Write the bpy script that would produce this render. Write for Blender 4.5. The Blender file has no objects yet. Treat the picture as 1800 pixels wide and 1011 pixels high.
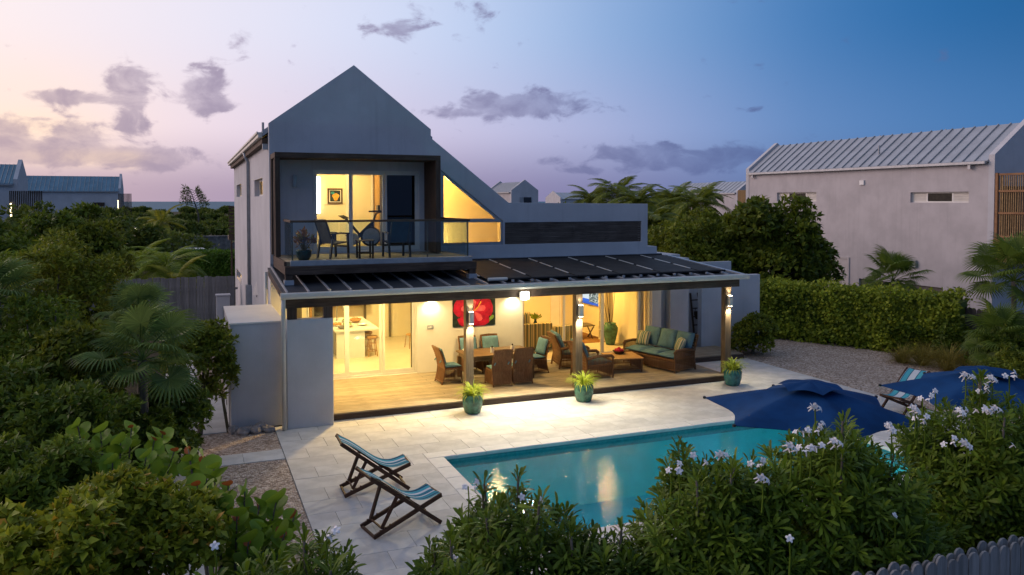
import bpy, math, random
import numpy as np
from mathutils import Vector, Matrix
from mathutils.geometry import tessellate_polygon

random.seed(7)
RNG = np.random.default_rng(11)
rad = math.radians
SC = bpy.context.scene
COL = SC.collection

# ------------------------------------------------------------------ camera
YAW, PITCH, CAM_H = rad(22.0), rad(2.0), 5.2
cam_d = bpy.data.cameras.new('camera')
cam = bpy.data.objects.new('camera', cam_d)
COL.objects.link(cam)
cam.location = (0, 0, CAM_H)
cam.rotation_euler = (rad(90) - PITCH, 0, -YAW)
cam_d.sensor_width = 36.0
cam_d.lens = 28.0
cam_d.shift_y = -0.0570
cam_d.clip_start = 0.1
cam_d.clip_end = 40000
SC.camera = cam

# ------------------------------------------------------------------ world
SUN_AZ = YAW - rad(72)          # measured from +Y towards +X
SUN_EL = rad(4)
world = bpy.data.worlds.new('World')
SC.world = world
world.use_nodes = True
_nt = world.node_tree
_nt.nodes.clear()


class G:
    """tiny node-graph helper"""
    def __init__(s, nt):
        s.nt = nt

    def n(s, typ, **kw):
        nd = s.nt.nodes.new(typ)
        for k, v in kw.items():
            setattr(nd, k, v)
        return nd

    def put(s, sock, val):
        if isinstance(val, bpy.types.NodeSocket):
            s.nt.links.new(val, sock)
        elif val is not None:
            sock.default_value = val

    def m(s, op, a, b=None, c=None, clamp=False):
        nd = s.n('ShaderNodeMath', operation=op, use_clamp=clamp)
        s.put(nd.inputs[0], a)
        if b is not None:
            s.put(nd.inputs[1], b)
        if c is not None:
            s.put(nd.inputs[2], c)
        return nd.outputs[0]

    def vm(s, op, a, b=None):
        nd = s.n('ShaderNodeVectorMath', operation=op)
        s.put(nd.inputs[0], a)
        if b is not None:
            s.put(nd.inputs[1], b)
        return nd.outputs['Value'] if op in ('DOT_PRODUCT', 'LENGTH') else nd.outputs[0]

    def ss(s, x, lo, hi):
        nd = s.n('ShaderNodeMapRange', interpolation_type='SMOOTHSTEP')
        s.put(nd.inputs[0], x)
        nd.inputs[1].default_value = lo
        nd.inputs[2].default_value = hi
        return nd.outputs[0]

    def mix(s, f, a, b, blend='MIX'):
        nd = s.n('ShaderNodeMix', data_type='RGBA', blend_type=blend)
        s.put(nd.inputs[0], f)
        s.put(nd.inputs[6], a if not isinstance(a, tuple) else (*a, 1))
        s.put(nd.inputs[7], b if not isinstance(b, tuple) else (*b, 1))
        return nd.outputs[2]

    def ramp(s, x, stops, interp='LINEAR'):
        nd = s.n('ShaderNodeValToRGB')
        cr = nd.color_ramp
        cr.interpolation = interp
        while len(cr.elements) < len(stops):
            cr.elements.new(0.5)
        for e, (p, c) in zip(cr.elements, stops):
            e.position = p
            e.color = (*c, 1) if len(c) == 3 else c
        s.put(nd.inputs[0], x)
        return nd.outputs[0]

    def noise(s, vec, scale, detail=3, rough=0.55, dist=0.0):
        nd = s.n('ShaderNodeTexNoise')
        if vec is not None:
            s.put(nd.inputs['Vector'], vec)
        nd.inputs['Scale'].default_value = scale
        nd.inputs['Detail'].default_value = detail
        nd.inputs['Roughness'].default_value = rough
        nd.inputs['Distortion'].default_value = dist
        return nd.outputs[0]


g = G(_nt)
_dir = g.vm('NORMALIZE', g.n('ShaderNodeTexCoord').outputs['Generated'])
_sep = g.n('ShaderNodeSeparateXYZ')
g.put(_sep.inputs[0], _dir)
_hz = g.n('ShaderNodeCombineXYZ')
g.put(_hz.inputs[0], _sep.outputs[0])
g.put(_hz.inputs[1], _sep.outputs[1])
_hn = g.vm('NORMALIZE', _hz.outputs[0])
_s = g.vm('DOT_PRODUCT', _hn, (math.sin(SUN_AZ), math.cos(SUN_AZ), 0))
_sr = g.m('MULTIPLY_ADD', _s, 0.5, 0.5)
_el = _sep.outputs[2]
# upper band, keyed on the angle from the sunset
_up = g.ramp(_sr, [(0.0, (0.055, 0.11, 0.25)), (0.22, (0.030, 0.10, 0.26)), (0.345, (0.005, 0.088, 0.26)),
                   (0.48, (0.024, 0.150, 0.40)), (0.60, (0.23, 0.37, 0.63)), (0.70, (0.52, 0.60, 0.80)),
                   (0.80, (0.70, 0.68, 0.80)), (0.88, (0.82, 0.73, 0.77)), (1.0, (1.05, 0.82, 0.70))], 'B_SPLINE')
_lo = g.ramp(_sr, [(0.0, (0.07, 0.11, 0.24)), (0.30, (0.045, 0.125, 0.31)), (0.48, (0.080, 0.165, 0.36)),
                   (0.62, (0.20, 0.19, 0.36)), (0.75, (0.31, 0.25, 0.38)), (0.86, (0.42, 0.32, 0.42)),
                   (1.0, (0.80, 0.54, 0.46))], 'B_SPLINE')
_md = g.ramp(_sr, [(0.0, (0.06, 0.115, 0.26)), (0.30, (0.016, 0.12, 0.33)), (0.48, (0.075, 0.20, 0.45)),
                   (0.60, (0.33, 0.38, 0.62)), (0.75, (0.62, 0.53, 0.67)), (0.86, (0.82, 0.67, 0.72)),
                   (1.0, (1.0, 0.76, 0.62))], 'B_SPLINE')
_base = g.mix(g.ss(_el, 0.005, 0.095), _lo, _md)
_base = g.mix(g.ss(_el, 0.06, 0.22), _base, _up)
_zen = g.ramp(_sr, [(0.0, (0.13, 0.19, 0.33)), (1.0, (0.42, 0.44, 0.54))], 'B_SPLINE')
_base = g.mix(g.ss(_el, 0.30, 0.85), _base, _zen)
# clouds: directions measured from the view axis
_fw = (math.sin(YAW), math.cos(YAW), 0)
_rt = (math.cos(YAW), -math.sin(YAW), 0)
_az = g.m('ARCTAN2', g.vm('DOT_PRODUCT', _dir, _rt), g.vm('DOT_PRODUCT', _dir, _fw))
_ela = g.m('ARCSINE', _el)
_pc = g.n('ShaderNodeCombineXYZ')
g.put(_pc.inputs[0], _az)
g.put(_pc.inputs[1], g.m('MULTIPLY', _ela, 1.7))
_n1 = g.noise(_pc.outputs[0], 24, 9, 0.58, 0.35)
_n2 = g.noise(_pc.outputs[0], 6.5, 4, 0.55, 0.2)


def sky_px(x, y):
    az = math.atan((x - 900) / 1400)
    return az, math.atan((354 - y) / 1400 * math.cos(az))


def cloud_field(clouds):
    tot = None
    for (x, y, w, h, k) in clouds:
        a, e = sky_px(x, y)
        dx = g.m('DIVIDE', g.m('SUBTRACT', _az, a), w / 1400 * math.cos(a) ** 2)
        dy = g.m('DIVIDE', g.m('SUBTRACT', _ela, e), h / 1400 * math.cos(a))
        r2 = g.m('MULTIPLY_ADD', dx, dx, g.m('MULTIPLY', dy, dy))
        b = g.m('MULTIPLY', g.m('POWER', 2.718, g.m('MULTIPLY', r2, -1.0)), k)
        tot = b if tot is None else g.m('ADD', tot, b)
    return tot


_cl = cloud_field([
    (235, 148, 42, 42, 1.1), (130, 172, 100, 12, .9), (352, 165, 46, 34, 1.1), (400, 185, 60, 10, .5), (430, 85, 22, 30, .6),
    (90, 270, 130, 24, 1.3), (15, 235, 42, 42, .95), (140, 235, 42, 36, 1.1), (280, 278, 80, 25, 1.2), (235, 215, 36, 30, .55),
    (510, 150, 35, 12, .5), (910, 185, 115, 25, 1.3), (780, 200, 70, 10, .55), (720, 35, 60, 40, .45), (850, 30, 30, 50, .42),
    (700, 55, 50, 20, .45), (1140, 268, 60, 20, .95), (1055, 265, 28, 16, .7), (960, 285, 50, 10, .6), (1270, 275, 70, 22, .85),
    (1210, 292, 160, 18, .5), (1320, 193, 30, 8, .5), (1010, 300, 120, 8, .5), (520, 300, 120, 10, .35)])
_cover = g.m('ADD', _cl, g.m('MULTIPLY', g.ss(_n2, 0.56, 0.80), 0.40))
_dens = g.m('MULTIPLY_ADD', g.m('SUBTRACT', _n1, 0.5), 2.3, _cover)
_mask = g.m('MULTIPLY', g.ss(_dens, 0.30, 0.78), 0.92)
_glow = cloud_field([(140, 276, 120, 16, .8), (225, 280, 30, 14, .6), (30, 170, 240, 80, .35), (60, 225, 140, 30, .5)])
_base = g.mix(g.m('MINIMUM', _glow, 0.85), _base, (0.98, 0.72, 0.52))
_cc = g.ramp(_sr, [(0.0, (0.15, 0.19, 0.33)), (0.40, (0.045, 0.105, 0.28)), (0.55, (0.09, 0.13, 0.30)), (0.70, (0.21, 0.19, 0.33)),
                   (0.82, (0.31, 0.25, 0.36)), (0.90, (0.40, 0.30, 0.36)), (1.0, (0.6, 0.4, 0.38))], 'B_SPLINE')
_cc2 = g.mix(0.45, _cc, _base)
_ccol = g.mix(g.ss(_n1, 0.35, 0.72), _cc2, _cc)
_sky = g.mix(_mask, _base, _ccol)
_bg = g.n('ShaderNodeBackground')
g.put(_bg.inputs[0], _sky)
_bg.inputs[1].default_value = 1.0
_nish = g.n('ShaderNodeTexSky', sky_type='NISHITA', sun_disc=False)
_nish.sun_elevation = SUN_EL
_nish.sun_rotation = SUN_AZ
_bg2 = g.n('ShaderNodeBackground')
g.put(_bg2.inputs[0], _nish.outputs[0])
_bg2.inputs[1].default_value = 0.006
_as = g.n('ShaderNodeAddShader')
g.put(_as.inputs[0], _bg.outputs[0])
g.put(_as.inputs[1], _bg2.outputs[0])
g.put(g.n('ShaderNodeOutputWorld').inputs[0], _as.outputs[0])

# ------------------------------------------------------------------ afterglow "sun" (soft, low, pink)
sun_d = bpy.data.lights.new('sun', 'SUN')
sun_d.energy = 1.05
sun_d.angle = rad(40)
sun_d.color = (1.0, 0.74, 0.74)
sun = bpy.data.objects.new('sun', sun_d)
COL.objects.link(sun)
_sel = rad(16)
sun.rotation_euler = Vector((-math.sin(SUN_AZ) * math.cos(_sel), -math.cos(SUN_AZ) * math.cos(_sel), -math.sin(_sel))).to_track_quat('-Z', 'Y').to_euler()

SC.view_settings.view_transform = 'Standard'
SC.view_settings.look = 'None'
SC.view_settings.exposure = 0.20
SC.view_settings.gamma = 1.0
SC.view_settings.use_curve_mapping = False
SC.render.engine = 'CYCLES'
SC.cycles.use_denoising = True
SC.cycles.max_bounces = 7
SC.cycles.diffuse_bounces = 3
SC.cycles.glossy_bounces = 3
SC.cycles.transparent_max_bounces = 16
SC.cycles.sample_clamp_indirect = 4.0
SC.cycles.caustics_reflective = False
SC.cycles.caustics_refractive = False

# ------------------------------------------------------------------ materials
MATS = {}


def new_mat(name):
    m = bpy.data.materials.new(name)
    m.use_nodes = True
    nt = m.node_tree
    nt.nodes.clear()
    gg = G(nt)
    out = gg.n('ShaderNodeOutputMaterial')
    MATS[name] = m
    return m, gg, out


def bsdf(gg, out, col, rough=0.6, spec=0.4, metal=0.0, bump=None, bstr=0.3, bdist=0.02):
    p = gg.n('ShaderNodeBsdfPrincipled')
    gg.put(p.inputs['Base Color'], col if not isinstance(col, tuple) else (*col, 1))
    gg.put(p.inputs['Roughness'], rough)
    p.inputs['Specular IOR Level'].default_value = spec
    p.inputs['Metallic'].default_value = metal
    if bump is not None:
        b = gg.n('ShaderNodeBump')
        b.inputs['Strength'].default_value = bstr
        b.inputs['Distance'].default_value = bdist
        gg.put(b.inputs['Height'], bump)
        gg.put(p.inputs['Normal'], b.outputs[0])
    gg.put(out.inputs[0], p.outputs[0])
    return p


def tcoord(gg, kind='Object', scale=None):
    c = gg.n('ShaderNodeTexCoord').outputs[kind]
    if scale:
        mp = gg.n('ShaderNodeMapping')
        mp.inputs['Scale'].default_value = scale
        gg.put(mp.inputs['Vector'], c)
        c = mp.outputs[0]
    return c


def sc3(c, k):
    return tuple(min(1.0, x * k) for x in c)


def plain(name, col, rough=0.6, spec=0.4, metal=0.0, var=0.12, scale=3.0, bump=0.0, bscale=60, obj_var=0.0):
    """painted / plaster / plastic: patchy tone and fine relief"""
    m, gg, out = new_mat(name)
    co = tcoord(gg)
    n = gg.noise(co, scale, 5, 0.6)
    c = gg.mix(gg.ss(n, 0.3, 0.7), sc3(col, 1 - var), sc3(col, 1 + var))
    if obj_var:
        r = gg.n('ShaderNodeObjectInfo').outputs['Random']
        c = gg.mix(gg.m('MULTIPLY', r, obj_var), c, sc3(col, 0.45))
    b = gg.noise(co, bscale, 4, 0.6) if bump else None
    bsdf(gg, out, c, rough, spec, metal, b, bump, 0.01)
    return m


def wood(name, c1, c2, axis='X', rough=0.7, scale=9.0, obj_var=0.35):
    m, gg, out = new_mat(name)
    s = {'X': (0.35, 6, 6), 'Y': (6, 0.35, 6), 'Z': (6, 6, 0.35)}[axis]
    info = gg.n('ShaderNodeObjectInfo')
    co = gg.vm('ADD', tcoord(gg, 'Object', s), info.outputs['Location'])
    n = gg.noise(co, scale * 0.5, 6, 0.65, 0.6)
    n2 = gg.noise(tcoord(gg), 1.6, 3, 0.6)
    c = gg.mix(gg.ss(n, 0.3, 0.72), c1, c2)
    c = gg.mix(gg.m('MULTIPLY', gg.ss(n2, 0.42, 0.7), 0.45), c, sc3(c1, 0.55))
    if obj_var:
        c = gg.mix(gg.m('MULTIPLY', info.outputs['Random'], obj_var), c, sc3(c1, 0.5))
    bsdf(gg, out, c, rough, 0.3, 0, n, 0.35, 0.006)
    return m


def leafmat(name, dark, light, trans=0.28, rough=0.5, spec=0.22, third=None, third_at=0.9):
    m, gg, out = new_mat(name)
    r = gg.n('ShaderNodeNewGeometry').outputs['Random Per Island']
    oi = gg.n('ShaderNodeObjectInfo').outputs['Random']
    n = gg.noise(tcoord(gg), 0.9, 3, 0.5)
    f = gg.m('ADD', gg.m('MULTIPLY', r, 0.62), gg.m('MULTIPLY_ADD', gg.ss(n, 0.3, 0.7), 0.38, 0.0))
    c = gg.mix(f, dark, light)
    if third:
        c = gg.mix(gg.ss(r, third_at, min(1.0, third_at + 0.04)), c, third)
    c = gg.mix(gg.m('MULTIPLY', oi, 0.25), c, sc3(dark, 0.8))
    p = bsdf(gg, out, c, rough, spec)
    t = gg.n('ShaderNodeBsdfTranslucent')
    gg.put(t.inputs[0], gg.mix(0.35, c, sc3(light, 1.2)))
    mx = gg.n('ShaderNodeMixShader')
    mx.inputs[0].default_value = trans
    gg.put(mx.inputs[1], p.outputs[0])
    gg.put(mx.inputs[2], t.outputs[0])
    gg.put(out.inputs[0], mx.outputs[0])
    return m


def emit(name, col, strength):
    m, gg, out = new_mat(name)
    e = gg.n('ShaderNodeEmission')
    e.inputs[0].default_value = (*col, 1)
    e.inputs[1].default_value = strength
    gg.put(out.inputs[0], e.outputs[0])
    return m


def glass(name, tint=(0.95, 0.97, 0.97), refl=1.0, rough=0.0):
    m, gg, out = new_mat(name)
    t = gg.n('ShaderNodeBsdfTransparent')
    t.inputs[0].default_value = (*tint, 1)
    gl = gg.n('ShaderNodeBsdfGlossy')
    gl.inputs[0].default_value = (1, 1, 1, 1)
    gl.inputs[1].default_value = rough
    fr = gg.n('ShaderNodeFresnel')
    gg.put(fr.inputs[0], gg.m('MULTIPLY_ADD', gg.n('ShaderNodeNewGeometry').outputs['Backfacing'], 1 / 1.5 - 1.5, 1.5))
    mx = gg.n('ShaderNodeMixShader')
    gg.put(mx.inputs[0], gg.m('MULTIPLY', fr.outputs[0], refl, clamp=True))
    gg.put(mx.inputs[1], t.outputs[0])
    gg.put(mx.inputs[2], gl.outputs[0])
    gg.put(out.inputs[0], mx.outputs[0])
    return m


def stripes(name, cols, axis=0, period=1.0, rough=0.85):
    """woven cloth stripes along one object axis; cols = [(pos, colour)]"""
    m, gg, out = new_mat(name)
    sp = gg.n('ShaderNodeSeparateXYZ')
    gg.put(sp.inputs[0], tcoord(gg))
    x = gg.m('FRACT', gg.m('DIVIDE', sp.outputs[axis], period))
    c = gg.ramp(x, cols, 'CONSTANT')
    n = gg.noise(tcoord(gg), 120, 2)
    c = gg.mix(gg.m('MULTIPLY', n, 0.3), c, (0.02, 0.03, 0.04))
    bsdf(gg, out, c, rough, 0.1, 0, n, 0.2, 0.003)
    return m




def stucco(name, col, var=0.08):
    m, gg, out = new_mat(name)
    co = tcoord(gg)
    n = gg.noise(co, 0.7, 6, 0.62)
    st = gg.noise(tcoord(gg, 'Object', (2.6, 2.6, 0.10)), 2.2, 5, 0.65)
    c = gg.mix(gg.ss(n, 0.3, 0.7), sc3(col, 1 - var), sc3(col, 1 + var))
    c = gg.mix(gg.m('MULTIPLY', gg.ss(st, 0.52, 0.78), 0.22), c, sc3(col, 0.55))
    bsdf(gg, out, c, 0.92, 0.15, 0, gg.noise(co, 55, 5, 0.65), 0.6, 0.012)


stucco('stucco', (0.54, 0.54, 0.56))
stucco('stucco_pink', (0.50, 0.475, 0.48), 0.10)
plain('roof_blue', (0.10, 0.22, 0.31), 0.5, 0.4, metal=0.2, var=0.15, scale=0.6)
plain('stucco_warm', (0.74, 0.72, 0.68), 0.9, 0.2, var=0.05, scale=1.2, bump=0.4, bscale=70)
plain('interior_paint', (0.80, 0.72, 0.54), 0.8, 0.2, var=0.03, scale=1.0)
plain('interior_floor', (0.62, 0.55, 0.42), 0.35, 0.4, var=0.06, scale=2.0)
plain('white_paint', (0.78, 0.78, 0.76), 0.5, 0.4, var=0.04)
plain('frame_white', (0.70, 0.69, 0.65), 0.4, 0.5, var=0.05)
plain('frame_bronze', (0.10, 0.09, 0.08), 0.45, 0.5, var=0.1)
plain('metal_grey', (0.36, 0.38, 0.40), 0.45, 0.5, metal=0.3, var=0.12, scale=5)
plain('roof_metal', (0.40, 0.42, 0.45), 0.42, 0.5, metal=0.35, var=0.10, scale=1.5)
plain('roof_metal_dark', (0.05, 0.055, 0.065), 0.5, 0.4, metal=0.2, var=0.2, scale=2)
plain('gutter_cream', (0.62, 0.60, 0.54), 0.4, 0.5, var=0.06)
plain('solar_black', (0.026, 0.024, 0.022), 0.7, 0.25, var=0.35, scale=2.5, bump=0.25, bscale=90)
plain('black_metal', (0.02, 0.02, 0.022), 0.45, 0.5, var=0.2)
plain('rubber_black', (0.015, 0.015, 0.016), 0.7, 0.3, var=0.2)
plain('dark_cloth', (0.02, 0.05, 0.075), 0.85, 0.1, var=0.2, bump=0.2, bscale=200)
plain('taupe_cloth', (0.14, 0.12, 0.09), 0.85, 0.1, var=0.2, bump=0.2, bscale=200)
plain('teal_cushion', (0.12, 0.22, 0.27), 0.9, 0.1, var=0.14, scale=6, bump=0.3, bscale=160)
plain('umbrella_blue', (0.004, 0.040, 0.135), 0.85, 0.12, var=0.16, scale=3, bump=0.15, bscale=150)
plain('pot_green', (0.035, 0.13, 0.09), 0.25, 0.6, var=0.45, scale=9, bump=0.2, bscale=30)
plain('pot_blue', (0.01, 0.05, 0.07), 0.25, 0.6, var=0.4, scale=9)
plain('pot_teal', (0.03, 0.15, 0.14), 0.25, 0.6, var=0.4, scale=9)
plain('soil', (0.03, 0.02, 0.014), 0.95, 0.1, var=0.4, scale=30, bump=0.8, bscale=60)
plain('rock', (0.36, 0.33, 0.31), 0.9, 0.2, var=0.3, scale=8, bump=0.9, bscale=18, obj_var=0.3)
plain('stone_white', (0.60, 0.58, 0.55), 0.75, 0.25, var=0.13, scale=2.2, bump=0.3, bscale=90, obj_var=0.16)
plain('coping', (0.70, 0.68, 0.65), 0.7, 0.25, var=0.05, scale=5, bump=0.2, bscale=90, obj_var=0.08)
plain('grout', (0.42, 0.39, 0.34), 0.95, 0.1, var=0.2, scale=6)
plain('pool_wall', (0.10, 0.60, 0.62), 0.6, 0.3, var=0.08, scale=3)
plain('pool_trim', (0.02, 0.20, 0.24), 0.3, 0.5, var=0.2, scale=12)
plain('ceramic_white', (0.75, 0.74, 0.70), 0.3, 0.5, var=0.04)
plain('oven_steel', (0.22, 0.21, 0.19), 0.35, 0.5, metal=0.6, var=0.1)
plain('bread', (0.42, 0.22, 0.07), 0.8, 0.2, var=0.3, scale=15)
plain('fruit_green', (0.20, 0.34, 0.05), 0.5, 0.4, var=0.3, scale=12)
plain('rattan_pale', (0.42, 0.24, 0.09), 0.6, 0.3, var=0.25, scale=14)
plain('car_white', (0.7, 0.7, 0.7), 0.25, 0.6, var=0.02)
plain('car_glass', (0.01, 0.012, 0.014), 0.1, 0.6, var=0.05)
plain('window_dark', (0.02, 0.018, 0.012), 0.5, 0.2, var=0.5, scale=6)
plain('screen_dark', (0.008, 0.009, 0.012), 0.12, 0.6, var=0.05)
plain('bamboo', (0.42, 0.27, 0.12), 0.6, 0.3, var=0.25, scale=9, obj_var=0.45)
plain('door_pale', (0.50, 0.47, 0.46), 0.6, 0.3, var=0.05)
plain('petal_white', (0.82, 0.80, 0.80), 0.6, 0.2, var=0.04, scale=20)
plain('stonewall', (0.20, 0.19, 0.18), 0.95, 0.2, var=0.35, scale=3, bump=0.8, bscale=8)
plain('art_red', (0.42, 0.008, 0.04), 0.5, 0.3, var=0.35, scale=5)
plain('art_pink', (0.72, 0.10, 0.14), 0.5, 0.3, var=0.3, scale=7)
plain('art_dark', (0.02, 0.035, 0.03), 0.5, 0.3, var=0.6, scale=5)
plain('art_teal', (0.03, 0.25, 0.28), 0.5, 0.3, var=0.4, scale=8)
plain('art_orange', (0.75, 0.36, 0.04), 0.5, 0.3, var=0.3, scale=12)
plain('art_gold', (0.09, 0.05, 0.012), 0.5, 0.4, var=0.3, scale=12)
plain('green_plastic', (0.02, 0.16, 0.12), 0.4, 0.4)
wood('deck_wood', (0.28, 0.22, 0.145), (0.46, 0.385, 0.27), 'X', 0.75, obj_var=0.4)
wood('timber_x', (0.060, 0.038, 0.027), (0.140, 0.098, 0.072), 'X', 0.75)
wood('timber_y', (0.060, 0.038, 0.027), (0.140, 0.098, 0.072), 'Y', 0.75)
wood('timber_z', (0.060, 0.038, 0.027), (0.140, 0.098, 0.072), 'Z', 0.75)
wood('post_wood', (0.11, 0.075, 0.045), (0.21, 0.155, 0.10), 'Z', 0.75)
wood('louvre_wood', (0.10, 0.075, 0.06), (0.22, 0.175, 0.145), 'X', 0.8)
wood('fence_grey', (0.21, 0.21, 0.21), (0.40, 0.39, 0.39), 'Z', 0.85, obj_var=0.5)
wood('fence_brown', (0.10, 0.075, 0.07), (0.20, 0.16, 0.15), 'Z', 0.85, obj_var=0.5)
wood('chair_wood', (0.055, 0.022, 0.012), (0.12, 0.055, 0.03), 'X', 0.55)
wood('table_wood', (0.13, 0.075, 0.03), (0.24, 0.15, 0.07), 'X', 0.5)
wood('wicker', (0.13, 0.06, 0.025), (0.27, 0.14, 0.065), 'Z', 0.65, 14)
wood('dark_wood', (0.035, 0.022, 0.014), (0.08, 0.05, 0.03), 'Z', 0.6)
wood('honey_wood', (0.45, 0.25, 0.07), (0.62, 0.36, 0.12), 'Z', 0.5)
wood('cedar', (0.26, 0.13, 0.06), (0.42, 0.23, 0.11), 'Y', 0.7)
wood('bark', (0.10, 0.085, 0.07), (0.22, 0.19, 0.16), 'Z', 0.9)
glass('clear_glass', (0.96, 0.98, 0.97), 0.55)
glass('still_glass', (0.96, 0.97, 0.95), 0.10)
glass('rail_glass', (0.86, 0.92, 0.92), 0.7)
glass('dark_glass', (0.10, 0.10, 0.11), 1.0)
emit('lamp_warm', (1.0, 0.78, 0.42), 14)
emit('lamp_white', (1.0, 0.90, 0.66), 22)
emit('flood_white', (1.0, 0.95, 0.80), 90)
emit('far_lamp', (1.0, 0.82, 0.45), 6)

SAIL = [(0, (0.03, 0.22, 0.34)), (0.08, (0.66, 0.72, 0.76)), (0.18, (0.06, 0.38, 0.50)), (0.32, (0.02, 0.08, 0.16)),
        (0.40, (0.10, 0.40, 0.48)), (0.48, (0.62, 0.68, 0.70)), (0.55, (0.10, 0.40, 0.48)), (0.63, (0.02, 0.08, 0.16)),
        (0.70, (0.04, 0.28, 0.38)), (0.86, (0.60, 0.66, 0.70)), (0.92, (0.02, 0.16, 0.26))]
stripes('deckchair_cloth', SAIL, 1, 0.56)
stripes('deckchair_pale', [(0, (0.62, 0.68, 0.72)), (0.14, (0.03, 0.14, 0.22)), (0.18, (0.08, 0.40, 0.50)), (0.36, (0.03, 0.14, 0.22)),
                           (0.40, (0.70, 0.74, 0.76)), (0.58, (0.03, 0.14, 0.22)), (0.62, (0.08, 0.40, 0.50)),
                           (0.82, (0.03, 0.14, 0.22)), (0.86, (0.62, 0.68, 0.72))], 1, 0.56)
stripes('sofa_stripe', [(0, (0.50, 0.42, 0.24)), (0.22, (0.10, 0.13, 0.10)), (0.38, (0.55, 0.48, 0.30)), (0.47, (0.16, 0.17, 0.10)),
                        (0.56, (0.55, 0.48, 0.30)), (0.70, (0.24, 0.19, 0.08)), (0.82, (0.12, 0.14, 0.10))], 0, 0.30)
stripes('pillow_stripe', [(0, (0.10, 0.20, 0.17)), (0.2, (0.60, 0.54, 0.38)), (0.34, (0.10, 0.20, 0.17)), (0.5, (0.55, 0.44, 0.20)),
                          (0.62, (0.62, 0.58, 0.44)), (0.78, (0.10, 0.20, 0.17)), (0.9, (0.6, 0.54, 0.38))], 1, 0.22)

leafmat('leaf_dark', (0.016, 0.046, 0.007), (0.200, 0.275, 0.026))
leafmat('leaf_mid', (0.022, 0.060, 0.009), (0.280, 0.365, 0.034))
leafmat('leaf_olive', (0.034, 0.064, 0.009), (0.350, 0.385, 0.036))
leafmat('leaf_yellow', (0.034, 0.070, 0.008), (0.450, 0.480, 0.034), third=(0.60, 0.30, 0.04), third_at=0.95)
leafmat('leaf_tree', (0.020, 0.052, 0.009), (0.300, 0.340, 0.030))
leafmat('leaf_hedge', (0.034, 0.082, 0.010), (0.540, 0.600, 0.050))
leafmat('leaf_clipped', (0.030, 0.085, 0.010), (0.190, 0.330, 0.028))
leafmat('leaf_plumeria', (0.016, 0.050, 0.007), (0.215, 0.310, 0.024))
leafmat('leaf_palm', (0.024, 0.060, 0.012), (0.220, 0.300, 0.036))
leafmat('leaf_palm_bright', (0.050, 0.105, 0.012), (0.420, 0.520, 0.044))
leafmat('leaf_palm_gold', (0.090, 0.120, 0.014), (0.520, 0.490, 0.050))
leafmat('leaf_thatch', (0.030, 0.074, 0.020), (0.250, 0.350, 0.085))
leafmat('leaf_grape', (0.034, 0.095, 0.012), (0.290, 0.440, 0.036))
leafmat('leaf_grape_red', (0.160, 0.045, 0.015), (0.500, 0.140, 0.035))
leafmat('leaf_pot', (0.120, 0.190, 0.015), (0.540, 0.600, 0.060), trans=0.3)
leafmat('leaf_croton', (0.220, 0.080, 0.020), (0.620, 0.280, 0.050), third=(0.22, 0.26, 0.05), third_at=0.75)
leafmat('grass_dry', (0.100, 0.095, 0.016), (0.480, 0.380, 0.080))
leafmat('leaf_far', (0.024, 0.056, 0.012), (0.200, 0.250, 0.036))


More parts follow.
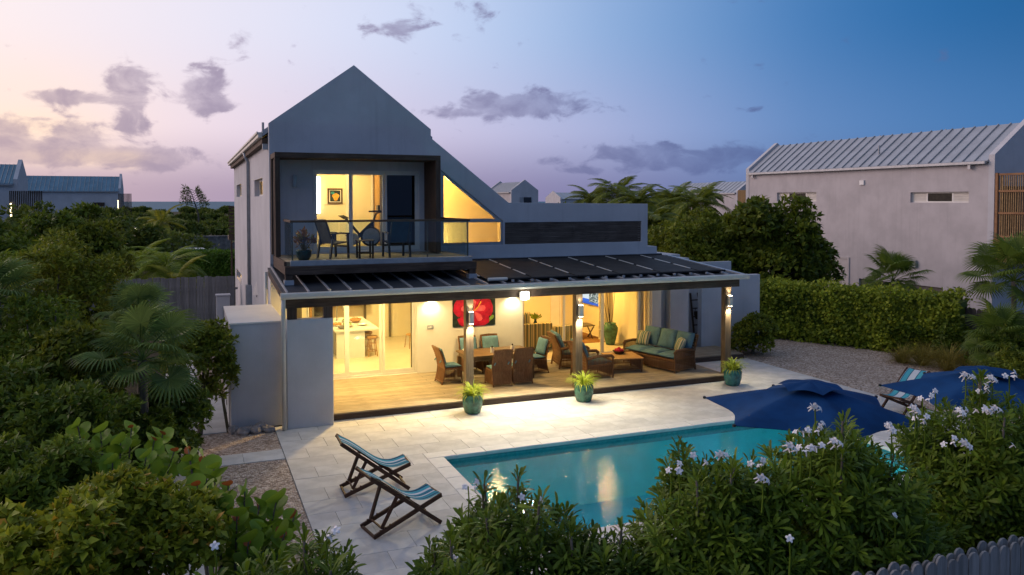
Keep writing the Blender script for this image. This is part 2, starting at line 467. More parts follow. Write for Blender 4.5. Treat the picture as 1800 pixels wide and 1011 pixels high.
def _ground_mats():
    m, gg, out = new_mat('gravel')
    co = tcoord(gg)
    v = gg.n('ShaderNodeTexVoronoi')
    v.inputs['Scale'].default_value = 24
    gg.put(v.inputs['Vector'], co)
    n = gg.noise(co, 1.1, 4, 0.6)
    r = gg.n('ShaderNodeSeparateColor')
    gg.put(r.inputs[0], v.outputs['Color'])
    c = gg.ramp(r.outputs[0], [(0, (0.20, 0.145, 0.11)), (0.45, (0.42, 0.325, 0.255)), (0.8, (0.58, 0.475, 0.39)), (1, (0.72, 0.63, 0.55))])
    c = gg.mix(gg.m('MULTIPLY', gg.ss(n, 0.35, 0.75), 0.35), c, (0.27, 0.20, 0.15))
    bsdf(gg, out, c, 0.95, 0.15, 0, v.outputs['Distance'], 0.8, -0.03)
    m, gg, out = new_mat('earth')
    co = tcoord(gg)
    n = gg.noise(co, 0.5, 6, 0.65)
    n2 = gg.noise(co, 9, 4, 0.6)
    c = gg.ramp(n, [(0.3, (0.030, 0.034, 0.016)), (0.5, (0.060, 0.054, 0.032)), (0.7, (0.12, 0.095, 0.065))])
    bsdf(gg, out, c, 0.95, 0.1, 0, n2, 0.8, 0.05)
    m, gg, out = new_mat('sea')
    co = tcoord(gg, 'Object', (0.02, 0.06, 1))
    n = gg.noise(co, 3, 4, 0.6)
    bsdf(gg, out, gg.mix(n, (0.02, 0.10, 0.17), (0.05, 0.16, 0.23)), 0.6, 0.12, 0, n, 0.3, 0.4)
    # pool water: tinted see-through body under a rippled mirror
    m, gg, out = new_mat('pool_water')
    co = tcoord(gg)
    w1 = gg.noise(co, 2.6, 4, 0.55, 0.4)
    w2 = gg.noise(tcoord(gg, 'Object', (1.0, 1.6, 1)), 21.0, 3, 0.6, 0.3)
    b = gg.n('ShaderNodeBump')
    b.inputs['Strength'].default_value = 0.20
    b.inputs['Distance'].default_value = 0.02
    gg.put(b.inputs['Height'], gg.m('ADD', gg.m('MULTIPLY', w1, 1.0), gg.m('MULTIPLY', w2, 0.50)))
    t = gg.n('ShaderNodeBsdfTransparent')
    t.inputs[0].default_value = (0.36, 0.86, 0.92, 1)
    gl = gg.n('ShaderNodeBsdfGlossy')
    gl.inputs[1].default_value = 0.03
    gg.put(gl.inputs['Normal'], b.outputs[0])
    fr = gg.n('ShaderNodeFresnel')
    gg.put(fr.inputs[0], gg.m('MULTIPLY_ADD', gg.n('ShaderNodeNewGeometry').outputs['Backfacing'], 1 / 1.33 - 1.33, 1.33))
    gg.put(fr.inputs['Normal'], b.outputs[0])
    mx = gg.n('ShaderNodeMixShader')
    gg.put(mx.inputs[0], fr.outputs[0])
    gg.put(mx.inputs[1], t.outputs[0])
    gg.put(mx.inputs[2], gl.outputs[0])
    gg.put(out.inputs[0], mx.outputs[0])
    # television picture: blocks of colour
    m, gg, out = new_mat('tv_picture')
    sp = gg.n('ShaderNodeSeparateXYZ')
    gg.put(sp.inputs[0], tcoord(gg))
    y, z = sp.outputs[1], sp.outputs[2]
    n = gg.noise(tcoord(gg, 'Object', (1, 1, 1.6)), 9, 4, 0.7)
    c = gg.ramp(n, [(0.30, (0.05, 0.06, 0.06)), (0.45, (0.22, 0.26, 0.24)), (0.56, (0.75, 0.78, 0.74)), (0.66, (0.45, 0.20, 0.16))], 'CONSTANT')
    side = gg.mix(gg.ss(z, -0.26, -0.24), (0.05, 0.16, 0.75), (0.75, 0.80, 0.86))
    c = gg.mix(gg.ss(y, 0.22, 0.24), c, side)
    c = gg.mix(gg.ss(z, -0.36, -0.34), (0.06, 0.14, 0.6), c)
    e = gg.n('ShaderNodeEmission')
    gg.put(e.inputs[0], c)
    e.inputs[1].default_value = 1.0
    gg.put(out.inputs[0], e.outputs[0])
    m, gg, out = new_mat('rug')
    w = gg.n('ShaderNodeTexWave')
    w.inputs['Scale'].default_value = 2.2
    gg.put(w.inputs['Vector'], tcoord(gg))
    bsdf(gg, out, gg.ramp(w.outputs[0], [(0, (0.12, 0.05, 0.02)), (0.5, (0.36, 0.22, 0.09)), (1, (0.18, 0.07, 0.03))]), 0.95, 0.1)


_ground_mats()

# ------------------------------------------------------------------ mesh helpers


def rotz(a):
    return Matrix.Rotation(a, 4, 'Z')


class MB:
    def __init__(s):
        s.v, s.f = [], []

    def add(s, vs, fs, M=None):
        o = len(s.v)
        if M is not None:
            vs = [tuple(M @ Vector(p)) for p in vs]
        s.v.extend(tuple(p) for p in vs)
        s.f.extend(tuple(i + o for i in f) for f in fs)
        return s

    def box(s, x0, x1, y0, y1, z0, z1, M=None):
        v = [(x, y, z) for z in (z0, z1) for y in (y0, y1) for x in (x0, x1)]
        return s.add(v, [(0, 2, 3, 1), (4, 5, 7, 6), (0, 1, 5, 4), (2, 6, 7, 3), (0, 4, 6, 2), (1, 3, 7, 5)], M)

    def bar(s, a, b, w, h=None, up=(0, 0, 1)):
        a, b = Vector(a), Vector(b)
        h = h or w
        d = (b - a).normalized()
        u = Vector(up)
        if abs(d.dot(u)) > 0.98:
            u = Vector((0, 1, 0))
        r = d.cross(u).normalized()
        u = r.cross(d)
        v = []
        for p in (a, b):
            for i, j in ((-1, -1), (1, -1), (1, 1), (-1, 1)):
                v.append(p + r * (i * w / 2) + u * (j * h / 2))
        return s.add(v, [(3, 2, 1, 0), (4, 5, 6, 7), (0, 1, 5, 4), (1, 2, 6, 5), (2, 3, 7, 6), (3, 0, 4, 7)])

    def tube(s, pts, r, n=6, M=None):
        pts = [Vector(p) for p in pts]
        rs = r if isinstance(r, (list, tuple)) else [r] * len(pts)
        vs, fs = [], []
        ref = Vector((0, 0, 1))
        for i, p in enumerate(pts):
            d = (pts[min(i + 1, len(pts) - 1)] - pts[max(i - 1, 0)])
            d = d.normalized() if d.length > 1e-9 else Vector((0, 0, 1))
            if abs(d.dot(ref)) > 0.95:
                ref = Vector((1, 0, 0)) if abs(d.x) < 0.9 else Vector((0, 1, 0))
            a = d.cross(ref).normalized()
            b = a.cross(d)
            ref = b
            for k in range(n):
                t = 2 * math.pi * k / n
                vs.append(p + (a * math.cos(t) + b * math.sin(t)) * rs[i])
        for i in range(len(pts) - 1):
            for k in range(n):
                k2 = (k + 1) % n
                fs.append((i * n + k, i * n + k2, (i + 1) * n + k2, (i + 1) * n + k))
        fs.append(tuple(range(n - 1, -1, -1)))
        fs.append(tuple((len(pts) - 1) * n + k for k in range(n)))
        return s.add(vs, fs, M)

    def lathe(s, prof, n=18, c=(0, 0, 0), M=None):
        vs, fs = [], []
        for (r, z) in prof:
            for k in range(n):
                t = 2 * math.pi * k / n
                vs.append((c[0] + r * math.cos(t), c[1] + r * math.sin(t), c[2] + z))
        for i in range(len(prof) - 1):
            for k in range(n):
                k2 = (k + 1) % n
                fs.append((i * n + k, i * n + k2, (i + 1) * n + k2, (i + 1) * n + k))
        fs.append(tuple(range(n - 1, -1, -1)))
        fs.append(tuple((len(prof) - 1) * n + k for k in range(n)))
        return s.add(vs, fs, M)

    def slab(s, outer, holes, a0, a1, axis='Y'):
        """2-D polygon with holes, extruded from a0 to a1 along axis"""
        loops = [outer] + list(holes)
        tris = tessellate_polygon([[Vector((p[0], p[1], 0)) for p in lp] for lp in loops])
        pts = [p for lp in loops for p in lp]

        def P(p, a):
            return {'Y': (p[0], a, p[1]), 'X': (a, p[0], p[1]), 'Z': (p[0], p[1], a)}[axis]
        n = len(pts)
        vs = [P(p, a0) for p in pts] + [P(p, a1) for p in pts]
        fs = []
        for t in tris:
            fs.append(tuple(t))
            fs.append(tuple(i + n for i in reversed(t)))
        o = 0
        for lp in loops:
            k = len(lp)
            for i in range(k):
                j = (i + 1) % k
                fs.append((o + i, o + j, o + j + n, o + i + n))
            o += k
        return s.add(vs, fs)

    def sheet(s, grid):
        """grid[i][j] of points -> quads"""
        n, m_ = len(grid), len(grid[0])
        vs = [p for row in grid for p in row]
        fs = [(i * m_ + j, i * m_ + j + 1, (i + 1) * m_ + j + 1, (i + 1) * m_ + j) for i in range(n - 1) for j in range(m_ - 1)]
        return s.add(vs, fs)

    def mesh(s, name, smooth=False, fix=True):
        me = bpy.data.meshes.new(name)
        me.from_pydata(s.v, [], s.f)
        if fix:
            import bmesh
            bm = bmesh.new()
            bm.from_mesh(me)
            bmesh.ops.recalc_face_normals(bm, faces=bm.faces)
            bm.to_mesh(me)
            bm.free()
        if smooth:
            me.polygons.foreach_set('use_smooth', [True] * len(me.polygons))
        return me

    def build(s, name, mat, parent=None, smooth=False, bevel=0.0, loc=None, rz=0.0, seg=2):
        me = s.mesh(name, smooth)
        return link(name, me, mat, parent, bevel, loc, rz, seg)


def link(name, me, mat, parent=None, bevel=0.0, loc=None, rz=0.0, seg=2):
    if mat is not None and not me.materials:
        me.materials.append(MATS[mat])
    o = bpy.data.objects.new(name, me)
    COL.objects.link(o)
    if parent is not None:
        o.parent = parent
    if loc is not None:
        o.location = loc
    if rz:
        o.rotation_euler = (0, 0, rz)
    if bevel:
        md = o.modifiers.new('bevel', 'BEVEL')
        md.width = bevel
        md.segments = seg
        md.limit_method = 'ANGLE'
        md.angle_limit = rad(40)
    return o


def tag(o, label=None, cat=None, group=None, kind=None):
    if label:
        o['label'] = label
    if cat:
        o['category'] = cat
    if group:
        o['group'] = group
    if kind:
        o['kind'] = kind
    return o


def thing(name, label, cat, loc=(0, 0, 0), rz=0.0, group=None):
    o = bpy.data.objects.new(name, None)
    COL.objects.link(o)
    o.empty_display_size = 0.1
    o.location = loc
    o.rotation_euler = (0, 0, rz)
    return tag(o, label, cat, group)


def dup(o, parent=None):
    c = o.copy()
    COL.objects.link(c)
    c.parent = parent
    for ch in o.children:
        dup(ch, c)
    return c


def dup_thing(root, loc, rz, label, scale=None):
    r = dup(root)
    r.location = loc
    r.rotation_euler = (0, 0, rz)
    r['label'] = label
    if scale:
        r.scale = (scale, scale, scale)
    return r


def lamp(name, typ, loc, energy, col, size=0.1, parent=None, to=None, spot=None, blend=0.6, size_y=None):
    d = bpy.data.lights.new(name, typ)
    d.energy = energy
    d.color = col
    if typ == 'AREA':
        d.size = size
        if size_y:
            d.shape = 'RECTANGLE'
            d.size_y = size_y
    else:
        d.shadow_soft_size = size
    if typ == 'SPOT':
        d.spot_size = spot
        d.spot_blend = blend
    o = bpy.data.objects.new(name, d)
    COL.objects.link(o)
    o.location = loc
    o.rotation_euler = Vector(to if to else (0, 0, -1)).to_track_quat('-Z', 'Y').to_euler()
    if parent:
        o.parent = parent
    return o
# ================================================================== THE SETTING
PU0, PU1, PV0, PV1 = 4.73, 13.6, 11.10, 15.40      # pool opening
DZ = 0.18                                           # deck level


def rect(x0, x1, y0, y1):
    return [(x0, y0), (x1, y0), (x1, y1), (x0, y1)]


def sheet_obj(name, outer, holes, z, mat, kind='structure', t=0.01):
    o = MB().slab(outer, holes, z - t, z, 'Z').build(name, mat)
    return tag(o, kind=kind)


POOL_HOLE = rect(PU0 - 0.02, PU1 + 0.02, PV0 - 0.02, PV1 + 0.02)
sheet_obj('ground', rect(-700, 1100, -60, 440), [POOL_HOLE], -0.06, 'earth')
sea = sheet_obj('sea', rect(-14000, 18000, 400, 30000), [], -3.4, 'sea')
sheet_obj('gravel_yard', [(17.06, 9.4), (24.5, 9.4), (24.5, 17.0), (22.6, 20.0), (21.4, 24.0), (20.5, 27.5), (16.4, 27.5), (16.4, 22.0), (17.06, 21.4)],
          [], -0.012, 'gravel')
sheet_obj('gravel_strip', rect(0.14, 1.72, 8.5, 16.50), [], -0.012, 'gravel')
sheet_obj('gravel_patch', rect(0.14, 1.72, 17.17, 18.90), [], -0.012, 'gravel')
sheet_obj('gravel_side', rect(0.14, 1.9, 22.6, 36.0), [], -0.012, 'gravel')
sheet_obj('planting_bed', rect(1.72, 17.06, 5.0, 9.7), [], -0.03, 'gravel')

# ---- paving: every slab is its own piece
paving = sheet_obj('paving', [(1.73, 9.7), (17.05, 9.7), (17.05, 21.5), (14.3, 21.5), (14.3, 18.95), (1.73, 18.95)], [POOL_HOLE], -0.028, 'grout')
_slab_cache = {}


def slab_piece(parent, name, x0, x1, y0, y1, mat, z=0.0, t=0.05, gap=0.005, bevel=0.003):
    w, d = round(x1 - x0 - gap, 3), round(y1 - y0 - gap, 3)
    if w < 0.04 or d < 0.04:
        return
    key = (w, d, mat, t)
    if key not in _slab_cache:
        b = bevel
        mb = MB()
        mb.add([(-w / 2, -d / 2, -t), (w / 2, -d / 2, -t), (w / 2, d / 2, -t), (-w / 2, d / 2, -t),
                (-w / 2, -d / 2, -b), (w / 2, -d / 2, -b), (w / 2, d / 2, -b), (-w / 2, d / 2, -b),
                (-w / 2 + b, -d / 2 + b, 0), (w / 2 - b, -d / 2 + b, 0), (w / 2 - b, d / 2 - b, 0), (-w / 2 + b, d / 2 - b, 0)],
               [(0, 1, 5, 4), (1, 2, 6, 5), (2, 3, 7, 6), (3, 0, 4, 7), (4, 5, 9, 8), (5, 6, 10, 9), (6, 7, 11, 10), (7, 4, 8, 11), (8, 9, 10, 11)])
        me = mb.mesh(name)
        me.materials.append(MATS[mat])
        _slab_cache[key] = me
    o = bpy.data.objects.new(name, _slab_cache[key])
    COL.objects.link(o)
    o.parent = parent
    o.location = ((x0 + x1) / 2, (y0 + y1) / 2, z + random.uniform(-0.0012, 0.0012))
    return o


def tile_rect(parent, x0, x1, y0, y1, tu, tv, mat='stone_white', running=True):
    nv = max(1, round((y1 - y0) / tv))
    dv = (y1 - y0) / nv
    for j in range(nv):
        off = (tu * 0.5 if (j % 2 and running) else 0)
        x = x0 - off
        while x < x1 - 0.05:
            a, b = max(x, x0), min(x + tu, x1)
            if b - a > 0.05:
                slab_piece(parent, 'paving_slab', a, b, y0 + j * dv, y0 + (j + 1) * dv, mat)
            x += tu


CW = 0.36
tile_rect(paving, 1.73, 17.05, PV1 + CW, 18.94, 0.92, 0.62)
tile_rect(paving, 1.73, PU0 - CW, 9.7, PV1 + CW, 0.92, 0.62)
tile_rect(paving, PU1 + CW, 17.05, 9.7, PV1 + CW, 0.92, 0.62)
tile_rect(paving, PU0 - CW, PU1 + CW, 9.7, PV0 - CW, 0.92, 0.62)
tile_rect(paving, 14.42, 17.05, 18.94, 21.42, 0.92, 0.62)
# coping stones
for k in range(15):
    a = PU0 - CW + k * (PU1 - PU0 + 2 * CW) / 15
    b = a + (PU1 - PU0 + 2 * CW) / 15
    slab_piece(paving, 'coping_stone', a, b, PV1, PV1 + CW, 'coping', 0.004, 0.07, bevel=0.012)
    slab_piece(paving, 'coping_stone', a, b, PV0 - CW, PV0, 'coping', 0.004, 0.07, bevel=0.012)
for k in range(7):
    a = PV0 + k * (PV1 - PV0) / 7
    b = a + (PV1 - PV0) / 7
    slab_piece(paving, 'coping_stone', PU0 - CW, PU0, a, b, 'coping', 0.004, 0.07, bevel=0.012)
    slab_piece(paving, 'coping_stone', PU1, PU1 + CW, a, b, 'coping', 0.004, 0.07, bevel=0.012)
# garden path on the left
path = sheet_obj('path', [(-0.75, 8.5), (0.14, 8.5), (0.14, 36.0), (-0.75, 36.0)], [], -0.028, 'grout')
for k in range(30):
    slab_piece(path, 'path_slab', -0.74, 0.13, 8.6 + k * 0.9, 9.5 + k * 0.9, 'stone_white')
slab_piece(path, 'path_slab', 0.14, 0.93, 16.50, 17.17, 'stone_white')
slab_piece(path, 'path_slab', 0.93, 1.72, 16.50, 17.17, 'stone_white')
slab_piece(path, 'path_slab', 0.14, 0.70, 18.92, 19.8, 'stone_white')
slab_piece(path, 'path_slab', 0.14, 0.70, 19.8, 20.4, 'stone_white')
slab_piece(path, 'path_slab', 0.14, 0.70, 20.4, 21.6, 'stone_white')
slab_piece(path, 'path_slab', 0.14, 0.70, 21.6, 22.6, 'stone_white')

# ---- pool
pool = MB()
pool.box(PU0, PU1, PV0, PV1, -1.5, -1.45)
pool.box(PU0 - 0.15, PU0, PV0 - 0.15, PV1 + 0.15, -1.5, -0.26)
pool.box(PU1, PU1 + 0.15, PV0 - 0.15, PV1 + 0.15, -1.5, -0.26)
pool.box(PU0, PU1, PV0 - 0.15, PV0, -1.5, -0.26)
pool.box(PU0, PU1, PV1, PV1 + 0.15, -1.5, -0.26)
# steps at the shallow end
for i in range(3):
    pool.box(PU0, PU0 + 0.32 * (3 - i), PV0, PV0 + 1.4, -1.45 + 0.3 * i, -1.15 + 0.3 * i)
pool = tag(pool.build('pool', 'pool_wall'), kind='structure')
trim = MB()
trim.box(PU0 - 0.14, PU0 + 0.004, PV0 - 0.14, PV1 + 0.14, -0.26, -0.068)
trim.box(PU1 - 0.004, PU1 + 0.14, PV0 - 0.14, PV1 + 0.14, -0.26, -0.068)
trim.box(PU0 + 0.004, PU1 - 0.004, PV0 - 0.14, PV0 + 0.004, -0.26, -0.068)
trim.box(PU0 + 0.004, PU1 - 0.004, PV1 - 0.004, PV1 + 0.14, -0.26, -0.068)
trim.build('waterline_tiles', 'pool_trim', pool)
water = MB().sheet([[(PU0 + 0.005 + (PU1 - PU0 - 0.01) * i / 20, PV0 + 0.005 + (PV1 - PV0 - 0.01) * j / 10, -0.12) for j in range(11)] for i in range(21)])
water.f = [tuple(reversed(f)) for f in water.f]
water = tag(link('water', water.mesh('water', fix=False), 'pool_water'), kind='structure')
# unseen fill lamps added in the near wall to brighten the pool
for (x, lab) in ((6.6, 'round added fill lamp in the near pool wall, left'), (9.6, 'round added fill lamp in the near pool wall, middle'), (12.4, 'round added fill lamp in the near pool wall, right')):
    pl = thing('pool_fill_lamp', lab, 'fill lamp', (x, PV0 + 0.012, -0.75), group='added fill lamps in the pool wall')
    MB().lathe([(0.0, 0), (0.13, 0), (0.13, 0.02), (0.10, 0.035), (0, 0.035)], 16, M=Matrix.Rotation(rad(-90), 4, 'X')).build('lens', 'lamp_white', pl)
    MB().lathe([(0.132, 0), (0.16, 0), (0.16, 0.02), (0.132, 0.02)], 16, M=Matrix.Rotation(rad(-90), 4, 'X')).build('trim_ring', 'metal_grey', pl)
    lamp('pool_fill_light', 'POINT', (0, 0.6, 0.0), 15, (0.85, 1.0, 0.95), 0.25, pl)

# ---- deck boards
deck = MB()
deck.box(3.05, 14.38, 18.98, 22.5, 0.0, DZ - 0.035)
deck.box(14.38, 16.9, 21.44, 22.98, 0.0, DZ - 0.035)
deck = tag(deck.build('deck', 'timber_x'), kind='structure')
y = 18.90
row = 0
while y < 22.46:
    y1 = min(y + 0.142, 22.495)
    cuts = [3.05, 6.1 + 1.7 * (row % 3), 10.0 + 1.3 * (row % 2), 14.40]
    for a, b in zip(cuts, cuts[1:]):
        slab_piece(deck, 'deck_board', a, b, y, y1, 'deck_wood', DZ, 0.033, 0.005, 0.003)
    if y > 21.38:
        slab_piece(deck, 'deck_board', 14.40, 16.92, y, y1, 'deck_wood', DZ, 0.033, 0.005, 0.003)
    y += 0.142
    row += 1
for k in range(3):
    slab_piece(deck, 'deck_board', 14.40, 16.92, 22.5 + k * 0.145, 22.5 + (k + 1) * 0.145, 'deck_wood', DZ, 0.033, 0.005, 0.003)
MB().box(3.05, 14.40, 18.93, 18.965, 0.005, DZ - 0.036).build('deck_riser', 'timber_x', deck)
MB().box(14.40, 16.92, 21.40, 21.435, 0.005, DZ - 0.036).build('deck_riser', 'timber_x', deck)
MB().box(14.385, 14.415, 18.966, 21.39, 0.005, DZ - 0.036).build('deck_riser', 'timber_y', deck)
# ================================================================== THE VILLA
VF = 22.5
villa = thing('villa', 'white stucco two-storey villa with gabled front, lit balcony and covered terrace', 'house', (0, 0, 0))


def part(mb, name, mat, parent=villa, **kw):
    return mb.build(name, mat, parent, **kw)


def prism_y(poly, y0, y1, holes=()):
    return MB().slab(poly, holes, y0, y1, 'Y')


# front wall, upper storey with gable, long parapet on the right
SL_U0, SL_U1, SL_Z0, SL_Z1 = 3.16, 6.18, 3.80, 6.07
tri_hole = [(6.84, 3.88), (8.80, 3.88), (8.80, 4.60), (6.84, 6.12)]
lou_hole = rect(8.86, 13.64, 3.89, 4.555)
g_out = [(2.0, 3.36), (14.0, 3.36), (14.0, 3.42), (13.88, 3.42), (13.88, 5.12), (8.98, 5.16), (6.54, 7.05), (6.54, 7.30), (4.31, 9.02), (2.0, 7.32)]
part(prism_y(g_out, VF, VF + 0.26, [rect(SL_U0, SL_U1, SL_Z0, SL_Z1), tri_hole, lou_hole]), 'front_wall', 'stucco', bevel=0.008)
# ground-floor front wall
KD0, KD1, LD0, LD1, DH = 2.42, 6.10, 9.46, 14.06, 2.92
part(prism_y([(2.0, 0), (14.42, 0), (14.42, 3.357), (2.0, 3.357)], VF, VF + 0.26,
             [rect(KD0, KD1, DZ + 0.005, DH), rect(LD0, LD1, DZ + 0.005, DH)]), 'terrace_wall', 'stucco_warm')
# right-hand end of the terrace wall: stepped piers, nook, yard wall
part(MB().box(14.422, 14.80, VF + 0.35, VF + 0.6, 0, 3.3), 'terrace_wall', 'stucco')
part(MB().box(14.802, 15.52, VF + 0.04, VF + 0.6, 0, 3.3), 'terrace_wall', 'stucco')
part(MB().box(15.522, 18.4, VF + 1.55, VF + 1.7, 0, 3.0), 'terrace_wall', 'stucco')
part(MB().box(16.342, 18.82, 22.96, 23.20, 0, 2.60), 'yard_wall', 'stucco', bevel=0.01)
part(MB().box(14.26, 16.30, VF + 1.72, 29.0, 0, 3.30), 'rear_block', 'stucco', bevel=0.01)
part(MB().box(13.882, 14.25, VF + 0.02, VF + 2.0, 3.43, 3.72), 'rear_block', 'stucco')
# left side wall with three recessed windows
sw = MB().slab([(VF + 0.262, 0), (41, 0), (41, 7.05), (VF + 0.262, 7.05)],
               [rect(24.7, 27.9, 5.36, 5.90), rect(35.2, 38.9, 5.40, 5.94), rect(35.9, 39.8, 1.62, 2.06)], 2.0, 2.25, 'X')
part(sw, 'side_wall', 'stucco')
for (a, b, z0, z1) in ((24.7, 27.9, 5.36, 5.90), (35.2, 38.9, 5.40, 5.94), (35.9, 39.8, 1.62, 2.06)):
    fr = MB()
    fr.box(2.15, 2.20, a, b, z0, z0 + 0.06).box(2.15, 2.20, a, b, z1 - 0.06, z1)
    fr.box(2.15, 2.20, a, a + 0.12, z0 + 0.06, z1 - 0.06).box(2.15, 2.20, b - 0.12, b, z0 + 0.06, z1 - 0.06)
    w = part(fr, 'window', 'frame_white')
    MB().box(2.17, 2.18, a + 0.12, b - 0.12, z0 + 0.06, z1 - 0.06).build('pane', 'still_glass', w)
# back and right walls, roof of the gabled block
part(prism_y([(2.25, 0), (6.54, 0), (6.54, 7.0), (4.3, 8.7), (2.25, 7.0)], 40.75, 41), 'rear_wall', 'stucco')
part(MB().box(6.30, 6.54, VF + 0.27, 40.74, 3.4, 7.0), 'side_wall', 'stucco')
part(MB().box(13.66, 13.878, VF + 0.27, 29, 3.43, 5.1), 'side_wall', 'stucco')
rf = MB()
rf.add([(1.86, VF + 0.262, 6.98), (4.30, VF + 0.262, 8.80), (6.66, VF + 0.262, 6.98), (1.86, 41.2, 6.98), (4.30, 41.2, 8.80), (6.66, 41.2, 6.98),
        (1.86, VF + 0.262, 7.10), (4.30, VF + 0.262, 8.92), (6.66, VF + 0.262, 7.10), (1.86, 41.2, 7.10), (4.30, 41.2, 8.92), (6.66, 41.2, 7.10)],
       [(6, 7, 10, 9), (7, 8, 11, 10), (0, 3, 4, 1), (1, 4, 5, 2), (0, 6, 9, 3), (2, 5, 11, 8), (0, 1, 7, 6), (1, 2, 8, 7), (3, 9, 10, 4), (4, 10, 11, 5)])
roof = part(rf, 'roof', 'roof_metal')
for k in range(34):
    yy = VF + 0.6 + k * 0.53
    MB().bar((1.87, yy, 7.125), (4.28, yy, 8.925), 0.035, 0.04).build('roof_seam', 'roof_metal', roof)
MB().tube([(1.93, 23.5, 7.1), (1.93, 23.5, 7.42)], 0.035, 8).build('vent_pipe', 'metal_grey', roof)
gut = MB()
for y0, y1 in ((VF + 0.30, 41.2),):
    gut.box(1.74, 1.86, y0, y1, 6.93, 7.09)
    gut.box(1.70, 1.74, y0, y1, 7.03, 7.11)
gut = part(gut, 'gutter', 'gutter_cream', bevel=0.02)
part(MB().box(1.84, 1.998, VF + 0.30, 41.0, 6.78, 6.93), 'eaves_board', 'timber_y')
part(MB().box(1.86, 1.998, VF + 0.30, VF + 0.45, 6.62, 6.775), 'gutter_bracket', 'metal_grey')
dp = MB().tube([(1.80, 29.9, 6.95), (1.86, 29.9, 6.75), (1.93, 29.9, 6.6), (1.93, 29.9, 2.2)], 0.06, 10)
dp = part(dp, 'downpipe', 'metal_grey', smooth=True)
MB().box(1.80, 1.996, 29.72, 30.1, 0.0, 2.22).build('downpipe_cover', 'metal_grey', dp)
# rear timber screen that shows past the far corner
rs = part(MB().box(1.74, 1.97, 41.22, 42.6, 3.3, 3.5), 'rear_screen', 'timber_y')
for k in range(9):
    MB().box(1.74, 1.97, 41.22, 41.26, 3.5 + k * 0.17, 3.62 + k * 0.17).build('slat', 'timber_y', rs)
MB().box(1.82, 1.9, 41.22, 41.32, 0.0, 3.29).build('screen_post', 'timber_z', rs)

# ---- upper slider
def slider(parent, u0, u1, z0, z1, cuts, y, mats, fr='frame_white', w=0.055, depth=0.07, out=None):
    """outer frame plus one leaf per span; leaves alternate between two tracks"""
    f = MB()
    f.box(u0, u1, y, y + 0.14, z0, z0 + 0.05).box(u0, u1, y, y + 0.14, z1 - 0.06, z1)
    f.box(u0, u0 + 0.05, y, y + 0.14, z0 + 0.05, z1 - 0.06).box(u1 - 0.05, u1, y, y + 0.14, z0 + 0.05, z1 - 0.06)
    s_ = f.build('sliding_door', fr, parent)
    for i, (a, b) in enumerate(zip(cuts, cuts[1:])):
        yy = y + 0.02 + 0.06 * (i % 2)
        a0, b0 = a + 0.004, b - 0.004
        lf = MB()
        lf.box(a0, a0 + w, yy, yy + 0.045, z0 + 0.052, z1 - 0.062).box(b0 - w, b0, yy, yy + 0.045, z0 + 0.052, z1 - 0.062)
        lf.box(a0 + w, b0 - w, yy, yy + 0.045, z0 + 0.052, z0 + 0.052 + w * 1.3).box(a0 + w, b0 - w, yy, yy + 0.045, z1 - 0.062 - w, z1 - 0.062)
        lf.build('door_leaf', fr, s_)
        MB().box(a0 + w, b0 - w, yy + 0.018, yy + 0.026, z0 + 0.052 + w * 1.3, z1 - 0.062 - w).build('pane', mats[i], s_)
    return s_


slider(villa, SL_U0 - 0.0, SL_U1, SL_Z0, SL_Z1, [3.21, 4.22, 5.19, 6.13], VF + 0.06, ['clear_glass', 'clear_glass', 'dark_glass'])
slider(villa, KD0, KD1, DZ + 0.006, DH, [2.47, 4.08, 5.09, 6.05], VF + 0.06, ['clear_glass'] * 3, w=0.07)
slider(villa, LD0, LD1, DZ + 0.006, DH, [10.86, 12.28, 13.7], VF + 0.06, ['clear_glass', 'clear_glass'], w=0.07)

# ---- raked stair window
fw = MB()
outer = tri_hole
inner1 = [(6.93, 4.68), (8.56, 4.68), (6.93, 5.96)]
inner2 = rect(6.93, 8.73, 3.97, 4.57)
fw.slab([(6.84, 3.88), (8.80, 3.88), (8.80, 4.60), (6.84, 6.12)], [inner1, inner2], VF + 0.03, VF + 0.11, 'Y')
rw = part(fw, 'raked_window', 'metal_grey')
MB().slab(inner1, [], VF + 0.065, VF + 0.072, 'Y').build('pane', 'clear_glass', rw)
MB().slab(inner2, [], VF + 0.065, VF + 0.072, 'Y').build('pane', 'clear_glass', rw)
# ---- louvre screen
ls = part(MB().box(8.87, 13.63, VF + 0.20, VF + 0.24, 3.895, 4.55), 'louvre_screen', 'louvre_wood')
for k in range(11):
    z = 3.90 + k * 0.0595
    MB().box(8.875, 13.625, VF + 0.02 + 0.004 * (k % 3), VF + 0.06, z, z + 0.046).build('slat', 'louvre_wood', ls)
for x in (10.0, 11.2, 12.4):
    MB().box(x, x + 0.05, VF + 0.065, VF + 0.19, 3.9, 4.55).build('batten', 'louvre_wood', ls)

# ---- portal frame round the balcony recess
part(MB().box(2.03, 6.47, 21.30, VF - 0.003, 6.33, 6.47), 'portal_head', 'timber_x', bevel=0.008)
part(MB().box(6.33, 6.47, 21.30, VF - 0.003, 3.765, 6.328), 'portal_jamb', 'timber_z', bevel=0.008)
part(MB().box(2.03, 2.16, 21.30, 21.44, 3.765, 6.328), 'portal_jamb', 'timber_z', bevel=0.008)
part(MB().box(2.03, 2.13, 22.32, VF - 0.003, 3.765, 6.328), 'portal_jamb', 'timber_z', bevel=0.008)
for k in range(2):
    part(MB().box(2.07, 2.11, 21.62 + k * 0.36, 21.78 + k * 0.36, 3.765, 6.328), 'portal_slat', 'timber_z')
